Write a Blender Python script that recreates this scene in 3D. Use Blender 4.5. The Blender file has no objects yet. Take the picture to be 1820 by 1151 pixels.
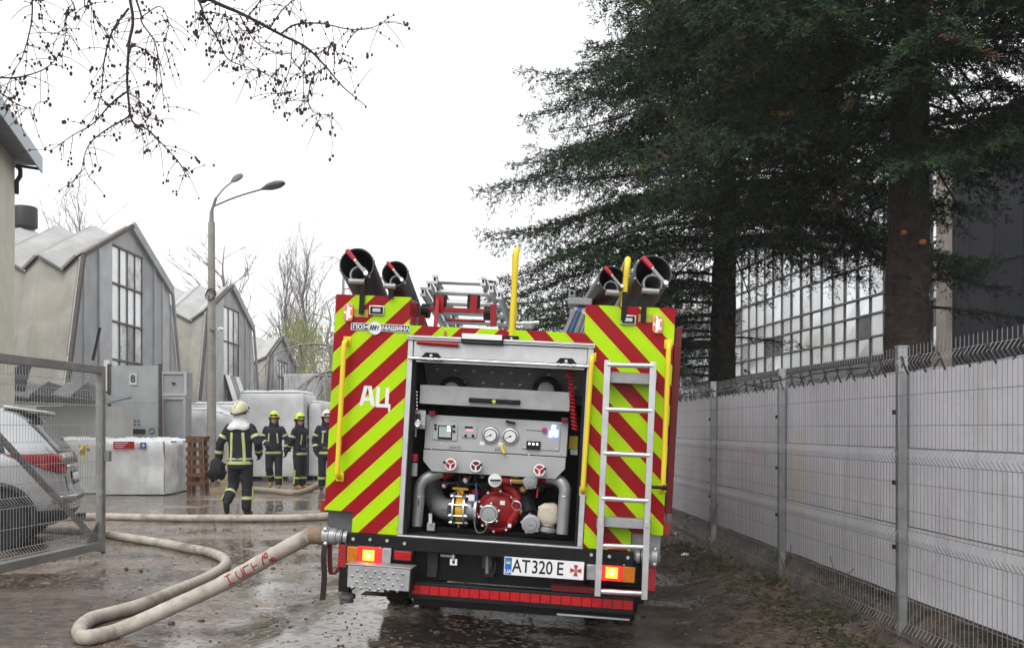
import bpy, bmesh, math, random
import numpy as np
from mathutils import Vector, Matrix, noise
R = math.radians
PI = math.pi
rnd = random.Random(7)
SC = bpy.context.scene
COL = SC.collection

# ------------------------------------------------------------------ camera
F, CX, HY, H = 1720.0, 910.0, 762.0, 1.5          # focal length (px of the photograph), optical axis, horizon, eye height
cam_d = bpy.data.cameras.new('camera')
cam_d.sensor_width = 36.0
cam_d.lens = F / 1820.0 * 36.0
cam_d.shift_y = (HY - 575.5) / 1820.0
cam_d.clip_start = 0.05
cam_d.clip_end = 2000.0
cam = bpy.data.objects.new('camera', cam_d)
COL.objects.link(cam)
cam.location = (0, 0, H)
cam.rotation_euler = (R(90), 0, 0)
SC.camera = cam

# ------------------------------------------------------------------ overcast sky and a soft sun
SUN_EL, SUN_AZ = R(52), R(205)                    # azimuth measured clockwise from +Y
wd = bpy.data.worlds.new('World')
SC.world = wd
wd.use_nodes = True
nt = wd.node_tree
nt.nodes.clear()
sky = nt.nodes.new('ShaderNodeTexSky')
sky.sky_type = 'NISHITA'
sky.sun_disc = False
sky.sun_elevation = SUN_EL
sky.sun_rotation = SUN_AZ
sky.air_density = 1.5
sky.dust_density = 6.0
sky.ozone_density = 1.0
hs = nt.nodes.new('ShaderNodeHueSaturation')
hs.inputs['Saturation'].default_value = 0.12
mx = nt.nodes.new('ShaderNodeMix')
mx.data_type = 'RGBA'
mx.inputs[0].default_value = 0.70
mx.inputs[7].default_value = (11.0, 11.1, 11.3, 1)   # even cloud layer
bg = nt.nodes.new('ShaderNodeBackground')
bg.inputs['Strength'].default_value = 0.105
ow = nt.nodes.new('ShaderNodeOutputWorld')
nt.links.new(sky.outputs[0], hs.inputs['Color'])
nt.links.new(hs.outputs[0], mx.inputs[6])
nt.links.new(mx.outputs[2], bg.inputs['Color'])
nt.links.new(bg.outputs[0], ow.inputs['Surface'])
sd = bpy.data.lights.new('sun', 'SUN')
sd.energy = 1.0
sd.angle = R(35)
sd.color = (1.0, 0.97, 0.93)
sun = bpy.data.objects.new('sun', sd)
COL.objects.link(sun)
sv = Vector((math.sin(SUN_AZ) * math.cos(SUN_EL), math.cos(SUN_AZ) * math.cos(SUN_EL), math.sin(SUN_EL)))
sun.rotation_euler = sv.to_track_quat('Z', 'Y').to_euler()
sun.location = (-6, -10, 20)

vs = SC.view_settings
vs.view_transform = 'Standard'
vs.look = 'None'
vs.exposure = 0.5
vs.gamma = 1.0
vs.use_curve_mapping = False
SC.cycles.max_bounces = 6
SC.cycles.diffuse_bounces = 3
SC.cycles.glossy_bounces = 3
SC.cycles.transmission_bounces = 4
SC.cycles.use_denoising = True
SC.cycles.caustics_reflective = False
SC.cycles.caustics_refractive = False

# ------------------------------------------------------------------ helpers
def W(px, py, d):
    return Vector(((px - CX) / F * d, d, H + (HY - py) / F * d))

def G(px, py):                                    # where a pixel's ray meets the level ground
    d = H * F / (py - HY)
    return Vector(((px - CX) / F * d, d, 0))

def tag(o, label=None, cat=None, group=None, kind=None):
    if label: o['label'] = label
    if cat: o['category'] = cat
    if group: o['group'] = group
    if kind: o['kind'] = kind
    return o

def thing(name, label, cat, loc=(0, 0, 0), rotz=0, group=None):
    o = bpy.data.objects.new(name, None)
    COL.objects.link(o)
    o.empty_display_size = 0.2
    o.location = loc
    o.rotation_euler = (0, 0, rotz)
    return tag(o, label, cat, group)

def mat_of(o):
    return Matrix.LocRotScale(o.location, o.rotation_euler, o.scale)

def link(name, me, parent=None, world=False):
    o = bpy.data.objects.new(name, me)
    COL.objects.link(o)
    if parent is not None:
        while parent.parent is not None and parent.parent.parent is not None:    # thing > part > sub-part, no deeper
            parent = parent.parent
        o.parent = parent
        if world:
            m = mat_of(parent)
            if parent.parent is not None:
                m = mat_of(parent.parent) @ parent.matrix_parent_inverse @ m
            o.matrix_parent_inverse = m.inverted()
    return o

class MB:
    """collects shapes that are linked as ONE mesh object"""
    def __init__(s):
        s.v, s.f, s.m, s.cm = [], [], [], 0
    def add(s, vs_, fs):
        o = len(s.v)
        s.v += [tuple(p) for p in vs_]
        s.f += [tuple(o + i for i in f) for f in fs]
        s.m += [s.cm] * len(fs)
        return s
    def box(s, x0, x1, y0, y1, z0, z1):
        return s.add([(x0, y0, z0), (x1, y0, z0), (x1, y1, z0), (x0, y1, z0), (x0, y0, z1), (x1, y0, z1), (x1, y1, z1), (x0, y1, z1)],
                     [(3, 2, 1, 0), (4, 5, 6, 7), (0, 1, 5, 4), (1, 2, 6, 5), (2, 3, 7, 6), (3, 0, 4, 7)])
    def bar(s, p0, p1, w, h=None, up=(0, 0, 1)):
        p0, p1 = Vector(p0), Vector(p1)
        h = h or w
        t = (p1 - p0).normalized()
        u = Vector(up)
        if abs(t.dot(u)) > .98: u = Vector((0, 1, 0))
        a = t.cross(u).normalized()
        b = a.cross(t).normalized()
        vs_ = [p + a * (i * w / 2) + b * (j * h / 2) for p in (p0, p1) for i, j in ((-1, -1), (1, -1), (1, 1), (-1, 1))]
        return s.add(vs_, [(0, 1, 2, 3), (7, 6, 5, 4), (4, 5, 1, 0), (5, 6, 2, 1), (6, 7, 3, 2), (7, 4, 0, 3)])
    def tube(s, pts, r, n=8, caps=True, closed=False, sq=None):
        pts = [Vector(p) for p in pts]
        m = len(pts)
        rr = list(r) if isinstance(r, (list, tuple)) else [r] * m
        tans = []
        for i in range(m):
            if closed: t = pts[(i + 1) % m] - pts[i - 1]
            else: t = pts[min(i + 1, m - 1)] - pts[max(i - 1, 0)]
            tans.append(t.normalized() if t.length > 1e-9 else Vector((0, 0, 1)))
        t0 = tans[0]
        a = t0.cross(Vector((0, 0, 1)))
        if a.length < .05: a = t0.cross(Vector((0, 1, 0)))
        a.normalize()
        vs_ = []
        for i in range(m):
            t = tans[i]
            a = (a - t * a.dot(t))
            a = a.normalized() if a.length > 1e-6 else t.orthogonal().normalized()
            b = t.cross(a)
            for k in range(n):
                g = 2 * PI * k / n
                vs_.append(pts[i] + (a * math.cos(g) + b * math.sin(g)) * rr[i])
        fs = []
        for i in range(m if closed else m - 1):
            j = (i + 1) % m
            for k in range(n):
                k2 = (k + 1) % n
                fs.append((i * n + k, i * n + k2, j * n + k2, j * n + k))
        if caps and not closed:
            fs.append(tuple(range(n - 1, -1, -1)))
            fs.append(tuple((m - 1) * n + k for k in range(n)))
        return s.add(vs_, fs)
    def cyl(s, p0, p1, r0, r1=None, n=16, caps=True):
        return s.tube([p0, p1], [r0, r0 if r1 is None else r1], n, caps)
    def lathe(s, c, axis, prof, n=24, caps=True):
        """prof: list of (distance along axis, radius)"""
        c, ax = Vector(c), Vector(axis).normalized()
        a = ax.orthogonal().normalized()
        b = ax.cross(a)
        vs_ = []
        for d, r in prof:
            for k in range(n):
                g = 2 * PI * k / n
                vs_.append(c + ax * d + (a * math.cos(g) + b * math.sin(g)) * max(r, 1e-4))
        fs = []
        for i in range(len(prof) - 1):
            for k in range(n):
                k2 = (k + 1) % n
                fs.append((i * n + k, i * n + k2, (i + 1) * n + k2, (i + 1) * n + k))
        if caps:
            fs.append(tuple(range(n - 1, -1, -1)))
            fs.append(tuple((len(prof) - 1) * n + k for k in range(n)))
        return s.add(vs_, fs)
    def torus(s, c, axis, RR, r, n=24, k=8):
        c, ax = Vector(c), Vector(axis).normalized()
        a = ax.orthogonal().normalized()
        b = ax.cross(a)
        return s.tube([c + (a * math.cos(2 * PI * i / n) + b * math.sin(2 * PI * i / n)) * RR for i in range(n)], r, k, closed=True)
    def ball(s, c, r, n=12, m=8):
        c = Vector(c)
        r = (r, r, r) if isinstance(r, (int, float)) else r
        vs_ = [c + Vector((0, 0, -r[2]))]
        for j in range(1, m):
            ph = -PI / 2 + PI * j / m
            for k in range(n):
                g = 2 * PI * k / n
                vs_.append(c + Vector((r[0] * math.cos(ph) * math.cos(g), r[1] * math.cos(ph) * math.sin(g), r[2] * math.sin(ph))))
        vs_.append(c + Vector((0, 0, r[2])))
        fs = [(0, 1 + (k + 1) % n, 1 + k) for k in range(n)]
        for j in range(m - 2):
            for k in range(n):
                k2 = (k + 1) % n
                fs.append((1 + j * n + k, 1 + j * n + k2, 1 + (j + 1) * n + k2, 1 + (j + 1) * n + k))
        L = len(vs_) - 1
        fs += [(L, 1 + (m - 2) * n + k, 1 + (m - 2) * n + (k + 1) % n) for k in range(n)]
        return s.add(vs_, fs)
    def prism(s, poly, off):
        """a flat polygon (list of 3-D points) pushed along off"""
        p = [Vector(q) for q in poly]
        off = Vector(off)
        n = len(p)
        return s.add(p + [q + off for q in p], [tuple(range(n)), tuple(range(2 * n - 1, n - 1, -1))] +
                     [(i, i + n, (i + 1) % n + n, (i + 1) % n) for i in range(n)])
    def mesh(s, name, mats, smooth=True, ang=38):
        me = bpy.data.meshes.new(name)
        me.from_pydata(s.v, [], s.f)
        for m in (mats if isinstance(mats, (list, tuple)) else [mats]): me.materials.append(m)
        if s.cm: me.polygons.foreach_set('material_index', s.m)
        bm = bmesh.new()
        bm.from_mesh(me)
        bmesh.ops.recalc_face_normals(bm, faces=bm.faces)
        bm.to_mesh(me)
        bm.free()
        if smooth:
            me.polygons.foreach_set('use_smooth', [True] * len(me.polygons))
            me.set_sharp_from_angle(angle=R(ang))
        me.update()
        return me
    def build(s, name, mats, parent=None, world=False, smooth=True, bevel=0, ang=38):
        o = link(name, s.mesh(name, mats, smooth, ang), parent, world)
        if bevel:
            b = o.modifiers.new('bevel', 'BEVEL')
            b.width = bevel
            b.segments = 2
            b.limit_method = 'ANGLE'
            b.angle_limit = R(40)
        return o

def smooth_path(pts, n=6):
    """Catmull-Rom through the points"""
    p = [Vector(q) for q in pts]
    p = [p[0] * 2 - p[1]] + p + [p[-1] * 2 - p[-2]]
    out = []
    for i in range(1, len(p) - 2):
        for k in range(n):
            t = k / n
            out.append(.5 * ((2 * p[i]) + (p[i + 1] - p[i - 1]) * t + (2 * p[i - 1] - 5 * p[i] + 4 * p[i + 1] - p[i + 2]) * t * t
                             + (3 * p[i] - p[i - 1] - 3 * p[i + 1] + p[i + 2]) * t ** 3))
    out.append(p[-2])
    return out

def np_mesh(name, verts, quads, mats, midx=None, smooth=False):
    """big meshes straight from numpy arrays (all faces quads)"""
    me = bpy.data.meshes.new(name)
    nv, nf = len(verts), len(quads)
    k = quads.shape[1]
    me.vertices.add(nv)
    me.vertices.foreach_set('co', np.ascontiguousarray(verts, dtype=np.float32).ravel())
    me.loops.add(nf * k)
    me.loops.foreach_set('vertex_index', np.ascontiguousarray(quads, dtype=np.int32).ravel())
    me.polygons.add(nf)
    me.polygons.foreach_set('loop_start', np.arange(0, nf * k, k, dtype=np.int32))
    for m in (mats if isinstance(mats, (list, tuple)) else [mats]): me.materials.append(m)
    if midx is not None: me.polygons.foreach_set('material_index', np.ascontiguousarray(midx, dtype=np.int32))
    if smooth: me.polygons.foreach_set('use_smooth', np.ones(nf, dtype=bool))
    me.update(calc_edges=True)
    me.validate()
    return me

# ------------------------------------------------------------------ materials
MATS = {}
def mat(name, col, rough=.6, metal=0.0, var=.15, scale=6.0, bump=0.0, bscale=60.0, rvar=.12, emit=None, es=0.0, col2=None, dirt=0.0, dirtcol=(.09, .075, .06), coat=0, trans=0, spec=.32, bdist=.02):
    """principled surface whose colour, roughness and relief all vary by noise; dirt adds blotches of grime"""
    if name in MATS: return MATS[name]
    m = bpy.data.materials.new(name)
    m.use_nodes = True
    t = m.node_tree
    N, L = t.nodes, t.links
    b = N['Principled BSDF']
    tc = N.new('ShaderNodeTexCoord')
    nz = N.new('ShaderNodeTexNoise')
    nz.inputs['Scale'].default_value = scale
    nz.inputs['Detail'].default_value = 6
    L.new(tc.outputs['Object'], nz.inputs['Vector'])
    mxn = N.new('ShaderNodeMix')
    mxn.data_type = 'RGBA'
    c2 = col2 or tuple(min(1, c * (1 + var)) for c in col)
    c1 = col if col2 else tuple(c * (1 - var) for c in col)
    mxn.inputs[6].default_value = (*c1, 1)
    mxn.inputs[7].default_value = (*c2, 1)
    mr = N.new('ShaderNodeMapRange')
    mr.inputs[1].default_value = .3
    mr.inputs[2].default_value = .7
    L.new(nz.outputs['Fac'], mr.inputs[0])
    L.new(mr.outputs[0], mxn.inputs[0])
    out = mxn.outputs[2]
    if dirt:
        n2 = N.new('ShaderNodeTexNoise')
        n2.inputs['Scale'].default_value = scale * .45
        n2.inputs['Detail'].default_value = 9
        n2.inputs['Roughness'].default_value = .68
        L.new(tc.outputs['Object'], n2.inputs['Vector'])
        r2 = N.new('ShaderNodeMapRange')
        r2.inputs[1].default_value = .48
        r2.inputs[2].default_value = .72
        r2.inputs[4].default_value = dirt
        L.new(n2.outputs['Fac'], r2.inputs[0])
        m2 = N.new('ShaderNodeMix')
        m2.data_type = 'RGBA'
        m2.inputs[7].default_value = (*dirtcol, 1)
        L.new(r2.outputs[0], m2.inputs[0])
        L.new(out, m2.inputs[6])
        out = m2.outputs[2]
    L.new(out, b.inputs['Base Color'])
    rr = N.new('ShaderNodeMapRange')
    rr.inputs[3].default_value = max(.02, rough - rvar)
    rr.inputs[4].default_value = min(1, rough + rvar)
    L.new(nz.outputs['Fac'], rr.inputs[0])
    L.new(rr.outputs[0], b.inputs['Roughness'])
    b.inputs['Metallic'].default_value = metal
    b.inputs['Specular IOR Level'].default_value = spec
    if coat: b.inputs['Coat Weight'].default_value = coat
    if trans: b.inputs['Transmission Weight'].default_value = trans
    if bump:
        nb = N.new('ShaderNodeTexNoise')
        nb.inputs['Scale'].default_value = bscale
        nb.inputs['Detail'].default_value = 7
        L.new(tc.outputs['Object'], nb.inputs['Vector'])
        bp = N.new('ShaderNodeBump')
        bp.inputs['Strength'].default_value = bump
        bp.inputs['Distance'].default_value = bdist
        L.new(nb.outputs['Fac'], bp.inputs['Height'])
        L.new(bp.outputs[0], b.inputs['Normal'])
    if emit:
        b.inputs['Emission Color'].default_value = (*emit, 1)
        b.inputs['Emission Strength'].default_value = es
    MATS[name] = m
    return m

def text(name, s, size, M, material, parent, bold=0.0, ex=.0008, sx=1.0, spacing=1.0):
    """flat lettering, centred on M's origin, lying in M's xy-plane"""
    c = bpy.data.curves.new(name, 'FONT')
    c.body = s
    c.size = size
    c.align_x, c.align_y = 'CENTER', 'CENTER'
    c.offset = bold
    c.extrude = ex
    c.space_character = spacing
    c.resolution_u = 4
    o = bpy.data.objects.new(name, c)
    COL.objects.link(o)
    dg = bpy.context.evaluated_depsgraph_get()
    me = bpy.data.meshes.new_from_object(o.evaluated_get(dg))
    bpy.data.objects.remove(o)
    bpy.data.curves.remove(c)
    me.transform(M @ Matrix.Diagonal((sx, 1, 1, 1)))
    me.materials.clear()
    me.materials.append(material)
    return link(name, me, parent)
# ------------------------------------------------------------------ truck frame (needed by the ground: the truck stands on a side slope)
TRUCK_LOC = Vector((-.19, 6.35, 0))
TRUCK_YAW, TRUCK_ROLL = R(-6), R(3.2)
TM = Matrix.Translation(TRUCK_LOC) @ Matrix.Rotation(TRUCK_YAW, 4, 'Z') @ Matrix.Rotation(TRUCK_ROLL, 4, 'Y')
TMI = TM.inverted()

def fence_x(d): return 2.652 - (d - 6.59) * .0484

def sstep(a, b, x):
    t = max(0., min(1., (x - a) / (b - a)))
    return t * t * (3 - 2 * t)

def gz(x, y):
    """height of the ground"""
    far = 1 - sstep(30, 45, y)
    z = far * (.022 * noise.noise((x * .55, y * .55, 3)) + .008 * noise.noise((x * 2.1, y * 2.1, 9)))
    c, s = math.cos(-TRUCK_YAW), math.sin(-TRUCK_YAW)
    dx, dy = x - TRUCK_LOC.x, y - TRUCK_LOC.y
    xl, yl = dx * c - dy * s, dx * s + dy * c
    w = (1 - sstep(1.25, 2.0, abs(xl))) * sstep(-1.2, .3, yl) * (1 - sstep(6.5, 8.5, yl))
    z = z * (1 - w) + w * (-math.tan(TRUCK_ROLL) * xl)
    fx = fence_x(y)
    v = sstep(fx - 1.05, fx - .35, x) * (1 - sstep(40, 50, y))          # verge under the fence
    z += v * (.05 + .05 * noise.noise((x * 1.6, y * 1.3, 5)) + .035 * noise.noise((x * 5, y * 5, 1)))
    z += .24 * sstep(fx - .10, fx + .14, x) * (1 - sstep(fx + 1.5, fx + 3, x)) * (1 - sstep(40, 50, y))      # soil banked against the sheeting
    return z

def ground_material():
    m = bpy.data.materials.new('wet_gravel')
    m.use_nodes = True
    t = m.node_tree
    N, L = t.nodes, t.links
    b = N['Principled BSDF']
    tc = N.new('ShaderNodeTexCoord')
    def nz(scale, detail=5, rough=.55, vec=None):
        n = N.new('ShaderNodeTexNoise')
        n.inputs['Scale'].default_value = scale
        n.inputs['Detail'].default_value = detail
        n.inputs['Roughness'].default_value = rough
        L.new(vec or tc.outputs['Object'], n.inputs['Vector'])
        return n.outputs['Fac']
    def ramp(x, a, b_, lo=0., hi=1.):
        r = N.new('ShaderNodeMapRange')
        r.interpolation_type = 'SMOOTHSTEP'
        for i, v in enumerate((a, b_, lo, hi)): r.inputs[i + 1].default_value = v
        L.new(x, r.inputs[0])
        return r.outputs[0]
    def mixc(f, a, b_):
        x = N.new('ShaderNodeMix')
        x.data_type = 'RGBA'
        for i, v in ((0, f), (6, a), (7, b_)):
            if isinstance(v, tuple): x.inputs[i].default_value = (*v, 1)
            elif isinstance(v, float): x.inputs[i].default_value = v
            else: L.new(v, x.inputs[i])
        return x.outputs[2]
    def math_(op, a, b_):
        x = N.new('ShaderNodeMath')
        x.operation = op
        x.use_clamp = op in ('ADD', 'MULTIPLY', 'SUBTRACT', 'MAXIMUM')
        for i, v in ((0, a), (1, b_)):
            if isinstance(v, (int, float)): x.inputs[i].default_value = v
            else: L.new(v, x.inputs[i])
        return x.outputs[0]
    sep = N.new('ShaderNodeSeparateXYZ')
    L.new(tc.outputs['Object'], sep.inputs[0])
    mp = N.new('ShaderNodeMapping')
    mp.inputs['Scale'].default_value = (.5, 1.0, 1)
    mp.inputs['Rotation'].default_value = (0, 0, .35)
    L.new(tc.outputs['Object'], mp.inputs[0])
    # gravel
    vor = N.new('ShaderNodeTexVoronoi')
    vor.inputs['Scale'].default_value = 27
    L.new(tc.outputs['Object'], vor.inputs['Vector'])
    vor2 = N.new('ShaderNodeTexVoronoi')
    vor2.inputs['Scale'].default_value = 85
    L.new(tc.outputs['Object'], vor2.inputs['Vector'])
    fine = nz(22, 8, .7)
    mid = nz(2.3, 6)
    col = mixc(ramp(mid, .3, .7), (.150, .106, .076), (.285, .222, .172))
    hsv = N.new('ShaderNodeSeparateColor')
    L.new(vor.outputs['Color'], hsv.inputs[0])
    col = mixc(ramp(hsv.outputs[0], .84, .95), col, (.33, .30, .27))
    col = mixc(ramp(hsv.outputs[1], .80, .92), col, (.06, .048, .04))
    col = mixc(ramp(fine, .5, .75, 0, .5), col, (.06, .048, .038))
    # mud along the verge and in the near left corner
    xj = math_('ADD', math_('MULTIPLY', nz(1.4, 5), 1.0), 0.0)
    mudx = N.new('ShaderNodeMath')
    mudx.operation = 'MULTIPLY_ADD'
    mudx.inputs[1].default_value = 1.1
    L.new(nz(1.2, 6), mudx.inputs[0])
    L.new(sep.outputs[0], mudx.inputs[2])
    mud = ramp(mudx.outputs[0], 1.25, 1.95)
    ml = N.new('ShaderNodeMath')
    ml.operation = 'MULTIPLY_ADD'
    ml.inputs[1].default_value = -1.6
    L.new(nz(1.0, 6), ml.inputs[0])
    L.new(sep.outputs[0], ml.inputs[2])
    mudl = math_('MULTIPLY', ramp(ml.outputs[0], -4.1, -3.7, 1, 0), ramp(sep.outputs[1], 9.5, 8.4, 0, 1))
    mudm = math_('MAXIMUM', mud, mudl)
    mudc = mixc(ramp(nz(7, 8, .7), .35, .65), (.026, .019, .014), (.115, .083, .060))
    col = mixc(mudm, col, mudc)
    # standing water: broad films on the lane, small pools in the mud
    pn = nz(.62, 5, .6, mp.outputs[0])
    pud = ramp(pn, .41, .50)
    pud = math_('MULTIPLY', pud, ramp(mudm, 0, 1, 1, .0))
    pud2 = math_('MULTIPLY', ramp(nz(1.35, 4, .55, mp.outputs[0]), .56, .62), ramp(mud, 0, 1, 0, .85))
    pud = math_('MAXIMUM', pud, pud2)
    peb = ramp(hsv.outputs[2], .78, .85)                            # pebbles stand out of the film
    pud = math_('MULTIPLY', pud, ramp(peb, 0, 1, 1, .25))
    col = mixc(math_('MULTIPLY', pud, .55), col, (.045, .04, .036))
    L.new(col, b.inputs['Base Color'])
    wet = ramp(nz(1.1, 6, .65), .35, .65, .14, .40)
    wet = math_('MAXIMUM', wet, ramp(mudm, 0, 1, 0, .55))
    ro = N.new('ShaderNodeMix')
    L.new(pud, ro.inputs[0])
    L.new(wet, ro.inputs[2])
    ro.inputs[3].default_value = .055
    L.new(ro.outputs[0], b.inputs['Roughness'])
    b.inputs['Specular IOR Level'].default_value = .5
    # relief: stones, clods; water lies flat with a faint ripple
    dry = ramp(pud, 0, 1, 1, .06)
    h1 = math_('MULTIPLY', vor.outputs['Distance'], .55)
    h2 = math_('MULTIPLY', vor2.outputs['Distance'], .3)
    hh = N.new('ShaderNodeMath')
    hh.operation = 'ADD'
    L.new(h1, hh.inputs[0])
    L.new(h2, hh.inputs[1])
    h3 = N.new('ShaderNodeMath')
    h3.operation = 'MULTIPLY_ADD'
    L.new(nz(9, 8, .7), h3.inputs[0])
    h3.inputs[1].default_value = 1.3
    L.new(hh.outputs[0], h3.inputs[2])
    bp = N.new('ShaderNodeBump')
    bp.inputs['Distance'].default_value = .03
    L.new(math_('MULTIPLY', dry, .45), bp.inputs['Strength'])
    L.new(h3.outputs[0], bp.inputs['Height'])
    L.new(bp.outputs[0], b.inputs['Normal'])
    return m

def make_ground():
    xs = np.concatenate([[-500, -250, -120, -70, -45, -30, -20, -14, -10.5, -8.5], np.arange(-7.2, 4.4, .075), [5, 6.5, 9, 13, 20, 32, 50, 90, 200, 500]])
    ys = np.concatenate([[-60, -20, -5, 0, 2, 3.2], np.arange(4.0, 15, .08), np.arange(15, 32, .25), [33, 36, 40, 46, 55, 70, 100, 160, 300, 700]])
    nx, ny = len(xs), len(ys)
    v = np.zeros((ny, nx, 3))
    for j, y in enumerate(ys):
        for i, x in enumerate(xs):
            v[j, i] = (x, y, gz(x, y))
    idx = np.arange(nx * ny).reshape(ny, nx)
    q = np.stack([idx[:-1, :-1], idx[:-1, 1:], idx[1:, 1:], idx[1:, :-1]], -1).reshape(-1, 4)
    o = link('ground', np_mesh('ground', v.reshape(-1, 3), q, ground_material(), smooth=True))
    tag(o, 'wet muddy gravel yard with puddles and dark verge', 'ground', kind='structure')
make_ground()

# ------------------------------------------------------------------ shared materials
galv = mat('galvanised', (.40, .42, .43), .42, .75, .12, 9, .08, 90, dirt=.25)
grey_steel = mat('weathered_steel', (.20, .21, .21), .55, .35, .2, 5, .15, 60, dirt=.45, dirtcol=(.11, .085, .06))
dark_steel = mat('dark_steel', (.03, .03, .032), .5, .2, .25, 12, .1)
concrete = mat('pole_concrete', (.30, .29, .27), .85, 0, .15, 4, .3, 40, dirt=.35)
film = mat('stretch_film', (.80, .82, .83), .28, 0, .07, 3, .5, 11, dirt=.06, dirtcol=(.4, .4, .4))
film_old = mat('dusty_film', (.56, .575, .585), .36, 0, .12, 2.5, .5, 8, dirt=.25, dirtcol=(.33, .33, .32))
wood = mat('raw_wood', (.17, .085, .042), .75, 0, .3, 14, .2, 60, dirt=.3)
cream = mat('cream_render', (.60, .575, .49), .9, 0, .07, 2.5, .2, 50, dirt=.22, dirtcol=(.40, .37, .30))
sheet_grey = mat('grey_sheet', (.36, .37, .38), .6, .1, .14, 1.6, .08, 20, dirt=.4, dirtcol=(.17, .165, .16))
sheet_light = mat('pale_sheet', (.47, .48, .49), .55, .1, .12, 2, .05, 20, dirt=.3, dirtcol=(.24, .235, .23))
plate_roof = mat('fibre_cement_roof', (.41, .41, .405), .8, 0, .12, 1.8, .12, 30, dirt=.35, dirtcol=(.27, .26, .24))
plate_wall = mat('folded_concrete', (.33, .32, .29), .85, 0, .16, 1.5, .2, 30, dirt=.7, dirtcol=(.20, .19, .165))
plate_wall_lit = mat('folded_concrete_lit', (.41, .395, .35), .85, 0, .16, 1.5, .2, 30, dirt=.6, dirtcol=(.29, .27, .225))  # paler copy of the wall plate: alternate fold shading put into the colour
frame_dark = mat('rusty_frame', (.10, .085, .075), .7, .2, .3, 12, .1, dirt=.4, dirtcol=(.16, .08, .04))
win_frame = mat('hazed_window_frame', (.16, .15, .14), .7, .1, .3, 12, .1, dirt=.4, dirtcol=(.22, .13, .08))  # lighter than frame_dark: haze over the sheds mixed into the colour
pane_white = mat('painted_pane', (.80, .83, .84), .2, .3, .08, 3, 0, dirt=.15, dirtcol=(.35, .36, .36))
pane_grey = mat('dirty_pane', (.16, .17, .18), .12, 0, .4, 3, 0, dirt=.5, dirtcol=(.33, .34, .34))
pane_board = mat('boarded_pane', (.42, .33, .25), .8, 0, .25, 5, .1, dirt=.4, dirtcol=(.55, .52, .46))
pane_peel = mat('peeling_pane', (.7, .72, .73), .35, .1, .2, 4, .1, dirt=.85, dirtcol=(.13, .13, .13))

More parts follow.
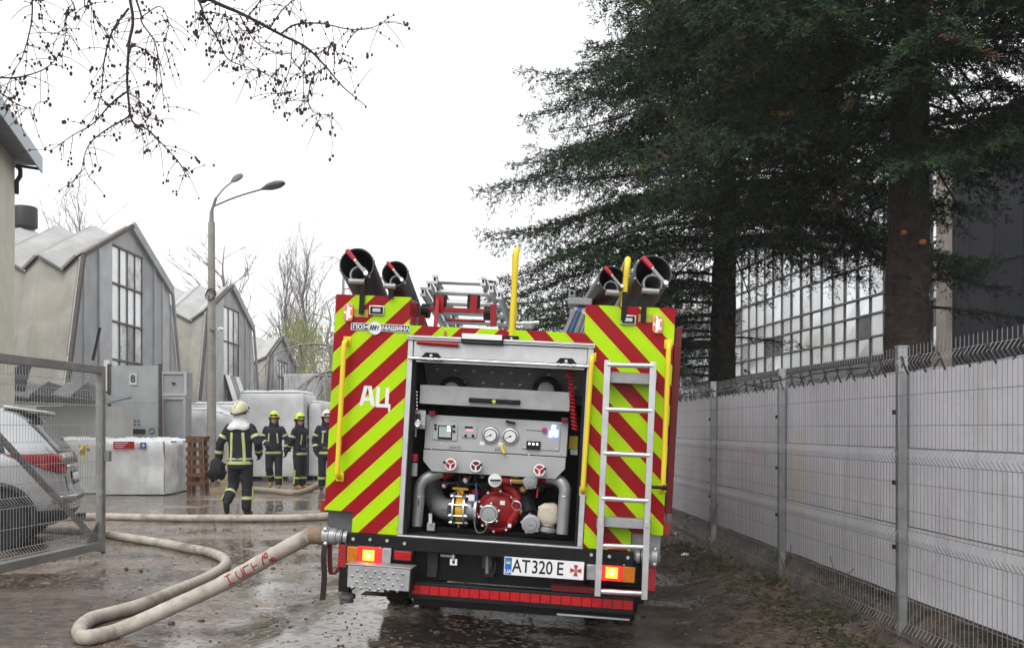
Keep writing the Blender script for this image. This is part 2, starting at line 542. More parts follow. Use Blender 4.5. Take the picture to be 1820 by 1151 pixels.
# ------------------------------------------------------------------ folded-plate sheds in a row along the yard
def shed(label, XF, DC, sc, n_half, pitch, win, group):
    """shed whose gable faces the lane; side walls and roof are folded plates. XF: gable plane, DC: middle of the gable"""
    root = thing('folded_plate_shed', label, 'shed', (XF, DC, 0), 0, group)
    def prof(peak, side):
        k = 0 if peak else 1
        return [(side * (5.15 - .45 * k) * sc, -.05), (side * (3.45 - .28 * k) * sc, (6.28 - .36 * k) * sc), (0, (7.8 - .30 * k) * sc)]
    for i in range(n_half):
        x0, x1 = XF - .02 - pitch * i, XF - .02 - pitch * (i + 1)
        for side in (-1, 1):
            a, b = prof(i % 2 == 0, side), prof(i % 2 == 1, side)
            A = [Vector((x0, DC + y, z)) for y, z in a]
            B = [Vector((x1, DC + y, z)) for y, z in b]
            wq = [A[0], B[0], B[1], A[1]]
            rq = [A[1] + Vector((0, side * .12, -.03)), B[1] + Vector((0, side * .12, -.03)), B[2], A[2]]
            n = (wq[1] - wq[0]).cross(wq[3] - wq[0]).normalized() * .05
            MB().prism(wq, n).build('wall_plate', plate_wall_lit if i % 2 else plate_wall, root, True, smooth=False)
            n = (rq[1] - rq[0]).cross(rq[3] - rq[0]).normalized()
            n = n * (.06 if n.z > 0 else -.06)
            MB().prism([p + n * .5 for p in rq], n).build('roof_plate', plate_roof, root, True, smooth=False)
    def top(y):
        y = abs(y)
        e, z = 3.45 * sc, 6.28 * sc
        if y < e: return 7.8 * sc + (z - 7.8 * sc) * y / e
        return z + (0 - z) * (y - e) / (1.7 * sc)
    # facade of upright sheets, leaving the glazed bay open
    w0, w1, wz0, wz1, cols, rows = win
    ys = [-5.0 * sc, -4.2 * sc, -3.35 * sc, -2.35 * sc, w0]
    ys2 = [w1, w1 + .95, w1 + 1.7, w1 + 2.55, 5.0 * sc]
    fm = [sheet_grey, sheet_light]
    xf = XF
    k = 0
    for seg in (ys, ys2):
        for ya, yb in zip(seg[:-1], seg[1:]):
            if yb - ya < .05: continue
            yy = [ya + .012] + ([0] if ya < 0 < yb else []) + ([e for e in (-3.45 * sc, 3.45 * sc) if ya < e < yb]) + [yb - .012]
            poly = [Vector((xf, DC + ya + .012, .0)), Vector((xf, DC + yb - .012, .0))] + [Vector((xf, DC + y, max(.05, top(y)))) for y in sorted(yy, reverse=True)]
            MB().prism(poly, (.05 + .012 * (k % 2), 0, 0)).build('cladding_sheet', fm[(k * 7) % 3 == 0], root, True, smooth=False)
            k += 1
    for za, zb in ((0, wz0 - .03), (wz1 + .03, None)):
        yy = [w0 + .01, w1 - .01]
        if zb is None: poly = [Vector((xf, DC + w0 + .01, za)), Vector((xf, DC + w1 - .01, za))] + [Vector((xf, DC + y, top(y))) for y in ([w1 - .01, 0, w0 + .01] if w0 < 0 < w1 else [w1 - .01, w0 + .01])]
        else: poly = [Vector((xf, DC + w0 + .01, za)), Vector((xf, DC + w1 - .01, za)), Vector((xf, DC + w1 - .01, zb)), Vector((xf, DC + w0 + .01, zb))]
        MB().prism(poly, (.045, 0, 0)).build('cladding_sheet', sheet_grey, root, True, smooth=False)
    # verge boards along the gable
    for side in (-1, 1):
        pts = [(side * 5.2 * sc, .0), (side * 3.5 * sc, 6.32 * sc), (0, 7.86 * sc)]
        mb = MB()
        for (ya, za), (yb, zb) in zip(pts[:-1], pts[1:]):
            mb.bar((xf + .14, DC + ya, za), (xf + .14, DC + yb, zb), .09, .30 if side > 0 and za > 1 else .12)
        mb.build('verge_board', frame_dark if side < 0 else sheet_grey, root, True, smooth=False)
    # cladding battens
    for y in ys[1:-1] + ys2[1:-1]:
        MB().bar((xf + .085, DC + y, .1), (xf + .085, DC + y, max(.3, top(y) - .1)), .05, .04).build('batten', sheet_light, root, True, smooth=False)
    # glazing: frame bars and single panes
    cw, rh = (w1 - w0) / cols, (wz1 - wz0) / rows
    r2 = random.Random(int(DC * 10))
    for c in range(cols):
        for r in range(rows):
            ya, yb = DC + w0 + c * cw + .022, DC + w0 + (c + 1) * cw - .022
            za, zb = wz0 + r * rh + .028, wz0 + (r + 1) * rh - .028
            pm = r2.choice([pane_white, pane_white, pane_white, pane_grey, pane_peel])
            if r == 0 and c >= cols // 2: pm = pane_board
            if r == rows - 1: pm = pane_white if c < 2 else pane_peel
            tilt = .16 if (r == 1 and rows == 4 and sc < .99) else 0
            MB().prism([(xf + .0, ya, za), (xf + .0, yb, za), (xf + .0, yb, zb), (xf + .0, ya, zb)], (.012, 0, 0)).build('pane', pm, root, True, smooth=False)
    for c in range(cols + 1):
        MB().bar((xf + .03, DC + w0 + c * cw, wz0), (xf + .03, DC + w0 + c * cw, wz1), .035, .045).build('mullion', win_frame, root, True, smooth=False)
    for r in range(rows + 1):
        MB().bar((xf + .045, DC + w0 - .02, wz0 + r * rh), (xf + .045, DC + w1 + .02, wz0 + r * rh), .06, .05).build('transom', win_frame, root, True, smooth=False)
    return root

GS = 'folded-plate sheds in a row'
s1 = shed('grey zigzag-roofed shed with tall peeling four-column window beside the cream building', -12.0, 30.3, 1.0, 13, .55, (-1.38, 1.0, 2.45, 7.02, 4, 4), GS)
s2 = shed('grey zigzag-roofed shed behind the concrete lamp pole', -12.0, 41.1, .965, 11, .62, (-1.0, 1.25, 2.3, 6.6, 3, 3), GS)
s3 = shed('small pale zigzag-roofed shed farthest along the row beside willows', -12.0, 50.2, .80, 9, .7, (-1.0, 1.3, 2.6, 5.0, 4, 3), GS)
# a tilted open sash on the second shed and a stair rail before the third
for k in range(3):
    y0 = 41.1 - .9 + k * .72
    MB().prism([(-11.93, y0, 3.75), (-11.93, y0 + .66, 3.75), (-11.5, y0 + .66, 2.35), (-11.5, y0, 2.35)], (.03, 0, .01)).build('open_sash', pane_white if k != 1 else pane_grey, s2, True, smooth=False)
mb = MB()
for z in (1.6, 2.5): mb.bar((-11.6, 43.4, z), (-9.3, 43.4, z), .05)
for x in (-11.6, -11.0, -10.4, -9.7, -9.3): mb.bar((x, 43.4, 0), (x, 43.4, 2.5), .05)
mb.bar((-9.3, 43.4, 2.5), (-9.0, 43.4, .2), .05)
tag(mb.build('stair_railing', dark_steel, smooth=False), 'dark steel stair railing at the foot of the second shed gable', 'railing')
# pole-mounted vent on the first shed's roof
t = thing('roof_vent', 'dark steel cylindrical roof vent behind the cream building corner', 'vent', (-15.25, 30.3, 7.4))
MB().lathe((-15.25, 30.3, 7.78), (0, 0, 1), [(0, .33), (.04, .37), (.62, .37), (.66, .34)], 28).build('drum', dark_steel, t, True)
MB().lathe((-15.25, 30.3, 7.2), (0, 0, 1), [(0, .22), (.4, .22), (.585, .30)], 20).build('duct', dark_steel, t, True)
# pale lean-to box at the third shed
t = thing('white_container', 'plain pale grey metal container beyond the wrapped stack', 'container', (-10.3, 47.5, 0))
MB().box(-11.2, -9.5, 47.5, 50.0, 0, 4.2).build('shell', sheet_light, t, True, bevel=.03)
for x in np.arange(-11.0, -9.55, .28):
    MB().bar((x, 47.48, .1), (x, 47.48, 4.1), .05, .05).build('rib', sheet_light, t, True)

# ------------------------------------------------------------------ cream building at the left edge
def cream_building():
    root = thing('cream_building', 'cream rendered building with grey metal eave and gutter at the yard entrance', 'building', (-10.79, 21, 0))
    C = Vector((-10.79, 21.0, 0))
    u = Vector((.285, -.9585, 0))
    n = Vector((-.9585, -.285, 0))
    f = [C, C + u * 4.6, C + u * 4.6 + n * 9, C + n * 9]
    MB().prism(f, (0, 0, 7.30)).build('wall', cream, root, True, smooth=False)
    e = [C + u * -.3 - n * .44, C + u * 5.0 - n * .44, C + u * 5.0 + n * 9.3, C + u * -.3 + n * 9.3]
    zs = [7.31, 7.31, 7.31, 7.31]
    MB().prism([p + Vector((0, 0, z)) for p, z in zip(e, zs)], (0, 0, .16)).build('roof', mat('grey_metal_roof', (.15, .165, .18), .5, .4, .1, 4, .05), root, True, smooth=False)
    p0, p1 = e[0] + Vector((0, 0, 7.33)), e[1] + Vector((0, 0, 7.33))
    MB().bar(p0 - n * .05, p1 - n * .05, .03, .34).build('fascia', mat('fascia', (.27, .31, .34), .4, .5, .1, 4), root, True, smooth=False)
    MB().tube([C + Vector((.05, -.02, 7.2)), C + Vector((.13, -.02, 7.12)), C + Vector((.13, -.02, 6.98)), C + Vector((.05, -.02, 6.86)), C + Vector((.02, .04, 6.6))], .05, 10).build('downpipe', dark_steel, root, True)
    MB().bar(e[0] + Vector((0, 0, 7.25)), C + Vector((0, .02, 7.22)), .04, .06).build('soffit_bracket', dark_steel, root, True)
cream_building()

# ------------------------------------------------------------------ doors, lean-to, cabinets between the gate and the sheds
def door_leaf():
    t = thing('metal_door', 'tall grey metal door leaf numbered 8 standing open behind the wrapped bundles', 'door', (-10.1, 26, 0))
    x0, x1 = W(195, 0, 26).x, W(284, 0, 26).x
    dm = mat('door_paint', (.37, .40, .41), .6, .1, .1, 3, .08, 20, dirt=.3, dirtcol=(.24, .23, .2))
    for z0, z1 in ((.1, 1.02), (1.03, 2.2), (2.21, 3.2)):
        MB().box(x0 + .02, x1 - .02, 26.0, 26.06, z0, z1).build('panel', dm, t, True, smooth=False)
    for x in (x0, x1):
        MB().box(x - .03, x + .03, 25.97, 26.09, .05, 3.25).build('stile', frame_dark, t, True, smooth=False)
    MB().box(x0 - .14, x0 - .05, 25.95, 26.1, .0, 3.35).build('jamb', pane_white, t, True, smooth=False)
    xm = W(237, 0, 26).x
    MB().box(xm - .1, xm + .1, 25.975, 25.995, 2.68, 3.0).build('number_plate', mat('plate_white', (.55, .57, .57), .6), t, True)
    M = Matrix.Translation((xm + 10.1, 25.965 - 26, 2.84)) @ Matrix.Rotation(R(90), 4, 'X')
    text('numeral', '8', .27, M, mat('numeral_ink', (.06, .06, .065), .7), t, bold=.006)
    MB().box(xm - .02, xm + .32, 25.97, 25.995, 1.38, 1.5).build('lock_plate', dark_steel, t, True)
    for dx in (-.5, .5):
        MB().torus((xm + dx, 25.98, 1.46), (0, 1, 0), .07, .012).build('ring_handle', grey_steel, t, True)
    for i in range(6):
        MB().cyl((xm - .05 + (i % 3) * .1, 25.97, 1.62 + (i // 3) * .1), (xm - .05 + (i % 3) * .1, 26.0, 1.62 + (i // 3) * .1), .018, n=8).build('rivet', dark_steel, t, True)
door_leaf()
def cabinet(name, label, cat, pxa, pxb, ytop, ybot, d, m):
    a, b = W(pxa, ybot, d), W(pxb, ytop, d)
    t = thing(name, label, cat, (a.x, d, 0))
    z0, z1 = max(0.02, a.z), b.z
    MB().box(a.x, b.x, d, d + .5, z0, z1).build('carcass', m, t, True, bevel=.01)
    f = .07
    for q in ((a.x, a.x + f, z0, z1), (b.x - f, b.x, z0, z1), (a.x + f, b.x - f, z0, z0 + f), (a.x + f, b.x - f, z1 - f, z1)):
        MB().box(q[0], q[1], d - .03, d - .002, q[2], q[3]).build('frame', sheet_light, t, True, smooth=False)
    MB().box((a.x + b.x) / 2 - .05, (a.x + b.x) / 2 + .05, d - .05, d - .002, (z0 + z1) / 2, (z0 + z1) / 2 + .03).build('latch', dark_steel, t, True)
    return t
cabinet('meter_cabinet', 'grey metal cabinet with framed door beside the numbered door', 'cabinet', 287, 330, 705, 850, 26.6, sheet_grey)
cabinet('duct_box', 'shallow grey metal box mounted above the framed cabinet', 'box', 286, 332, 660, 703, 26.9, sheet_grey)

def lean_to():
    t = thing('lean_to', 'low pale lean-to with rusty sheet canopy behind the parked silver car', 'lean-to', (-10.8, 23.2, 0))
    MB().box(-11.6, -9.75, 23.6, 24.9, 0, 2.05).build('wall', mat('pale_plaster', (.52, .52, .49), .85, 0, .08, 2, .1, dirt=.2), t, True, smooth=False)
    MB().prism([(-12.6, 22.9, 2.12), (-9.85, 22.9, 2.02), (-9.9, 25.2, 2.3), (-12.6, 25.2, 2.5)], (0, 0, .04)).build('canopy', grey_steel, t, True, smooth=False)
    for k in range(5):
        MB().prism([(-12.5 + k * .5, 23.1, 2.3), (-12.0 + k * .5, 23.0, 2.22), (-12.1 + k * .5, 24.2, 2.6 - .05 * k), (-12.6 + k * .5, 24.2, 2.65)], (0, 0, .03)).build('loose_sheet', grey_steel if k % 2 else dark_steel, t, True, smooth=False)
    MB().prism([(-13.0, 23.4, 2.45), (-11.8, 23.4, 2.4), (-11.75, 23.7, 3.2), (-12.3, 23.7, 2.95), (-13.0, 23.7, 3.3)], (0, .04, 0)).build('tarpaulin', mat('black_tarp', (.022, .024, .028), .4, 0, .3, 5, .4, 8), t, True, smooth=False)
lean_to()
t = MB().bar(W(165, 640, 27) , W(178, 582, 27), .09, .05).build('drain_pole', dark_steel, smooth=False)
tag(t, 'slanting black metal pole leaning against the first shed gable', 'pole')

# ------------------------------------------------------------------ film-wrapped goods
def wrapped(name, label, x0, x1, y0, y1, z0, z1, m, seed, wr=.035, layers=0, stickers=False, top_drop=0.0, group='film-wrapped stacks of goods'):
    """pallet load under stretch film: wrinkled box with a rounded, uneven top and a pallet under it"""
    root = thing(name, label, 'wrapped pallet', ((x0 + x1) / 2, (y0 + y1) / 2, 0), 0, group)
    n = 26
    def grid(fn):
        v, q = [], []
        for j in range(n + 1):
            for i in range(n + 1): v.append(fn(i / n, j / n))
        for j in range(n):
            for i in range(n): q.append((j * (n + 1) + i, j * (n + 1) + i + 1, (j + 1) * (n + 1) + i + 1, (j + 1) * (n + 1) + i))
        return v, q
    def disp(p, nrm):
        x, y, z = p
        fold = noise.noise((x * 7 + y * 7, seed, z * .8)) * .6 + noise.noise((x * 2.5, y * 2.5 + seed, z * 2.5)) * .7 + noise.noise((x * 14 + y * 14, seed, z * 3)) * .3
        if layers: fold += .5 * math.sin(z * layers)
        cx, cy = (x0 + x1) / 2, (y0 + y1) / 2
        ex, ey, ez = abs(x - cx) / (x1 - x0) * 2, abs(y - cy) / (y1 - y0) * 2, (z - z0) / (z1 - z0)
        rx = .06 * max(0, ez - .9) * 10
        if abs(nrm[1]): fold *= min(1, (1 - ex) * 9)
        elif abs(nrm[0]): fold *= min(1, (1 - ey) * 9)
        else: fold *= min(1, (1 - max(ex, ey)) * 9)
        if not nrm[2]: fold *= min(1, (1 - ez) * 12)
        q = Vector((x, y, z)) + Vector(nrm) * fold * wr
        q.x += (cx - x) / (x1 - x0) * 2 * rx * .8
        q.y += (cy - y) / (y1 - y0) * 2 * rx * .8
        q.z -= .05 * max(0, max(ex, ey) - .9) * 10 * (1 if ez > .97 else 0) + top_drop * ex * (1 if x > cx else 0) * ez
        return q
    mb = MB()
    for fn, nr in ((lambda a, b: (x0 + (x1 - x0) * a, y0, z0 + (z1 - z0) * b), (0, -1, 0)),
                   (lambda a, b: (x1, y0 + (y1 - y0) * a, z0 + (z1 - z0) * b), (1, 0, 0)),
                   (lambda a, b: (x0 + (x1 - x0) * a, y1, z0 + (z1 - z0) * b), (0, 1, 0)),
                   (lambda a, b: (x0, y0 + (y1 - y0) * a, z0 + (z1 - z0) * b), (-1, 0, 0)),
                   (lambda a, b: (x0 + (x1 - x0) * a, y0 + (y1 - y0) * b, z1), (0, 0, 1))):
        v, q = grid(fn)
        mb.add([disp(p, nr) for p in v], q)
    o = mb.build('film_wrap', m, root, True, ang=60)
    bm = bmesh.new()
    bm.from_mesh(o.data)
    bmesh.ops.remove_doubles(bm, verts=bm.verts, dist=.02)
    bm.to_mesh(o.data)
    bm.free()
    mp = MB()
    for k in range(3):
        xx = x0 + .1 + (x1 - x0 - .3) * k / 2
        mp.box(xx, xx + .12, y0 + .02, y1 - .02, 0.005, max(.02, z0 - .005))
    mp.build('pallet', mat('dirty_runner', (.05, .04, .03), .8), root, True, smooth=False)
    if stickers:
        zc = z1 - .13
        MB().box(x0 + .25, x0 + .72, y0 - .075, y0 - .068, zc - .08, zc + .08).build('red_label', mat('red_label', (.45, .02, .03), .5, var=.1), root, True)
        for k in range(3): MB().box(x0 + .28, x0 + .28 + .3 - .05 * k, y0 - .079, y0 - .076, zc + .04 - .045 * k, zc + .055 - .045 * k).build('print_line', mat('label_print', (.75, .7, .7), .5), root, True)
        MB().box(x0 + .85, x0 + .99, y0 - .075, y0 - .068, zc - .08, zc + .06).build('blue_label', mat('blue_label', (.05, .14, .42), .5), root, True)
        MB().ball((x0 + .92, y0 - .078, zc - .01), (.035, .004, .035), 10, 6).build('print_mark', mat('label_print', (.75, .7, .7), .5), root, True)
        MB().box(x0 + .76, x0 + .83, y0 - .075, y0 - .068, zc - .06, zc + .05).build('small_label', mat('label_print', (.75, .7, .7), .5), root, True)
    return root
wrapped('wrapped_bundle', 'white film-wrapped bundle with red and blue labels on the wet ground', -9.2, -7.82, 21.8, 23.6, .03, 1.27, film, 3, .07, stickers=True)
wrapped('wrapped_bundle', 'white film-wrapped bundle between the labelled bundle and the lean-to', -11.2, -9.45, 22.3, 23.3, .03, 1.3, film, 8, .06)
wrapped('wrapped_stack', 'tall film-wrapped stack of boards behind the standing firefighters', -7.95, -6.05, 28.2, 30.0, .12, 2.62, film_old, 12, .028, layers=34)
wrapped('wrapped_stack', 'tall film-wrapped stack whose right edge steps down toward the willows', -6.0, -5.62, 28.6, 30.6, .12, 2.35, film_old, 16, .03, layers=34)
wrapped('wrapped_stack', 'sagging dusty film-wrapped stack beside the concrete lamp pole', -9.75, -8.05, 28.4, 29.6, .12, 2.12, film_old, 21, .07, top_drop=.25)
wrapped('wrapped_stack', 'low dusty film-wrapped load at the foot of the second shed', -10.2, -8.6, 30.6, 32.4, .12, 2.35, film_old, 27, .08)

def pallet_stack():
    t = thing('wooden_crate', 'brown wooden crate frame of stacked pallets beside the labelled bundle', 'crate', (-7.45, 22.9, 0))
    a, b, y0, y1 = -7.58, -7.26, 22.7, 23.05
    for x in (a, b):
        for y in (y0, y1):
            MB().bar((x, y, .01), (x - (.05 if x == b else -.02), y, 1.28), .07, .09).build('post', wood, t, True, smooth=False)
    for k in range(6):
        z = .18 + k * .2
        MB().box(a - .05, b + .06 - .01 * k, y0 - .07, y0 - .045, z, z + .09).build('slat', wood, t, True, smooth=False)
        MB().box(b + .02, b + .045, y0, y1, z + .03, z + .11).build('slat', wood, t, True, smooth=False)
    MB().box(a - .06, b + .08, y0 - .05, y1, 1.28, 1.33).build('top_board', wood, t, True, smooth=False)
pallet_stack()
def plank(label, p0, p1):
    tag(MB().bar(p0, p1, .14, .03, (0, 1, 0)).build('timber_board', mat('pale_timber', (.42, .32, .2), .75, 0, .2, 9, .1), smooth=False), label, 'board')
plank('pale timber board leaning upright beside the wooden crate', (-7.0, 23.4, .02), (-6.85, 23.8, 1.55))
plank('short pale timber board lying at the foot of the wooden crate', (-7.1, 22.7, .05), (-6.3, 23.3, .1))

# ------------------------------------------------------------------ concrete lamp pole with two cobra heads
def lamp():
    b = W(376, 0, 27)
    x, y = b.x, 27.0
    t = thing('street_lamp', 'concrete lamp pole with two grey lamp heads before the second shed', 'street lamp', (x, y, 0))
    zt = W(0, 395, 27).z
    MB().tube([(x, y, 0), (x, y, zt)], [.135, .095], 14).build('pole', concrete, t, True)
    MB().tube([(x, y, zt - .35), (x, y, zt + .25), *[W(px, py, 27) for px, py in ((377, 372), (384, 352))]], [.075, .06, .045, .04], 10).build('bracket', grey_steel, t, True)
    ends = []
    for pts, L in (([(384, 352, 27), (398, 335, 27.3), (413, 323, 27.8)], (.34, .12)), ([(381, 366, 27), (420, 350, 26.6), (466, 336, 26.0)], (.44, .15))):
        q = [W(*p) for p in pts]
        arm = MB().tube(smooth_path(q, 4), .026, 8).build('arm', grey_steel, t, True)
        dirv = (q[-1] - q[-2]).normalized()
        c = q[-1] + dirv * L[0]
        mb = MB()
        prof = [(-L[0], .05), (-L[0] * .75, .08), (-L[0] * .3, L[1]), (L[0] * .35, L[1] * 1.1), (L[0] * .8, L[1] * .7), (L[0], .02)]
        mb.lathe((0, 0, 0), (1, 0, 0), prof, 18)
        M = Matrix.Translation(c) @ dirv.to_track_quat('X', 'Z').to_matrix().to_4x4() @ Matrix.Diagonal((1, 1, .62, 1))
        mb.v = [tuple(M @ Vector(p)) for p in mb.v]
        hd = mb.build('lamp_head', mat('lamp_grey', (.12, .13, .14), .5, .2, .1, 8), arm, True)
    mb = MB()
    for k in range(3):
        mb.torus((x + .02 * k, y - .14, W(0, 527, 27).z + .04 * k), (0, 1, .2 * k), .13, .012, 18, 5)
    mb.build('cable_coil', dark_steel, t, True)
    MB().box(x - .02, x + .3, y - .16, y - .1, W(0, 587, 27).z, W(0, 584, 27).z).build('camera_bracket', grey_steel, t, True)
    MB().cyl((x + .3, y - .35, W(0, 586, 27).z), (x + .3, y - .05, W(0, 585, 27).z), .05, n=10).build('camera', pane_white, t, True)
lamp()

# ------------------------------------------------------------------ glazed hall behind the spruces
def hall():
    O = Vector((9.0, 19.8, 0))
    a = Vector((-.1262, .992, 0))
    nrm = Vector((-.992, -.1262, 0))
    root = thing('glazed_hall', 'long hall with gridded glass wall behind the spruce trees', 'building', O)
    def P(s, z, o=0): return O + a * s + nrm * o + Vector((0, 0, z))
    def slab(name, s0, s1, z0, z1, o0, o1, m, par=root):
        return MB().prism([P(s0, z0, o0), P(s1, z0, o0), P(s1, z1, o0), P(s0, z1, o0)], nrm * (o1 - o0)).build(name, m, par, True, smooth=False)
    conc = mat('hall_concrete', (.25, .25, .24), .85, 0, .15, 1.2, .15, 20, dirt=.45, dirtcol=(.14, .14, .13))
    slab('core', -7.2, 30, .0, 7.4, -8, -.12, mat('hall_core', (.16, .165, .17), .8))
    slab('plinth', 0, 30, .0, 3.08, -.1, .10, conc)
    slab('ledge', 0, 30, 3.09, 3.19, -.1, .22, dark_steel)
    rows = [3.22, 3.69, 4.23, 4.66, 5.43, 5.92, 6.7, 7.25]
    cw, nc = .655, 30
    glass = [mat('hall_glass', (.86, .88, .91), .10, .8, .1, .8, 0, dirt=.12, dirtcol=(.4, .4, .4)),
             mat('hall_glass_milky', (.86, .88, .90), .3, .5, .1, .8, 0, dirt=.2, dirtcol=(.45, .45, .45)),
             mat('hall_glass_dark', (.10, .105, .11), .12, .2, .3, 2)]
    r2 = random.Random(4)
    for c in range(nc):
        for r in range(len(rows) - 1):
            s0, s1, z0, z1 = .08 + c * cw, .08 + (c + 1) * cw, rows[r], rows[r + 1]
            g = glass[0] if r2.random() < .6 else glass[1]
            dk = r2.random()
            tilt = (r2.random() - .5) * .02
            if r == 1 and dk < .22: g = glass[2]
            elif dk < .02: g = glass[2]
            MB().prism([P(s0 + .02, z0 + .02, tilt), P(s1 - .02, z0 + .02, -tilt), P(s1 - .02, z1 - .02, -tilt * .5), P(s0 + .02, z1 - .02, tilt * .5)], nrm * .008).build('pane', g, root, True, smooth=False)
    fr = mat('hall_frame', (.13, .13, .125), .6, .3, .2, 5)
    for c in range(nc + 1):
        s = .08 + c * cw
        MB().bar(P(s, 3.2, .02), P(s, 7.3, .02), .04, .06).build('mullion', fr, root, True, smooth=False)
    for z in rows:
        MB().bar(P(.05, z, .035), P(.1 + nc * cw, z, .035), .05, .045).build('transom', fr, root, True, smooth=False)
    for c in range(14):                                              # band of small windows and piers in the plinth
        s = .4 + c * 1.31
        slab('plinth_window', s + .2, s + .95, 2.15, 2.85, .10, .112, glass[2] if c % 3 else pane_grey)
        slab('plinth_pier', s - .1, s + .08, .05, 3.0, .10, .17, conc)
    slab('corner_pier', -.32, .04, .0, 7.5, -.1, .32, mat('rusty_white', (.42, .38, .34), .8, 0, .2, 3, .1, dirt=.7, dirtcol=(.22, .12, .07)))
    tarp = mat('dark_netting', (.042, .045, .055), .85, 0, .2, 1.0, .12, 15, dirt=.3, dirtcol=(.06, .062, .068))
    slab('dark_sheeting', -7.4, -.34, .0, 7.45, -.1, .2, tarp)
    for k in range(9): slab('sheeting_batten', -.9 - k * .8, -.85 - k * .8, 0, 7.45, .2, .225, tarp)
    for z in (2.4, 4.6, 6.8): slab('sheeting_seam', -7.4, -.34, z, z + .05, .2, .22, tarp)
hall()

def low_block():
    root = thing('low_block', 'low concrete block with steel windows between the truck and the spruce trunk', 'building', (6.6, 36, 0))
    m = mat('block_concrete', (.33, .32, .30), .85, 0, .15, 1.4, .15, 20, dirt=.45, dirtcol=(.2, .2, .18))
    MB().box(4.2, 8.3, 36, 44, 0, 6.0).build('wall', m, root, True, smooth=False)
    for k in range(4):
        MB().box(4.3 + k * 1.0, 5.2 + k * 1.0, 35.9, 35.99, .1, 2.7).build('wall_panel', m, root, True, smooth=False)
    MB().box(4.15, 8.35, 35.85, 35.99, 2.74, 2.95).build('sill', sheet_light, root, True, smooth=False)
    for c in range(4):
        for r in range(3):
            MB().box(4.3 + c * 1.0, 5.2 + c * 1.0, 35.95, 35.985, 3.0 + r * .85, 3.78 + r * .85).build('pane', pane_grey if (c + r) % 3 else pane_peel, root, True, smooth=False)
    for c in range(5): MB().box(4.21 + c * 1.0, 4.29 + c * 1.0, 35.93, 35.99, 2.96, 5.6).build('mullion', sheet_light, root, True, smooth=False)
    for r in range(4): MB().box(4.2, 8.3, 35.92, 35.984, 2.96 + r * .86 - .02, 2.96 + r * .86 + .02).build('transom', sheet_light, root, True, smooth=False)
low_block()
# ------------------------------------------------------------------ fire truck (local frame: x right, y forward, z up, rear face at y = 0)
truck = thing('fire_truck', 'red and lime chevron fire truck with open rear pump bay on the wet yard', 'fire truck', TRUCK_LOC)
truck.rotation_euler = TM.to_euler()

def P(px, py, y=0.0):
    """local point on the plane y that is seen at a pixel of the photograph (used to take measurements off the rear view)"""
    o = TMI @ Vector((0, 0, H))
    d = TMI.to_3x3() @ Vector(((px - CX) / F, 1, (HY - py) / F))
    return o + d * ((y - o.y) / d.y)
PXM = 6.35 / F                                     # metres per pixel at the rear face

def chevron_material():
    m = bpy.data.materials.new('chevron')
    m.use_nodes = True
    t = m.node_tree
    N, L = t.nodes, t.links
    b = N['Principled BSDF']
    tc = N.new('ShaderNodeTexCoord')
    sp = N.new('ShaderNodeSeparateXYZ')
    L.new(tc.outputs['Object'], sp.inputs[0])
    def mth(op, a, b_=0.0, c=None):
        x = N.new('ShaderNodeMath')
        x.operation = op
        for i, v in enumerate((a, b_) if c is None else (a, b_, c)):
            if isinstance(v, (int, float)): x.inputs[i].default_value = v
            else: L.new(v, x.inputs[i])
        return x.outputs[0]
    ax = mth('ABSOLUTE', mth('SUBTRACT', sp.outputs[0], .012))
    s = mth('ADD', sp.outputs[2], ax)
    p0 = P(597, 557)
    ph = p0.z + abs(p0.x - .012)                    # first red-to-lime edge on the left tower
    fr = mth('FRACT', mth('DIVIDE', mth('SUBTRACT', ph, s), .258))
    lime = mth('LESS_THAN', fr, .5)
    line = mth('MULTIPLY', mth('GREATER_THAN', fr, .047), mth('LESS_THAN', fr, .058))
    dash = mth('LESS_THAN', mth('FRACT', mth('MULTIPLY', mth('SUBTRACT', sp.outputs[2], ax), 1.9)), .55)
    line = mth('MULTIPLY', line, dash)
    edge = mth('MULTIPLY', mth('LESS_THAN', fr, .024), lime)
    nz = N.new('ShaderNodeTexNoise')
    nz.inputs['Scale'].default_value = 3
    nz.inputs['Detail'].default_value = 8
    L.new(tc.outputs['Object'], nz.inputs['Vector'])
    def mixc(f, a, b_):
        x = N.new('ShaderNodeMix')
        x.data_type = 'RGBA'
        for i, v in ((0, f), (6, a), (7, b_)):
            if isinstance(v, tuple): x.inputs[i].default_value = (*v, 1)
            elif isinstance(v, (float, int)): x.inputs[i].default_value = v
            else: L.new(v, x.inputs[i])
        return x.outputs[2]
    c = mixc(lime, (.30, .003, .009), (.42, .70, .002))
    c = mixc(edge, c, (.62, .62, .02))
    c = mixc(mth('MULTIPLY', line, .7), c, (.10, .13, .01))
    g = N.new('ShaderNodeMapRange')
    g.inputs[1].default_value = .5
    g.inputs[2].default_value = .8
    g.inputs[4].default_value = .22
    L.new(nz.outputs['Fac'], g.inputs[0])
    c = mixc(g.outputs[0], c, (.10, .085, .06))
    n3 = N.new('ShaderNodeTexNoise')                                  # road splash: speckles thinning out up the panel
    n3.inputs['Scale'].default_value = 38
    n3.inputs['Detail'].default_value = 6
    L.new(tc.outputs['Object'], n3.inputs['Vector'])
    lim = mth('MULTIPLY_ADD', sp.outputs[2], .20, .45)
    c = mixc(mth('MULTIPLY', mth('GREATER_THAN', n3.outputs['Fac'], lim), .28), c, (.10, .085, .06))
    L.new(c, b.inputs['Base Color'])
    b.inputs['Roughness'].default_value = .34
    b.inputs['Specular IOR Level'].default_value = .18
    return m
chev = chevron_material()
red = mat('fire_red', (.33, .008, .014), .28, 0, .1, 4, 0, dirt=.15, coat=.4)
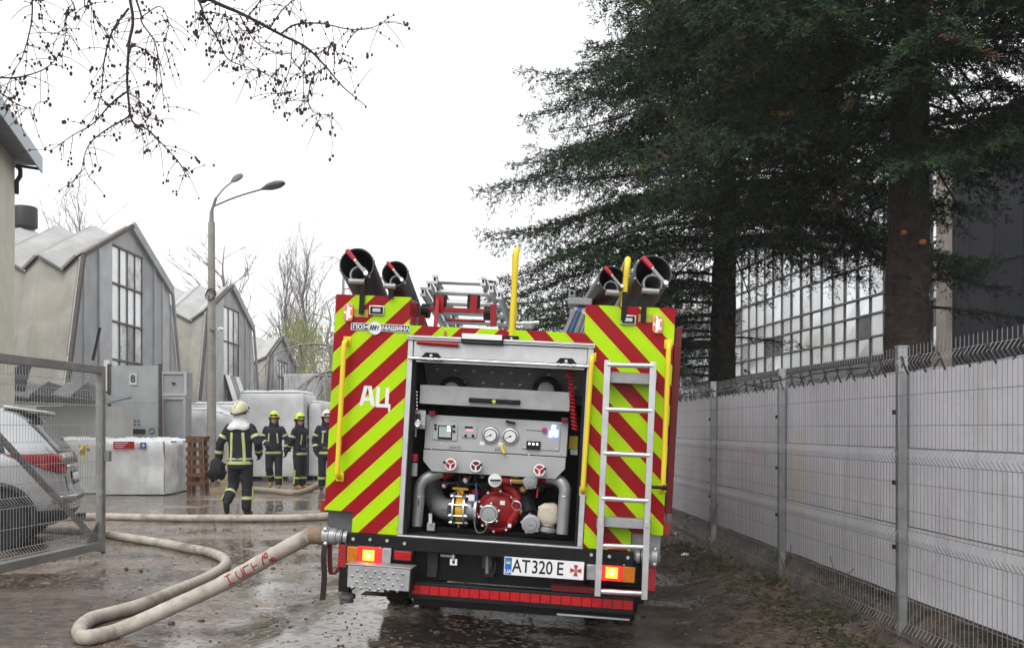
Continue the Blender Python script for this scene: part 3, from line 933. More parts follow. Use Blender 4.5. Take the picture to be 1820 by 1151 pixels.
alu = mat('aluminium', (.58, .59, .60), .34, .8, .1, 10, .03, 80, dirt=.12)
alu_dull = mat('dull_aluminium', (.36, .365, .37), .5, .55, .12, 10, .05, 80, dirt=.25)
tread = mat('tread_plate', (.52, .53, .54), .42, .35, .12, 20, .3, 25, dirt=.2)
blk = mat('black_paint', (.009, .009, .0095), .45, 0, .3, 9, .05, dirt=.25, dirtcol=(.035, .03, .026), spec=.2)
blk_matt = mat('black_bay', (.010, .010, .011), .7, 0, .3, 6)
rubber = mat('tyre_rubber', (.012, .014, .015), .8, 0, .3, 20, .15, 60, dirt=.35, dirtcol=(.05, .042, .035))
yel = mat('yellow_rail', (.78, .60, .03), .35, 0, .06, 6, 0, dirt=.1, dirtcol=(.35, .28, .1))
panel_grey = mat('panel_grey', (.40, .41, .42), .5, .15, .07, 4, .02)
pipe_grey = mat('pipe_grey', (.33, .34, .35), .38, .35, .08, 6, .02, dirt=.1)
pump_red = mat('pump_red', (.29, .005, .010), .35, 0, .12, 9, .06, dirt=.2)
yel_valve = mat('valve_yellow', (.72, .40, .015), .4, 0, .08, 6)
chrome = mat('bolt_steel', (.62, .62, .62), .3, .9, .1, 10)
brass = mat('brass', (.42, .29, .10), .38, .8, .15, 10)
tube_black = mat('hose_tube', (.055, .057, .060), .42, .15, .2, 8, .05, dirt=.2, dirtcol=(.12, .12, .12))
cap_grey = mat('tube_bracket', (.26, .27, .275), .45, .4, .1, 8)
white_print = mat('white_print', (.78, .79, .80), .5, var=.03)
red_handle = mat('red_handle', (.42, .02, .035), .45)

def tbox(name, x0, x1, y0, y1, z0, z1, m, par=truck, bevel=.003):
    return MB().box(x0, x1, y0, y1, z0, z1).build(name, m, par, bevel=bevel)

def pbox(name, pa, pb, y0, y1, m, par=truck, bevel=.002):
    """box whose front face spans two photo pixels at depth y0"""
    a, b = P(*pa, y0), P(*pb, y0)
    return MB().box(min(a.x, b.x), max(a.x, b.x), y0, y1, min(a.z, b.z), max(a.z, b.z)).build(name, m, par, bevel=bevel)

XL, XR = -1.12, 1.12
ZT, ZB2, ZS = 2.34, 2.155, .90                    # tower tops, beam top, side bottoms
OX0, OX1, OZ0, OZ1 = -.572, .568, .782, 2.028      # pump bay opening
ZP = P(627, 945).z                                 # panel bottom inside the corner notches
NL, NR = P(626, 930).x, P(1121, 965).x             # inner edges of the corner notches

# rear skins, cut from sheet round the bay
def skin(name, poly):
    return MB().prism([(x, 0, z) for x, z in poly], (0, .03, 0)).build(name, chev, truck, smooth=False)
skin('rear_panel', [(XL, ZS), (NL, ZS), (NL, ZP), (OX0 - .042, ZP), (OX0 - .042, ZT), (XL, ZT)])
skin('rear_panel', [(OX1 + .045, ZP), (NR, ZP), (NR, ZS - .02), (XR, ZS - .02), (XR, ZT), (OX1 + .045 - .07, ZT), (OX1 - .025, ZB2), (OX1 - .025, OZ1 + .062), (OX1 + .045, OZ1 + .062)])
skin('rear_beam', [(OX0 - .04, OZ1 + .064), (OX1 - .027, OZ1 + .064), (OX1 - .027, ZB2), (OX0 - .04, ZB2)])
# body: side walls with shutters, roof deck, towers
for s, x in ((-1, XL), (1, XR)):
    xi = x - s * .05
    tbox('side_wall', min(x, xi), max(x, xi), .031, 4.3, ZS, 2.10, red)
    for k in range(3):
        y0 = .25 + k * 1.32
        o = tbox('side_shutter', min(x, x + s * .012), max(x, x + s * .012), y0, y0 + 1.2, ZS + .1, 1.95, alu)
        for j in range(11): tbox('shutter_slat', min(x + s * .012, x + s * .018), max(x + s * .012, x + s * .018), y0 + .02, y0 + 1.18, ZS + .13 + j * .075, ZS + .195 + j * .075, alu_dull, o, 0)
    tbox('side_moulding', min(x, x + s * .045), max(x, x + s * .045), .05, 4.25, ZS - .02, ZS + .06, red)
    xa, xb = (XL, OX0 - .042) if s < 0 else (OX1 - .025, XR)
    tbox('roof_tower', xa + .004, xb - .004, .031, .30, 2.101, ZT - .002, red)
tbox('side_rail', XR + .005, XR + .05, .02, .10, ZS + .12, 2.22, mat('dark_red', (.13, .005, .009), .35))
tbox('roof_deck', XL + .052, XR - .052, .031, 4.3, 2.02, 2.098, tread)
tbox('front_bulkhead', XL + .052, XR - .052, 4.2, 4.3, ZS, 2.018, red)
# cab and chassis ahead of the body
cabm = MB()
cabm.prism([(-1.08, 4.45, .55), (-1.08, 6.35, .55), (-1.08, 6.45, 1.25), (-1.08, 6.12, 2.25), (-1.08, 5.9, 2.34), (-1.08, 4.45, 2.34)], (2.16, 0, 0))
cab_o = cabm.build('cab', red, truck, bevel=.04)
MB().prism([(-.95, 6.463, 1.32), (.95, 6.463, 1.32), (.95, 6.16, 2.2), (-.95, 6.16, 2.2)], (0, .012, .004)).build('windscreen', pane_grey, cab_o)
for s in (-1, 1):
    MB().prism([(s * 1.085, 5.2, 1.35), (s * 1.085, 6.2, 1.35), (s * 1.085, 5.95, 2.15), (s * 1.085, 5.2, 2.15)], (s * .006, 0, 0)).build('cab_window', pane_grey, cab_o)
tbox('chassis', -.42, .42, .35, 6.0, .55, .80, blk)
tbox('bay_underside', XL + .06, XR - .06, .15, 4.3, .70, .78, blk)
def wheel(x0, x1, yc):
    c = (x0, yc, .42)
    w = x1 - x0
    o = MB().lathe(c, (1, 0, 0), [(0, .25), (.01, .36), (.03, .405), (w * .25, .42), (w * .75, .42), (w - .03, .405), (w - .01, .36), (w, .25)], 40).build('tyre', rubber, truck)
    MB().lathe((x0 + .03, yc, .42), (1, 0, 0), [(0, .08), (.02, .2), (.05, .245), (w - .08, .245), (w - .06, .1)], 28).build('rim', alu_dull, o)
    for k in range(40):
        g = 2 * PI * k / 40
        MB().bar((x0 + .03, yc + math.sin(g) * .419, .42 + math.cos(g) * .419), (x0 + w - .03, yc + math.sin(g) * .419, .42 + math.cos(g) * .419), .028, .012, (0, math.sin(g), math.cos(g))).build('tread_block', rubber, o, smooth=False)
for s in (-1, 1):
    for a, b in ((.58, .80), (.83, 1.05)):
        wheel(min(s * a, s * b), max(s * a, s * b), 1.75)
    wheel(min(s * .80, s * 1.05), max(s * .80, s * 1.05), 5.3)
    tbox('mud_flap', min(s * .56, s * 1.07), max(s * .56, s * 1.07), 1.18, 1.195, .22, .70, rubber)
MB().cyl((-1.05, 1.75, .42), (1.05, 1.75, .42), .07).build('rear_axle', blk, truck)
MB().ball((0, 1.75, .42), (.2, .22, .2), 16, 10).build('differential', blk, truck)

# pump bay
bay = tbox('pump_bay', OX0 - .01, OX1 + .01, .90, .92, OZ0 - .02, OZ1 + .02, blk_matt)
tbox('bay_wall', OX0 - .03, OX0 - .005, .05, .90, OZ0, OZ1, blk_matt, bay)
tbox('bay_wall', OX1 + .005, OX1 + .03, .05, .90, OZ0, OZ1, blk_matt, bay)
tbox('bay_floor', OX0 - .03, OX1 + .03, .03, .90, OZ0 - .035, OZ0 - .012, mat('bay_floor', (.03, .03, .032), .35, .2, .3, 9, .1), bay)
tbox('bay_roof', OX0 - .03, OX1 + .03, .05, .90, OZ1 + .0, OZ1 + .02, blk_matt, bay)
MB().prism([(OX0, .62, 1.70), (OX1, .62, 1.70), (OX1, .36, OZ1 - .10), (OX0, .36, OZ1 - .10)], (0, .02, .0)).build('tread_plate_lining', tread, bay)
for k in range(9):                                                   # raised lozenges of the lining
    for j in range(3):
        x = OX0 + .08 + k * .13 + (j % 2) * .06
        z = 1.74 + j * .075
        y = .62 - (z - 1.70) / (OZ1 - .1 - 1.70) * .26
        MB().bar((x, y - .004, z), (x + .05, y - .004, z + .03), .012, .012).build('tread_lozenge', tread, bay)
# door frame, shutter box and sill
fr = tbox('door_frame', OX0 - .040, OX0 - .006, -.012, .10, OZ0 - .01, OZ1 + .03, alu)
tbox('guide_slot', OX0 - .006, OX0 + .014, .02, .09, OZ0 - .01, OZ1 - .115, blk, fr)
fr2 = tbox('door_frame', OX1 + .006, OX1 + .042, -.012, .10, OZ0 - .01, OZ1 + .03, alu)
tbox('guide_slot', OX1 - .014, OX1 + .006, .02, .09, OZ0 - .01, OZ1 - .115, blk, fr2)
head = tbox('shutter_box', OX0 - .004, OX1 + .004, -.002, .10, OZ1 - .078, OZ1 + .028, alu)
tbox('head_rail', OX0 - .046, OX1 + .05, -.035, .012, OZ1 + .030, OZ1 + .060, alu, head)
tbox('head_groove', OX0 - .04, OX1 + .044, -.038, -.034, OZ1 + .041, OZ1 + .046, blk, head, 0)
tbox('shutter_slat', OX0 + .01, OX1 - .01, .02, .06, OZ1 - .112, OZ1 - .079, alu, head)
MB().cyl((OX0 - .03, -.025, OZ1 - .090), (OX1 + .03, -.025, OZ1 - .090), .010, n=12).build('lift_bar', chrome, head)
for px in (766, 1006):
    c = P(px, 636 if px < 900 else 646, -.03)
    c.z += .004
    lt = MB().prism([(c.x - .075, -.03, c.z - .022), (c.x + .075, -.03, c.z - .022), (c.x + .066, -.03, c.z + .0), (c.x + .04, -.03, c.z + .032), (c.x - .04, -.03, c.z + .032), (c.x - .066, -.03, c.z + .0)], (0, .028, 0)).build('latch', blk, head, bevel=.003)
    MB().cyl((c.x, -.036, c.z + .012), (c.x, -.03, c.z + .012), .010, n=12).build('latch_key', chrome, head)
    tbox('latch_roller', c.x - .022, c.x + .022, -.042, -.030, c.z - .018, c.z - .004, white_print, head)
    for s in (-1, 1): tbox('latch_roller', c.x + s * .05 - .012, c.x + s * .05 + .012, -.040, -.030, c.z - .016, c.z - .004, white_print, head)
sill = tbox('sill', OX0 - .045, OX1 + .045, -.016, .03, OZ0 - .052, OZ0 - .012, alu)
for k in range(5):
    x = OX0 + .16 + k * .21
    tbox('sill_stain', x, x + .09, -.0175, -.0155, OZ0 - .045, OZ0 - .02, alu_dull, sill, 0)

# upper drawer
dr = pbox('drawer', (747, 683), (1012, 731), .10, .60, alu_dull)
pbox('drawer_handle', (833, 706), (924, 719), .07, .10, blk, dr, .006)
c = P(878, 713, .068)
MB().cyl((c.x, .062, c.z), (c.x, .07, c.z), .013, n=14).build('handle_lock', mat('lime_dot', (.5, .55, .1), .4), dr)
for px, py in ((768, 726), (1004, 738)):
    c = P(px, py + 4, .12)
    tbox('bump_stop', c.x - .022, c.x + .022, .11, .2, c.z - .03, c.z - .0, mat('dark_red', (.16, .006, .01), .35), dr)
for px in (806, 972):                                                # wheels of the reel trolley above the drawer
    c = P(px, 690, .42)
    o = MB().lathe((c.x, .34, c.z - .015), (0, 1, 0), [(0, .03), (.01, .085), (.02, .095), (.05, .1), (.08, .095), (.09, .03)], 28).build('trolley_wheel', rubber, truck)
    MB().lathe((c.x, .325, c.z - .015), (0, 1, 0), [(0, .02), (.01, .055), (.03, .06)], 20).build('wheel_hub', alu_dull, o)

# control panel
YP = .16
a, b = P(757, 736, YP), P(1007, 813, YP)
cpanel = MB().box(a.x, b.x, YP, YP + .03, b.z + .005, a.z).build('control_panel', panel_grey, truck, bevel=.004)
zl = P(880, 840, YP).z
lp = MB().prism([(a.x + .0, YP - .015, b.z), (b.x - .005, YP - .015, b.z), (b.x - .005, YP - .015, zl + .055), (b.x - .065, YP - .015, zl - .015), (a.x + .065, YP - .015, zl - .015), (a.x + .0, YP - .015, zl + .055)], (0, .03, 0)).build('lower_panel', panel_grey, truck, bevel=.003)
for px, py in ((766, 743), (783, 743), (806, 745), (766, 797), (783, 789), (1000, 752), (997, 806), (850, 745), (940, 808)):
    c = P(px, py, YP)
    MB().ball((c.x, YP - .002, c.z), (.006, .004, .006), 8, 6).build('screw', chrome, cpanel)
ds = pbox('pump_display', (770, 751), (812, 783), YP - .008, YP + .001, panel_grey, cpanel)
pbox('display_bezel', (779, 755), (803, 781), YP - .012, YP - .007, blk, ds)
pbox('display_screen', (781, 757), (801, 777), YP - .014, YP - .011, mat('lcd', (.30, .36, .33), .2, var=.05, emit=(.5, .6, .55), es=.15), ds, 0)
for py in (757, 763): pbox('lit_digit', (795, py), (800, py + 3), YP - .0155, YP - .0135, mat('lit_green', (.5, .8, .6), .3, emit=(.6, 1, .8), es=2.5), ds, 0)
for k in range(3): pbox('display_line', (783, 759 + k * 5), (792 - k, 760 + k * 5), YP - .0155, YP - .0135, mat('lcd_ink', (.12, .15, .14), .4), ds, 0)
for px, py in ((807, 757), (807, 766), (774, 755), (774, 761)):
    c = P(px, py, YP - .01)
    MB().cyl((c.x, YP - .016, c.z), (c.x, YP - .008, c.z), .009, n=12).build('push_button', blk, ds)
dg_ = pbox('level_gauge', (822, 753), (847, 778), YP - .007, YP + .001, panel_grey, cpanel)
pbox('gauge_window', (826, 757), (840, 761), YP - .009, YP - .006, blk, dg_, 0)
pbox('red_digits', (830, 763), (840, 766), YP - .009, YP - .006, mat('lit_red', (.6, .05, .08), .3, emit=(1, .1, .15), es=3), dg_, 0)
for px in (828, 841):
    c = P(px, 774, YP)
    MB().cyl((c.x, YP - .014, c.z), (c.x, YP - .006, c.z), .009, n=12).build('knob', blk, dg_)
for k, (px, py) in enumerate(((872, 773), (907, 775))):
    c = P(px, py, YP)
    g = MB().lathe((c.x, YP - .018, c.z), (0, 1, 0), [(0, .046), (.002, .052), (.010, .060), (.018, .062)], 32).build('pressure_gauge', alu, cpanel)
    MB().cyl((c.x, YP - .0195, c.z), (c.x, YP - .017, c.z), .044, n=32).build('dial', mat('dial_white', (.72, .73, .73), .35, var=.03), g)
    MB().torus((c.x, YP - .019, c.z), (0, 1, 0), .043, .0035, 32, 6).build('bezel', dark_steel, g)
    MB().bar((c.x + .012, YP - .021, c.z + .006), (c.x - .03, YP - .021, c.z - .013), .004, .002).build('needle', blk, g)
    MB().cyl((c.x, YP - .023, c.z), (c.x, YP - .019, c.z), .006, n=10).build('needle_hub', blk, g)
    for q in range(9):
        an = R(-220 + q * 32.5)
        MB().bar((c.x + math.cos(an) * .034, YP - .0202, c.z - math.sin(an) * .034), (c.x + math.cos(an) * .039, YP - .0202, c.z - math.sin(an) * .039), .003, .001).build('tick', blk, g)
for px, py in ((857, 787), (890, 789)): pbox('small_label', (px - 4, py - 3), (px + 4, py + 4), YP - .003, YP + .001, white_print, cpanel, 0)
lv = MB().bar(P(899, 748, YP - .02), P(916, 752, YP - .02), .022, .016).build('toggle_lever', blk, cpanel, bevel=.003)
MB().bar(P(891, 789, YP - .03), P(897, 806, YP - .04), .026, .014).build('yellow_lever', yel, cpanel, bevel=.004)
sw = pbox('switch_panel', (930, 750), (994, 801), YP - .006, YP + .001, panel_grey, cpanel)
for px, py in ((933, 753), (990, 757), (932, 795), (989, 798)):
    c = P(px, py, YP - .006)
    MB().ball((c.x, YP - .007, c.z), (.006, .003, .006), 8, 6).build('screw', chrome, sw)
c = P(968, 764, YP)
MB().cyl((c.x, YP - .022, c.z), (c.x, YP - .005, c.z), .017, n=16).build('stop_button', mat('magenta_button', (.35, .05, .12), .4), sw)
pbox('switch_block', (936, 783), (960, 799), YP - .018, YP - .005, blk, sw)
for k in range(3): pbox('rocker_light', (939 + k * 7, 786 + k * .5), (942.5 + k * 7, 790 + k * .5), YP - .020, YP - .017, mat('rocker_white', (.8, .8, .85), .3, emit=(.9, .9, 1), es=1.2), sw, 0)
blue = mat('blue_led', (.2, .3, .9), .3, emit=(.18, .30, 1.0), es=9)
for px, py, h in ((979, 769, 7), (984, 762, 14), (989, 768, 8)): pbox('warning_light', (px - 2.5, py - h / 2), (px + 2, py + h / 2 + 4), YP - .012, YP - .005, blue, sw, 0)
pbox('maker_strip', (935, 763), (963, 766), YP - .008, YP - .0055, mat('grey_ink', (.12, .12, .13), .5), sw, 0)
def stamp(px, py, w, n, par):                                        # faint stamped writing above controls
    for k in range(n):
        pbox('stamp_stroke', (px + k * w / n, py), (px + k * w / n + w / n * .55, py + 5), YP - .0025, YP + .001, mat('stamp_ink', (.20, .20, .19), .6), par, 0)
stamp(799, 792, 22, 5, cpanel)
stamp(880, 796, 10, 2, cpanel)
# handwheels on the lower panel
for px, py in ((801, 825), (846, 828), (959, 835)):
    c = P(px, py, YP - .06)
    hw = MB().torus((c.x, YP - .065, c.z), (0, 1, 0), .036, .0055, 28, 8).build('handwheel', white_print, lp)
    MB().cyl((c.x, YP - .066, c.z), (c.x, YP - .014, c.z), .030, n=24).build('wheel_disc', red_handle if px != 846 else mat('dark_red', (.16, .006, .01), .35), hw)
    for q in range(3):
        an = R(90 + 120 * q)
        MB().bar((c.x, YP - .070, c.z), (c.x + math.cos(an) * .036, YP - .068, c.z - math.sin(an) * .036), .011, .006).build('spoke', white_print, hw)
    MB().cyl((c.x + .03 * (1 if px != 801 else -1), YP - .09, c.z + .012), (c.x + .045 * (1 if px != 801 else -1), YP - .09, c.z + .014), .009, n=10).build('grip', blk, hw)
    stamp(px - 7, py - 17, 14, 4, lp)

# pipework and pump
def pipe(name, pts, r, m=pipe_grey, par=truck, n=20, k=6):
    return MB().tube(smooth_path(pts, k), r, n).build(name, m, par)
def L2(px, py, y): return P(px, py, y)
p_l = pipe('delivery_pipe', [L2(793, 838, .24), L2(772, 843, .22), L2(755, 851, .20), L2(746, 864, .19), L2(744.5, 885, .19), L2(741, 934, .19)], .038)
MB().torus(L2(744.5, 881, .19), (0, .03, 1), .0375, .003, 24, 6).build('weld_seam', alu, p_l)
MB().bar(L2(744, 888, .148), L2(743, 899, .148), .005, .002).build('flow_arrow', blk, p_l)
MB().cyl(L2(784, 840, .22), L2(800, 834, .25), .05, n=20).build('red_flange', pump_red, p_l)
p_r = pipe('delivery_pipe', [L2(972, 848, .24), L2(985, 850, .22), L2(997, 856, .20), L2(1004, 868, .19), L2(1003.5, 885, .19), L2(999, 948, .19)], .041)
MB().torus(L2(1003.5, 881, .19), (0, .03, 1), .0405, .003, 24, 6).build('weld_seam', alu, p_r)
MB().cyl(L2(962, 846, .26), L2(975, 848, .24), .05, n=20).build('red_flange', pump_red, p_r)
p_s = pipe('suction_pipe', [L2(768, 858, .52), L2(769, 875, .48), L2(776, 892, .40), L2(790, 903, .34), L2(806, 906, .30)], .075, n=28)
MB().bar(L2(784, 905, .245), L2(793, 905, .235), .005, .002).build('flow_arrow', blk, p_s)
# butterfly valve
vy = .29
c0, c1 = P(808, 904, vy), P(827, 905, vy)
vx = (c1 - c0).normalized()
valve = MB().lathe(c0 + vx * .012, vx, [(0, .06), (.004, .088), (.052, .088), (.056, .06)], 28).build('butterfly_valve', yel_valve, truck)
tbox('valve_neck', (c0.x + c1.x) / 2 - .022, (c0.x + c1.x) / 2 + .022, vy - .03, vy + .03, c0.z + .07, c0.z + .145, yel_valve, valve)
tbox('valve_yoke', (c0.x + c1.x) / 2 - .055, (c0.x + c1.x) / 2 + .055, vy - .035, vy + .035, c0.z + .135, c0.z + .152, yel_valve, valve)
for c in (c0, c1):
    MB().lathe(c - vx * .006, vx, [(0, .07), (.001, .112), (.012, .112), (.013, .07)], 32).build('flange', alu, valve)
for k in range(8):
    an = 2 * PI * (k + .5) / 8
    if math.cos(an) > -.35:
        off = Vector((0, -math.cos(an) * .098, math.sin(an) * .098))
        MB().cyl(c0 - vx * .028 + off, c1 + vx * .028 + off, .0065, n=8).build('stud', chrome, valve)
        for cc, sg in ((c0, -1), (c1, 1)):
            MB().cyl(cc + vx * sg * .008 + off, cc + vx * sg * .020 + off, .013, n=6).build('nut', chrome, valve)
MB().cyl(c0 + vx * .034 + Vector((0, 0, -.125)), c0 + vx * .034 + Vector((0, 0, -.085)), .008, n=8).build('valve_stub', yel_valve, valve)
MB().bar(P(786, 857, .24), P(886, 862, .27), .012, .02).build('valve_rod', blk, valve)
MB().cyl(c1 + vx * .01, c1 + vx * .085, .072, n=28).build('intake_neck', pipe_grey, valve)
MB().lathe(c1 + vx * .07, vx, [(0, .07), (.002, .10), (.016, .10), (.018, .07)], 28).build('flange', alu, valve)
# red pump
pc = P(886, 906, .34)
pump = MB().lathe((pc.x, .24, pc.z), (0, 1, 0), [(0, .06), (.008, .10), (.03, .125), (.05, .142), (.10, .150), (.16, .145), (.2, .11)], 36).build('pump_volute', pump_red, truck)
MB().torus((pc.x + .006, .29, pc.z), (0, 1, 0), .126, .026, 36, 12).build('volute_rim', pump_red, pump)
MB().tube(smooth_path([P(905, 930, .27), P(920, 905, .27), P(915, 875, .27), P(895, 860, .28)], 5), .035, 14).build('volute_scroll', pump_red, pump)
MB().cyl(P(905, 858, .33), P(907, 905, .36), .05, n=18).build('discharge_column', pump_red, pump)
MB().cyl(P(884, 870, .27), P(884, 848, .27), .045, n=18).build('neck', pump_red, pump)
MB().cyl(P(845, 878, .33), P(845, 868, .33), .04, n=16).build('primer', pump_red, pump)
for k in range(10):
    an = 2 * PI * k / 10 + .2
    c = Vector((pc.x + math.cos(an) * .140, .250, pc.z + math.sin(an) * .140))
    MB().cyl(c, c + Vector((0, .02, 0)), .009, n=6).build('pump_bolt', chrome, pump)
cc = P(869, 913, .20)
cap = MB().lathe((cc.x, .185, cc.z), (0, 1, 0), [(0, .012), (.001, .045), (.006, .05), (.006, .062), (.03, .066), (.07, .066)], 32).build('suction_cap', pipe_grey, truck)
MB().torus((cc.x, .187, cc.z), (0, 1, 0), .056, .005, 30, 6).build('cap_ring', alu, cap)
for k in range(6):
    an = 2 * PI * k / 6 + .35
    MB().ball((cc.x + math.cos(an) * .071, .205, cc.z + math.sin(an) * .071), (.014, .016, .014), 10, 7).build('cap_lug', chrome, cap)
MB().tube(smooth_path([P(868, 920, .17), P(862, 942, .17), P(848, 945, .18), P(842, 925, .22)], 5), .003, 5).build('chain', grey_steel, cap)
tbox('pump_tag', P(903, 930, .23).x, P(909, 930, .23).x, .222, .23, P(903, 936, .23).z, P(903, 930, .23).z, white_print, pump, 0)
# tank valve row
vc = P(880, 853, .16)
vl = MB().lathe((vc.x, .14, vc.z), (0, 1, 0), [(0, .02), (.001, .044), (.018, .047), (.03, .047)], 28).build('valve_disc', white_print, truck)
MB().bar(P(871, 853, .12), P(890, 853, .12), .02, .012).build('valve_lever', blk, vl, bevel=.004)
MB().cyl(P(886, 853, .2), P(908, 854, .2), .033, n=18).build('red_pipe', pump_red, vl)
MB().cyl(P(904, 853, .2), P(932, 855, .2), .022, n=16).build('brass_valve', brass, vl)
MB().cyl(P(912, 843, .19), P(922, 843, .19), .022, n=12).build('brass_bonnet', brass, vl)
for px in (905, 931): MB().cyl(P(px, 854, .2), P(px + 4, 854, .2), .03, n=8).build('union_nut', chrome, vl)
def storz(px, py, y, r, name, par=truck, m=pipe_grey):
    c = P(px, py, y)
    o = MB().lathe((c.x, y, c.z), (0, 1, 0), [(0, r * .15), (.001, r * .62), (.008, r * .66), (.008, r * .8), (.014, r), (.05, r), (.055, r * .75), (.09, r * .7)], 28).build(name, m, par)
    for k in range(5):
        an = 2 * PI * k / 5 + .5
        MB().bar((c.x + math.cos(an) * r * .9, y + .03, c.z + math.sin(an) * r * .9), (c.x + math.cos(an) * r * 1.13, y + .03, c.z + math.sin(an) * r * 1.13), .018, .035, (0, 1, 0)).build('lug', m, o, bevel=.003)
    MB().bar((c.x - r * .25, y - .004, c.z), (c.x + r * .25, y - .004, c.z), .008, .006).build('grip_bar', m, o)
    return o
storz(942, 856, .14, .048, 'outlet_cap')
dcap = storz(943, 931, .12, .062, 'drain_cap')
MB().tube(smooth_path([P(941, 915, .19), P(938, 900, .24), P(936, 886, .30), P(930, 876, .34)], 5), .055, 18).build('black_bend', blk, dcap)
MB().torus(P(918, 898, .16), (.2, 1, .3), .032, .004, 24, 6).build('small_handwheel', chrome, dcap)
MB().cyl(P(931, 912, .2), P(925, 906, .2), .022, n=12).build('brass_plug', brass, dcap)
MB().bar(P(956, 865, .2), P(954, 884, .2), .01, .01).build('drain_lever', red_handle, dcap)
pipe('feed_hose', [P(955, 858, .24), P(968, 862, .26), P(982, 850, .3)], .024, blk)
# canvas pouch with a coupling in the lower corner
canvas = mat('canvas', (.55, .49, .41), .9, 0, .12, 12, .4, 50, dirt=.2)
mbp = MB()
mbp.ball((0, 0, 0), (1, 1, 1), 20, 14)
pcn = P(974, 913, .22)
def squircle(v):
    x, y, z = v
    f = lambda q: math.copysign(abs(q) ** .55, q)
    return Vector((pcn.x + f(x) * .072 * (1 - .12 * z), .22 + f(y) * .06, pcn.z + f(z) * .075 + .008 * x + .006 * noise.noise((x * 4, y * 4, z * 4))))
mbp.v = [tuple(squircle(v)) for v in mbp.v]
pouch = mbp.build('canvas_pouch', canvas, truck)
MB().lathe(P(971, 946, .2), (.1, 0, 1), [(0, .05), (.012, .062), (.03, .062), (.035, .05), (.06, .045)], 24).build('hose_coupling', pipe_grey, pouch)
MB().torus(P(973, 934, .2), (.1, 0, 1), .046, .006, 24, 6).build('strap', mat('brown_strap', (.16, .08, .04), .7), pouch)
# left bay fittings
ex = pbox('red_lever', (730, 806), (740, 820), .08, .14, red_handle)
pbox('lever_bracket', (729, 822), (740, 846), .08, .12, alu_dull, ex)
c = P(743, 752, .07)
rg = MB().cyl((c.x, .055, c.z), (c.x, .075, c.z), .021, n=20).build('air_regulator', white_print, truck)
MB().torus((c.x, .055, c.z), (0, 1, 0), .021, .004, 20, 6).build('bezel', chrome, rg)
MB().cyl(P(743, 748, .08), P(743, 735, .08), .016, n=12).build('regulator_body', dark_steel, rg)
pbox('regulator_plate', (735, 728), (755, 762), .09, .1, panel_grey, rg)
MB().bar(P(733, 752, .07), P(756, 753, .07), .006, .006).build('regulator_pipe', chrome, rg)
for k in range(6): MB().cyl(P(741, 696 + k * 6, .06), P(741, 696 + k * 6, .09), .006, n=8).build('hole_plug', alu, fr)
ch = pbox('clip_bracket', (759, 928), (772, 943), .13, .16, alu_dull)
MB().bar(P(765, 930, .13), P(766, 896, .14), .010, .012).build('clip_rod', blk, ch)
MB().bar(P(765, 930, .12), P(765, 912, .12), .022, .012).build('clip_slide', chrome, ch)
# coiled red air hose on the right
coil = []
for k in range(150):
    t = k / 149
    ctr = P(1012 + 10 * t, 652 + 112 * t, .10)
    an = t * 2 * PI * 17
    coil.append(ctr + Vector((math.cos(an) * .017, math.sin(an) * .017, 0)))
MB().tube(coil, .006, 6).build('coiled_air_hose', mat('red_hose', (.42, .01, .02), .4), truck)
for (a_, b_, y0) in (((815, 855), (800, 878), .28), ((846, 858), (838, 900), .22)):
    pipe('blue_line', [P(*a_, y0), P((a_[0] + b_[0]) / 2 + 4, (a_[1] + b_[1]) / 2 + 6, y0), P(*b_, y0)], .006, mat('blue_hose', (.04, .13, .35), .4), n=8)
pipe('red_line', [P(812, 868, .26), P(822, 880, .24), P(842, 886, .24)], .004, mat('red_hose', (.42, .01, .02), .4), n=6)
for px, py, w, h, m in ((1019, 786, 7, 12, 'lab_y'), (1020, 803, 6, 5, 'lab_w'), (735, 768, 5, 8, 'lab_w'), (962, 905, 5, 6, 'lab_w'), (893, 893, 4, 4, 'lab_w'), (838, 884, 5, 6, 'lab_w')):
    pbox('sticker', (px - w, py - h), (px + w, py + h), .20 if px < 1000 else .3, .203 if px < 1000 else .303, yel if m == 'lab_y' else white_print, bevel=0)
for px, py, r_ in ((930, 868, .03), (828, 852, .026), (915, 888, .022), (858, 846, .02), (790, 862, .022)):      # small cocks and unions about the pump
    c = P(px, py, .26)
    o = MB().lathe((c.x, .23, c.z), (0, 1, 0), [(0, r_ * .5), (.01, r_ * .9), (.03, r_), (.06, r_ * .8)], 14).build('union', rnd.choice([chrome, brass, grey_steel]), truck)
    MB().bar((c.x, .225, c.z), (c.x + r_ * 1.6, .222, c.z + r_), .008, .006).build('cock_handle', red_handle, o)
for k in range(7):                                                   # dark cables drooping under the panel
    x = P(790 + k * 27, 846, .3).x
    z = P(790 + k * 27, 846, .3).z
    pipe('cable', [(x, .26, z + .05), (x + .02, .24, z - .03), (x + .06 + .02 * k, .27, z - .06 - .015 * (k % 3)), (x + .1, .34, z + .0)], .006, rnd.choice([blk, dark_steel]), n=8, k=5)
for k in range(16):                                                  # unlit clutter deep in the bay: brackets and cables
    x = OX0 + .1 + rnd.random() * .95
    z = OZ0 + .05 + rnd.random() * .45
    pipe('cable', [(x, .7, z), (x + rnd.uniform(-.1, .1), .62, z + rnd.uniform(-.1, .1)), (x + rnd.uniform(-.2, .2), .75, z + rnd.uniform(-.15, .15))], .008 + rnd.random() * .012, rnd.choice([blk, dark_steel, grey_steel]), n=8, k=4)

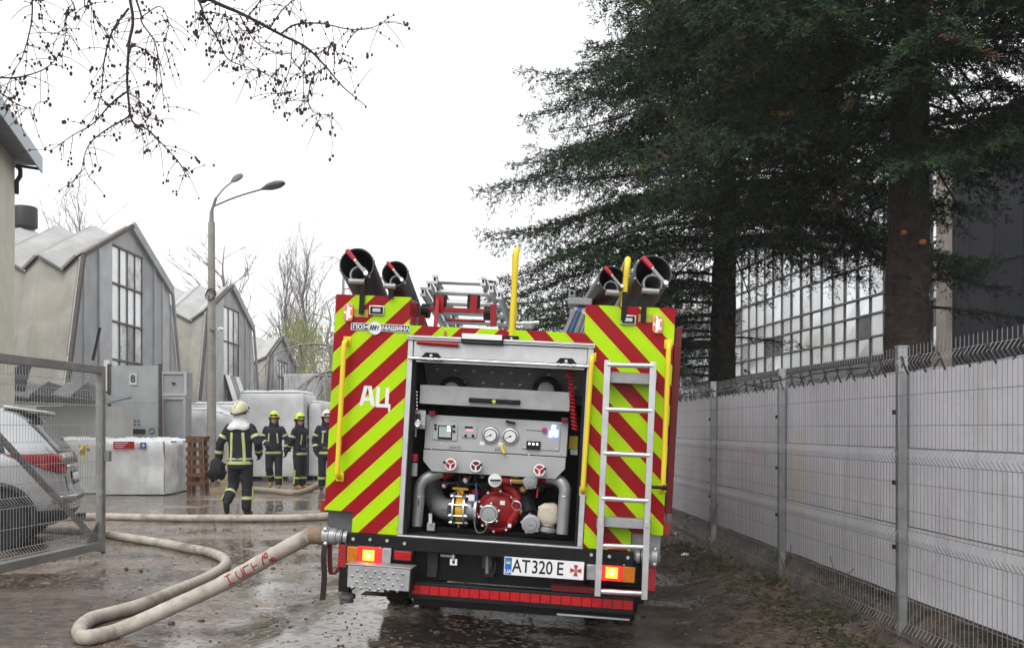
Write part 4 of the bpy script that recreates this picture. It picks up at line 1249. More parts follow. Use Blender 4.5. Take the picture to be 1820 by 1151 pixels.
# ------------------------------------------------------------------ rear face fittings
def letters(name, s, px, py, size, m, y=-.0015, bold=0, sx=1, par=truck, dz=0, spacing=1):
    c = P(px, py, y)
    return text(name, s, size, Matrix.Translation((c.x, y, c.z + dz)) @ Matrix.Rotation(R(90), 4, 'X'), m, par, bold, .0006, sx, spacing)
mk = MB()
am, ac = P(653, 703, -.001), P(680, 706, -.001)
def stroke(x0, z0, x1, z1, w): mk.prism([(x0 - w / 2, -.0015, z0), (x0 + w / 2, -.0015, z0), (x1 + w / 2, -.0015, z1), (x1 - w / 2, -.0015, z1)], (0, .001, 0))
hgt = .066
stroke(am.x - .040, am.z - hgt, am.x - .012, am.z + hgt, .026)       # letter A
stroke(am.x + .040, am.z - hgt, am.x + .012, am.z + hgt, .026)
mk.box(am.x - .028, am.x + .028, -.0018, -.0002, am.z - .034, am.z - .012)
for dx in (-.032, .030): mk.box(ac.x + dx - .012, ac.x + dx + .012, -.0015, -.0005, ac.z - hgt, ac.z + hgt)      # letter TSE
mk.box(ac.x - .020, ac.x + .018, -.0018, -.0002, ac.z - hgt, ac.z - hgt + .024)
mk.box(ac.x + .0425, ac.x + .056, -.0018, -.0002, ac.z - hgt - .026, ac.z - hgt + .024)
mk.build('marking', white_print, truck, smooth=False)
# maker's badge
bd = pbox('maker_badge', (624, 573), (728, 591), -.006, -.001, white_print, bevel=.001)
navy = mat('badge_navy', (.035, .045, .09), .4)
a, b = P(625.5, 574.2, -.007), P(727, 589.8, -.007)
tbox('badge_field', a.x, b.x, -.0072, -.006, b.z, a.z, navy, bd, 0)
cb = P(666.5, 582.5, -.008)
MB().cyl((cb.x, -.010, cb.z), (cb.x, -.0072, cb.z), .046, n=32).build('badge_disc', white_print, bd)
MB().torus((cb.x, -.010, cb.z), (0, 1, 0), .045, .0015, 32, 5).build('badge_ring', alu_dull, bd)
for i, dx in enumerate((-.028, -.012, .004, .022)):
    MB().bar((cb.x + dx - .004, -.0115, cb.z - .016), (cb.x + dx + .004, -.0115, cb.z + .018), .010 if i != 3 else .006, .001, (0, 1, 0)).build('badge_stroke', navy, bd)
for dx, dz in ((-.012, 0), (.008, .006)): MB().box(cb.x + dx - .012, cb.x + dx + .008, -.0118, -.0108, cb.z + dz - .003, cb.z + dz + .003).build('badge_stroke', navy, bd)
letters('badge_text', '\u041f\u041e\u0416', 641.5, 581.0, .040, white_print, -.0080, .0012, 1.15, bd)
letters('badge_text', '\u041c\u0410\u0428\u0418\u041d\u0410', 703, 584, .038, white_print, -.0080, .0012, 1.02, bd)
# marker lamps and work lamps on the towers
lit_amber = mat('marker_lens', (.8, .12, .08), .25, emit=(1.0, .12, .06), es=.55)
lit_core = mat('marker_core', (1, .8, .7), .3, emit=(1.0, .72, .55), es=2.2)
def oval(px, py, rx, rz, y0, y1, m, par, name, seg=24):
    c = P(px, py, y0)
    pts = []
    for k in range(seg):
        g = 2 * PI * k / seg
        ex_ = math.copysign(abs(math.cos(g)) ** .6, math.cos(g)) * rx
        ez_ = math.copysign(abs(math.sin(g)) ** .6, math.sin(g)) * rz
        pts.append((c.x + ex_, y0, c.z + ez_))
    return MB().prism(pts, (0, y1 - y0, 0)).build(name, m, par, bevel=.003)
for px, py in ((619, 555), (1169, 576)):
    o = oval(px, py, .033, .060, -.018, -.001, mat('lamp_base', (.45, .42, .40), .4, .2), truck, 'marker_lamp')
    oval(px, py, .028, .054, -.030, -.018, lit_amber, o, 'lens')
    oval(px, py, .010, .036, -.034, -.029, lit_core, o, 'lit_core')
    c = P(px, py, -.03)
    for k in range(10):
        an = 2 * PI * k / 10
        MB().ball((c.x + math.cos(an) * .022, -.031, c.z + math.sin(an) * .046), .005, 8, 5).build('lens_facet', lit_core if k % 2 else lit_amber, o)
for px, py in ((669, 551), (1117, 568)):
    o = pbox('work_lamp', (px - 13, py - 9), (px + 13, py + 9), -.016, -.001, chrome, bevel=.004)
    pbox('lens_rim', (px - 11, py - 7), (px + 11, py + 7), -.021, -.015, blk, o, .003)
    pbox('lens', (px - 7, py - 3.5), (px + 7, py + 3.5), -.025, -.020, mat('clear_lens', (.5, .5, .5), .15, .3), o)
# plates behind the tube brackets
for px, py in ((642, 557), (1147, 566)):
    pbox('bracket_plate', (px - 12, py - 8), (px + 12, py + 7), -.004, -.0005, mat('dull_yellow', (.42, .36, .06), .5), bevel=.001)
# handrails
def rail(name, pts, r=.0165, par=truck):
    return MB().tube(smooth_path(pts, 6), r, 14).build(name, yel, par)
def grab(pa, pb, off=.075):
    a, b = P(*pa, -off), P(*pb, -off)
    a.y = b.y = -off
    a2, b2 = a.copy(), b.copy()
    a2.y = b2.y = 0
    o = rail('grab_rail', [a2, a * .4 + a2 * .6, a + Vector((0, .012, -.02)), a + Vector((0, 0, -.06)), (a + b) / 2, b + Vector((0, 0, .06)), b + Vector((0, .012, .02)), b * .4 + b2 * .6, b2])
    for q in (a2, b2): tbox('rail_foot', q.x - .026, q.x + .026, -.010, -.0005, q.z - .03, q.z + .03, yel, o)
    return o
grab((612, 604), (599, 848))
grab((1052, 633), (1036, 874))
grab((1189, 610), (1178, 868))
for (pa, pb, dep) in (((909, 597), (918, 442), .12), ((1108, 541), (1116, 457), .25)):
    a, b = P(*pa, .01), P(*pb, .01)
    a.z -= .02
    rail('roof_rail', [a, (a + b) / 2, b + Vector((0, 0, -.05)), b + Vector((0, dep * .35, 0)), b + Vector((-.02, dep, -.05)), Vector((a.x - .01, dep + .02, (a.z + b.z) / 2)), Vector((a.x, dep + .02, a.z - .06))], .0195)
c = P(909, 602, -.02)
o = pbox('rail_clamp', (899, 596), (921, 610), -.02, -.001, blk, bevel=.002)
MB().ball((c.x, -.025, c.z), (.01, .008, .01), 10, 6).build('clamp_bolt', chrome, o)
# lamp box over the bay
o = pbox('plate_lamp_box', (820, 592), (893, 613), -.07, -.002, blk, bevel=.004)
pbox('lamp_housing', (821, 592), (892, 605), -.075, -.07, mat('bright_housing', (.80, .81, .82), .3, .1, .04), o)
pbox('lamp_lens', (824, 606), (889, 611), -.074, -.069, mat('smoked_lens', (.06, .055, .055), .25), o)
# small bracket on the roof
o = pbox('roof_bracket', (930, 573), (946, 584), .1, .14, cap_grey)
MB().cyl(P(917, 575, .12), P(958, 573, .12), .012, n=12).build('roof_pin', alu, o)

# ------------------------------------------------------------------ suction hose tubes on the roof, tipped down toward the cab
def tube_case(px, py, rpx, yaw, L, hang_px, hang_py, arm):
    c = P(px, py, .0)
    r = rpx * PXM
    M = Matrix.Rotation(yaw, 4, 'Z') @ Matrix.Rotation(R(-11.5), 4, 'X')
    ax = (M.to_3x3() @ Vector((0, 1, 0))).normalized()
    o = MB().lathe(c, ax, [(.0, r * .93), (.0, r), (.03, r * 1.03), (.05, r), (L, r), (L, r * .3), (L - .02, r * .3), (L - .02, r * .92), (.0, r * .93)], 36, False).build('hose_tube', tube_black, truck)
    dn = M.to_3x3() @ Vector((0, 0, 1))
    rt = M.to_3x3() @ Vector((1, 0, 0))
    ci = c - dn * r * .42 + rt * r * .08
    h = MB().lathe(ci, ax, [(.06, r * .44), (.06, r * .54), (.10, r * .56), (.55, r * .5), (.55, r * .42), (.06, r * .44)], 28, False).build('hose_end', cap_grey, o)
    for k in range(3):
        an = R(90 + k * 120)
        MB().ball(ci + ax * .07 + rt * math.cos(an) * r * .56 + dn * math.sin(an) * r * .56, r * .09, 8, 6).build('coupling_lug', cap_grey, h)
    # locking arm across the mouth, red grip outside
    a0 = c - rt * r * .62 + dn * r * .78 - ax * .02
    a1 = c + rt * r * .62 - dn * r * .60 - ax * .02
    mid = a0 * .58 + a1 * .42
    MB().bar(mid, a1, r * .18, .012, ax).build('locking_arm', cap_grey, o, bevel=.002)
    MB().bar(a0, mid, r * .26, .03, ax).build('arm_grip', red_handle, o, bevel=.006)
    MB().cyl(a1 - ax * .02, a1 + ax * .02, r * .13, n=14).build('arm_pivot', alu, o)
    MB().cyl(mid - ax * .012, mid + ax * .01, r * .08, n=10).build('arm_rivet', chrome, o)
    for k in range(6):
        an = R(20 + k * 60)
        MB().ball(c + rt * math.cos(an) * r * 1.01 + dn * math.sin(an) * r * 1.01 + ax * .012, .009, 8, 5).build('rim_rivet', chrome, o)
    hz = P(hang_px, hang_py, -.02)
    hp = c - dn * r * 1.05 + rt * r * arm - ax * .01
    MB().cyl(hp - rt * r * .45, hp + rt * r * .45, .019, n=14).build('roller', alu_dull, o)
    MB().bar(Vector((hz.x, -.02, hp.z + .01)), Vector((hz.x, -.02, hz.z)), .034, .010, (0, 1, 0)).build('hanger', blk, o, bevel=.002)
    return o
tube_case(634, 470, 31.5, R(5), 1.9, 642, 558, .1)
tube_case(702, 486, 24, R(4), 1.9, 694, 530, -.3)
tube_case(1088, 496, 24.5, R(13), 1.9, 1108, 570, .0)
tube_case(1161, 485, 33, R(9), 1.9, 1143, 572, -.15)
o = pbox('tube_saddle', (1009, 528), (1052, 542), .12, .4, cap_grey, bevel=.004)
pbox('saddle_lug', (1011, 515), (1022, 528), .12, .16, cap_grey, o)
MB().cyl(P(1016.5, 520, .11), P(1016.5, 520, .17), .012, n=10).build('lug_eye', blk, o)
bluem = mat('blue_pole', (.10, .25, .60), .35, .2)
for k, (pa, m) in enumerate((((1046, 560), alu), ((1040, 552), white_print), ((1031, 549), bluem), ((1024, 546), alu), ((1049, 575), alu))):
    a = P(*pa, .16)
    d = Vector((-.22 - .02 * k, 1.7, -.34))
    MB().cyl(a, a + d, .018 if k != 1 else .024, n=12).build('stowed_pole', m, truck)
for px, py in ((1014, 536), (1037, 545)): MB().cyl(P(px, py + 8, .3), P(px, py - 10, .3), .016, n=10).build('pole_clip', red_handle, truck)
# ladder pack with its red cradle
lad = None
lx0, lx1 = P(768, 520, .5).x, P(868, 520, .5).x
for k in range(3):
    z0 = P(800, 500 + k * 13, .5).z
    inset = [.03, .0, -.03][k]
    mb = MB()
    sl = -.17
    for x in (lx0 + inset, lx1 - inset + .035 * k):
        mb.bar((x, .42 - .05 * k, z0), (x, 3.4, z0 + sl * 3.0), .026, .055)
    o = mb.build('ladder_rail', alu, truck if lad is None else lad, smooth=False)
    if lad is None:
        o.name = 'roof_ladder'
        lad = o
    for x in (lx0 + inset, lx1 - inset + .035 * k):
        for dz in (.022, -.022): MB().box(x - .02, x + .02, .415 - .05 * k, .43 - .05 * k, z0 + dz - .009, z0 + dz + .009).build('rail_end', alu, lad)
        MB().box(x - .007, x + .007, .412 - .05 * k, .42 - .05 * k, z0 - .012, z0 + .012).build('rail_web', blk, lad)
    for j in range(12):
        y = .47 + j * .24 + k * .08
        MB().cyl((lx0 + inset, y, z0 + sl * (y - .42)), (lx1 - inset + .035 * k, y, z0 + sl * (y - .42)), .020, n=12).build('rung', alu, lad)
mb = MB()
ux = P(773, 560, .3)
cr = MB().bar(P(778, 527, .3), P(772, 607, .0), .028, .028).build('ladder_cradle', pump_red, truck, bevel=.003)
MB().bar(P(762, 549, .3), P(862, 553, .3), .034, .03).build('cross_bar', pump_red, cr, bevel=.003)
for px in (781, 841):
    pbox('cradle_pad', (px - 10, 523), (px + 10, 548), .30, .36, blk, cr)
    pbox('cradle_fork', (px - 5, 525), (px + 6, 556), .27, .30, pump_red, cr)
MB().bar(P(793, 583, .02), P(790, 606, -.02), .016, .02).build('link_arm', pump_red, cr)
MB().cyl(P(741, 608, -.05), P(814, 613, -.05), .015, n=14).build('pull_bar', pump_red, cr)
MB().bar(P(877, 541, .3), P(877, 580, .3), .04, .03).build('cradle_post', pump_red, cr)
MB().bar(P(752, 560, .3), P(750, 580, .3), .03, .03).build('cradle_post', pump_red, cr)
MB().cyl(P(750, 552, .34), P(764, 553, .34), .05, n=18).build('roller', blk, cr)
MB().cyl(P(861, 556, .34), P(874, 557, .34), .05, n=18).build('roller', blk, cr)
MB().cyl(P(795, 568, .4), P(862, 571, .4), .010, n=8).build('tie_rod', red_handle, cr)

# ------------------------------------------------------------------ rear ladder
la = MB()
Y1 = -.13
def lpt(px, py): return P(px, py, Y1)
lb = MB().bar(lpt(1080, 640), lpt(1068, 928), .040, .024, (0, 1, 0)).build('rear_ladder', alu, truck, bevel=.003)
MB().bar(lpt(1161, 643), lpt(1150, 930), .040, .024, (0, 1, 0)).build('stile', alu, lb, bevel=.003)
MB().bar(lpt(1068, 929) + Vector((0, -.014, 0)), lpt(1062, 1058) + Vector((0, -.014, 0)), .040, .026, (0, 1, 0)).build('folding_stile', alu, lb, bevel=.003)
MB().bar(lpt(1150, 931) + Vector((0, -.014, 0)), lpt(1145, 1064) + Vector((0, -.014, 0)), .040, .026, (0, 1, 0)).build('folding_stile', alu, lb, bevel=.003)
for (xa, ya, xb, yb) in ((1080, 648, 1161, 650), (1077, 727, 1158, 730), (1073, 805, 1155, 809), (1070, 885, 1152, 890), (1067, 969, 1149, 972), (1063, 1050, 1146, 1054)):
    MB().cyl(lpt(xa, ya), lpt(xb, yb), .0165, n=12).build('rung', alu, lb)
for (pa, pb) in (((1084, 660), (1157, 683)), ((1070, 918), (1146, 940))):
    o = pbox('ladder_bracket', pa, pb, -.10, -.02, alu_dull, lb)
    for px in (pa[0] - 4, pb[0] + 4):
        c = P(px, (pa[1] + pb[1]) / 2, -.07)
        tbox('bracket_arm', c.x - .02, c.x + .02, -.12, .0, c.z - .03, c.z + .03, alu_dull, lb)
for px, py in ((1067, 928), (1150, 931)):
    c = lpt(px, py)
    MB().cyl((c.x, Y1 - .04, c.z), (c.x, Y1 + .02, c.z), .017, n=10).build('hinge_bolt', chrome, lb)
MB().cyl(P(1157, 865, -.09), P(1181, 866, -.09), .011, n=10).build('ladder_latch', blk, lb)
MB().ball(P(1181, 866, -.09), .018, 10, 7).build('latch_knob', blk, lb)

# ------------------------------------------------------------------ rear lower end
notch = mat('notch_plate', (.12, .125, .13), .5, .4, .25, 8, .1, dirt=.3)
tbox('notch_plate', XL + .01, NL - .002, .05, .07, .74, ZS - .002, notch)
tbox('notch_plate', NR + .002, XR - .01, .05, .07, .70, ZS - .022, alu_dull)
bl = [P(622, 949), P(1140, 983)]
beam = tbox('rear_beam_bar', P(621, 955).x, P(1126, 985).x, -.03, .05, .672, ZP - .004, blk)
for px, py in ((628, 957), (658, 958), (688, 960), (719, 965), (1051, 985), (1083, 988), (1116, 990)):
    c = P(px, py, -.03)
    MB().cyl((c.x, -.036, c.z), (c.x, -.029, c.z), .011, n=10).build('beam_bolt', chrome, beam)
def outlet(s, px, py):
    c = P(px, py, .02)
    z = c.z
    x0 = s * .955
    o = MB().lathe((x0, .02, z), (s, 0, 0), [(0, .043), (.04, .043), (.045, .05), (.055, .05), (.06, .043), (.07, .043), (.075, .052), (.09, .052)], 28).build('hose_outlet', pipe_grey, truck)
    MB().torus((x0 + s * .03, .02, z), (1, 0, 0), .044, .004, 28, 6).build('seal_ring', blk, o)
    return o, Vector((x0 + s * .09, .02, z))
outlet_l, OUT_L = outlet(-1, 600, 953)
outlet_r, OUT_R = outlet(1, 1148, 990)
MB().lathe(OUT_R, (1, 0, 0), [(0, .055), (.012, .066), (.045, .066), (.05, .05), (.07, .02)], 28).build('outlet_cap', pipe_grey, outlet_r)
for k in range(4):
    an = R(30 + 90 * k)
    MB().ball(OUT_R + Vector((.03, math.cos(an) * .068, math.sin(an) * .068)), .015, 8, 6).build('cap_lug', chrome, outlet_r)
# lamp clusters
amber = mat('amber_lens', (.55, .16, .01), .25, 0, .15, 20)
redl = mat('red_lens', (.40, .008, .012), .2, 0, .15, 20)
redlit = mat('red_lens_lit', (.6, .01, .01), .25, emit=(1.0, .02, .02), es=1.2)
hot = mat('lit_lens', (1, .35, .02), .3, emit=(1.0, .30, .03), es=2.0)
hot2 = mat('lit_bulb', (1, .85, .5), .3, emit=(1.0, .8, .42), es=7)
clearl = mat('reverse_lens', (.36, .36, .37), .2, .1, .15, 20)
def cluster(pa, pb, segs, bulb):
    o = pbox('tail_lamp', pa, pb, -.035, .04, blk, bevel=.006)
    for m, (x0, y0), (x1, y1) in segs:
        pbox('lens', (x0, y0), (x1, y1), -.052, -.034, m, o, .006)
    bx, by = bulb
    c = P(bx, by, -.05)
    MB().box(c.x - .040, c.x + .040, -.056, -.051, c.z - .036, c.z + .036).build('lit_area', hot, o, bevel=.02)
    MB().ball((c.x, -.056, c.z), (.016, .006, .016), 14, 8).build('bulb_glow', hot2, o)
    MB().torus((c.x, -.057, c.z), (0, 1, 0), .015, .0025, 18, 5).build('lens_ring', hot, o)
    for q in (pa, pb):
        c2 = P((q[0] + bx) / 2, by - 14, -.05)
        MB().cyl((c2.x, -.056, c2.z), (c2.x, -.05, c2.z), .005, n=8).build('lens_screw', chrome, o)
    return o
cluster((615, 966), (696, 1004), ((amber, (617, 970), (634.5, 1000)), (redlit, (636.5, 970), (677, 1002)), (clearl, (679.5, 973), (694, 1002))), (655, 986))
cluster((1041, 1000), (1131, 1038), ((clearl, (1043, 1002), (1061, 1031)), (redlit, (1063, 1003), (1105, 1033)), (amber, (1107, 1006), (1128, 1036))), (1087, 1017))
o = pbox('fog_lamp', (698, 976), (733, 999), -.05, .03, blk, bevel=.006)
pbox('lens', (701, 978), (730, 996), -.058, -.049, redl, o, .004)
# red quarter pieces, wing ends
pbox('quarter_panel', (602, 967), (616, 1008), -.01, .25, red)
pbox('quarter_panel', (1150, 1008), (1164, 1050), -.01, .25, red)
pbox('wing_end', (603, 1010), (620, 1052), .0, .3, blk)
# perforated step
st = pbox('step_plate', (618, 1003), (727, 1051), -.16, -.145, mat('step_alu', (.46, .47, .48), .36, .75, .12, 14, .1, 60, dirt=.25), bevel=.004)
a, b = P(618, 1003, -.16), P(727, 1051, -.16)
for r in range(4):
    for k in range(7 if r % 2 else 6):
        x = a.x + .035 + k * .060 + (0 if r % 2 else .03)
        z = a.z - .035 - r * .037
        if x < b.x - .02:
            MB().lathe((x, -.166, z), (0, 1, 0), [(0, .005), (.001, .008), (.006, .011)], 12).build('grip_hole', chrome, st)
            MB().cyl((x, -.1675, z), (x, -.166, z), .005, n=10).build('hole_core', blk_matt, st)
tbox('step_edge', a.x - .01, b.x + .01, -.165, .0, a.z + .001, a.z + .010, alu_dull, st)
for x in (a.x - .006, b.x + .006): tbox('step_cheek', x - .005, x + .005, -.165, .05, b.z - .01, a.z, blk, st)
pbox('step_support', (640, 1056), (722, 1062), -.10, .05, dark_steel, st)
# rear end: cross member, tow coupling, under-run bar with reflector squares
tbox('cross_member', -.62, .62, .10, .16, .47, .66, blk)
for px in (770, 872, 960):
    c = P(px, 1000, .08)
    tbox('frame_bracket', c.x - .035, c.x + .035, .05, .12, c.z - .09, c.z + .08, dark_steel)
tw = pbox('tow_coupling', (856, 981), (876, 1012), .02, .1, dark_steel, bevel=.01)
MB().cyl(P(866, 978, .03), P(866, 1018, .03), .014, n=10).build('tow_pin', grey_steel, tw)
MB().torus(P(878, 1008, .05), (1, .3, 0), .05, .005, 20, 6).build('tow_chain', dark_steel, tw)
o = pbox('lever_sign', (800, 992), (812, 1004), -.01, -.004, white_print, bevel=0)
pbox('sign_mark', (804, 995), (808, 1001), -.012, -.0095, blk, o, 0)
MB().bar(P(783, 986, -.01), P(806, 988, -.01), .014, .014).build('cock_lever', grey_steel, truck)
MB().cyl(P(806, 985, -.01), P(806, 992, -.01), .012, n=10).build('cock_body', chrome, truck)
ur0, ur1 = P(725, 1034, -.05), P(1127, 1088, -.05)
und = tbox('underrun_bar', ur0.x, ur1.x, -.05, .05, .362, .472, blk, bevel=.006)
nsq = 22
for k in range(nsq):
    x = ur0.x + .012 + (ur1.x - ur0.x - .02) * k / nsq
    tbox('reflector_square', x + .003, x + (ur1.x - ur0.x - .02) / nsq - .003, -.0525, -.0495, .397, .453, mat('reflector_red', (.42, .01, .014), .3, 0, .1, 30), und, 0)
tbox('underrun_lip', P(990, 1085, -.03).x, P(1120, 1085, -.03).x, -.04, .0, .322, .334, alu_dull, und)
tbox('under_plate', -.5, .95, .06, .3, .30, .36, blk)
for px, m in ((640, blk), (1060, blk)):
    c = P(px, 1045, .1)
    tbox('bar_bracket', c.x - .03, c.x + .03, .02, .1, .40, .68, m)
tbox('rear_skirt', P(980, 1040).x, P(1152, 1040).x, -.02, .1, .474, .515, mat('dark_red', (.16, .006, .01), .35))
# registration plate
pl = pbox('number_plate', (894, 988), (1039, 1030), -.09, -.082, blk, bevel=.004)
pa, pb_ = P(897, 990.5, -.092), P(1037, 1028, -.092)
pz0, pz1 = (pa.z + pb_.z) / 2 - .058, (pa.z + pb_.z) / 2 + .058
tbox('plate_face', pa.x, pb_.x, -.0935, -.09, pz0, pz1, mat('plate_face_white', (.80, .81, .82), .35, var=.03), pl, .001)
tbox('country_band', pa.x + .004, pa.x + .048, -.0947, -.0934, pz0 + .004, pz1 - .004, mat('plate_blue', (.02, .16, .50), .35), pl, 0)
tbox('flag_blue', pa.x + .012, pa.x + .040, -.0957, -.0946, pz0 + .084, pz0 + .096, mat('flag_blue', (.03, .25, .62), .4), pl, 0)
tbox('flag_yellow', pa.x + .012, pa.x + .040, -.0957, -.0946, pz0 + .072, pz0 + .084, mat('flag_yellow', (.8, .6, .05), .4), pl, 0)
ink = mat('plate_ink', (.012, .012, .014), .5)
def pltext(s, x, size, m, dz=0, sx=1, bold=0.0):
    return text('plate_text', s, size, Matrix.Translation((x, -.0946, (pz0 + pz1) / 2 + dz)) @ Matrix.Rotation(R(90), 4, 'X'), m, pl, bold, .0006, sx)
pltext('UA', pa.x + .026, .036, white_print, -.036, .9, .0006)
pltext('AT', pa.x + .110, .118, ink, 0, .78, .0012)
pltext('320', pa.x + .245, .118, ink, 0, .78, .0012)
pltext('E', pa.x + .360, .118, ink, 0, .82, .0012)
# service cross emblem on the plate
ec = Vector((pb_.x - .052, -.0948, (pz0 + pz1) / 2))
crs = mat('emblem_red', (.45, .04, .04), .4)
for k in range(4):
    an = R(90 * k)
    def rot(x, z): return (ec.x + x * math.cos(an) - z * math.sin(an), ec.y, ec.z + x * math.sin(an) + z * math.cos(an))
    MB().prism([rot(-.006, .008), rot(.006, .008), rot(.015, .036), rot(-.015, .036)], (0, .001, 0)).build('emblem_arm', crs, pl, smooth=False)
MB().cyl(ec + Vector((0, -.001, 0)), ec + Vector((0, .0008, 0)), .013, n=20).build('emblem_disc', mat('emblem_grey', (.25, .27, .2), .4), pl)
# straps hanging at the left corner and a capped drain
strap_m = mat('dark_strap', (.022, .014, .015), .75, 0, .3, 12, .2)
def ribbon(name, pts, w, m):
    q = smooth_path(pts, 5)
    mb = MB()
    vs_ = []
    for p in q: vs_ += [p + Vector((-w / 2, 0, 0)), p + Vector((w / 2, .004, 0)), p + Vector((w / 2, .010, 0)), p + Vector((-w / 2, .006, 0))]
    fs = []
    for i in range(len(q) - 1):
        for k in range(4): fs.append((i * 4 + k, i * 4 + (k + 1) % 4, i * 4 + 4 + (k + 1) % 4, i * 4 + 4 + k))
    mb.add(vs_, fs)
    return mb.build(name, m, truck)
ribbon('hanging_strap', [P(578, 958, -.03), P(575, 990, -.05), P(576, 1025, -.045), P(573, 1066, -.05)], .036, strap_m)
ribbon('hanging_strap', [P(586, 962, .0), P(586, 1000, .0), P(589, 1020, .0), P(598, 1015, .01), P(606, 1004, .02)], .03, mat('dark_red_strap', (.09, .008, .012), .7))
c = P(617, 1056, .05)
o = MB().lathe((c.x, .05, c.z + .03), (0, 0, -1), [(0, .03), (.02, .035), (.025, .055), (.05, .058), (.055, .045), (.08, .045), (.085, .02)], 24).build('drain_coupling', notch, truck)
MB().ball((c.x - .03, .03, c.z - .05), .016, 8, 6).build('drain_lug', notch, o)
# ------------------------------------------------------------------ wire helpers
def wire_panel(Pfn, length, z0, z1, step, bends, r, vee=.034):
    """welded mesh panel: Pfn(s, out, z) -> point; bends: heights of the pressed V folds; returns one MB"""
    mb = MB()
    prof = [(z0, 0)]
    for zb in bends:
        prof += [(zb - .05, 0), (zb, vee), (zb + .05, 0)]
    prof.append((z1, 0))
    n = int(length / step)
    for k in range(n + 1):
        s = k * length / n
        mb.tube([Pfn(s, o, z) for z, o in prof], r, 4, caps=False)
    hz = [z0 + .03] + [q for zb in bends for q in (zb - .05, zb + .05)]
    zs = sorted([z0 + .03, z1 - .03] + list(bends))
    for a, b in zip(zs[:-1], zs[1:]):
        m = max(1, round((b - a) / .2))
        hz += [a + (b - a) * j / m for j in range(1, m)]
    for z in hz:
        mb.tube([Pfn(0, -.004, z), Pfn(length, -.004, z)], r * 1.1, 4, caps=False)
    return mb

# ------------------------------------------------------------------ mesh fence with white sheeting on the right
def sheet_material():
    m = bpy.data.materials.new('banner_back')
    m.use_nodes = True
    t = m.node_tree
    N, L = t.nodes, t.links
    b = N['Principled BSDF']
    tc = N.new('ShaderNodeTexCoord')
    def nz(scale, det=4, mp=None):
        n = N.new('ShaderNodeTexNoise')
        n.inputs['Scale'].default_value = scale
        n.inputs['Detail'].default_value = det
        v = tc.outputs['Object']
        if mp:
            q = N.new('ShaderNodeMapping')
            q.inputs['Scale'].default_value = mp
            L.new(v, q.inputs[0])
            v = q.outputs[0]
        L.new(v, n.inputs['Vector'])
        return n.outputs['Fac']
    def rmp(x, a, b_, hi=1.):
        r = N.new('ShaderNodeMapRange')
        r.inputs[1].default_value, r.inputs[2].default_value, r.inputs[4].default_value = a, b_, hi
        L.new(x, r.inputs[0])
        return r.outputs[0]
    def mixc(f, a, b_):
        x = N.new('ShaderNodeMix')
        x.data_type = 'RGBA'
        L.new(f, x.inputs[0])
        for i, v in ((6, a), (7, b_)):
            if isinstance(v, tuple): x.inputs[i].default_value = (*v, 1)
            else: L.new(v, x.inputs[i])
        return x.outputs[2]
    c = mixc(rmp(nz(1.2), .3, .7), (.55, .55, .59), (.66, .66, .70))
    c = mixc(rmp(nz(.9, 2, (1, 1, 1.4)), .56, .66, .5), c, (.68, .68, .72))       # the print showing faintly through
    # two faded blots of the print: a pinkish and a yellowish one
    def blot(cx, cy, cz, rx, rz, colr, amt):
        q = N.new('ShaderNodeMapping')
        q.vector_type = 'POINT'
        q.inputs['Location'].default_value = (0, -cy / rx, -cz / rz)
        q.inputs['Scale'].default_value = (0, 1 / rx, 1 / rz)
        L.new(tc.outputs['Object'], q.inputs[0])
        ln = N.new('ShaderNodeVectorMath')
        ln.operation = 'LENGTH'
        L.new(q.outputs[0], ln.inputs[0])
        ad = N.new('ShaderNodeMath')
        ad.operation = 'ADD'
        L.new(ln.outputs['Value'], ad.inputs[0])
        L.new(nz(3), ad.inputs[1])
        r = N.new('ShaderNodeMapRange')
        r.inputs[1].default_value, r.inputs[2].default_value = 1.5, .9
        r.inputs[4].default_value = amt
        L.new(ad.outputs[0], r.inputs[0])
        return mixc(r.outputs[0], c, colr)
    c = blot(2.55, 10.1, 1.25, .45, .13, (.62, .40, .42), .55)
    c = blot(2.55, 8.75, 1.10, .20, .50, (.62, .58, .34), .55)
    c = blot(2.55, 8.95, 1.05, .12, .35, (.60, .45, .45), .35)
    c = mixc(rmp(nz(2.2, 9, (1, 1, .5)), .55, .8, .35), c, (.30, .285, .275))
    c = mixc(rmp(nz(2.6, 6, (1, 3.2, .22)), .52, .72, .42), c, (.36, .34, .33))      # rain streaks
    L.new(c, b.inputs['Base Color'])
    b.inputs['Roughness'].default_value = .5
    bp = N.new('ShaderNodeBump')
    bp.inputs['Strength'].default_value = .25
    bp.inputs['Distance'].default_value = .03
    L.new(nz(4, 3), bp.inputs['Height'])
    L.new(bp.outputs[0], b.inputs['Normal'])
    return m

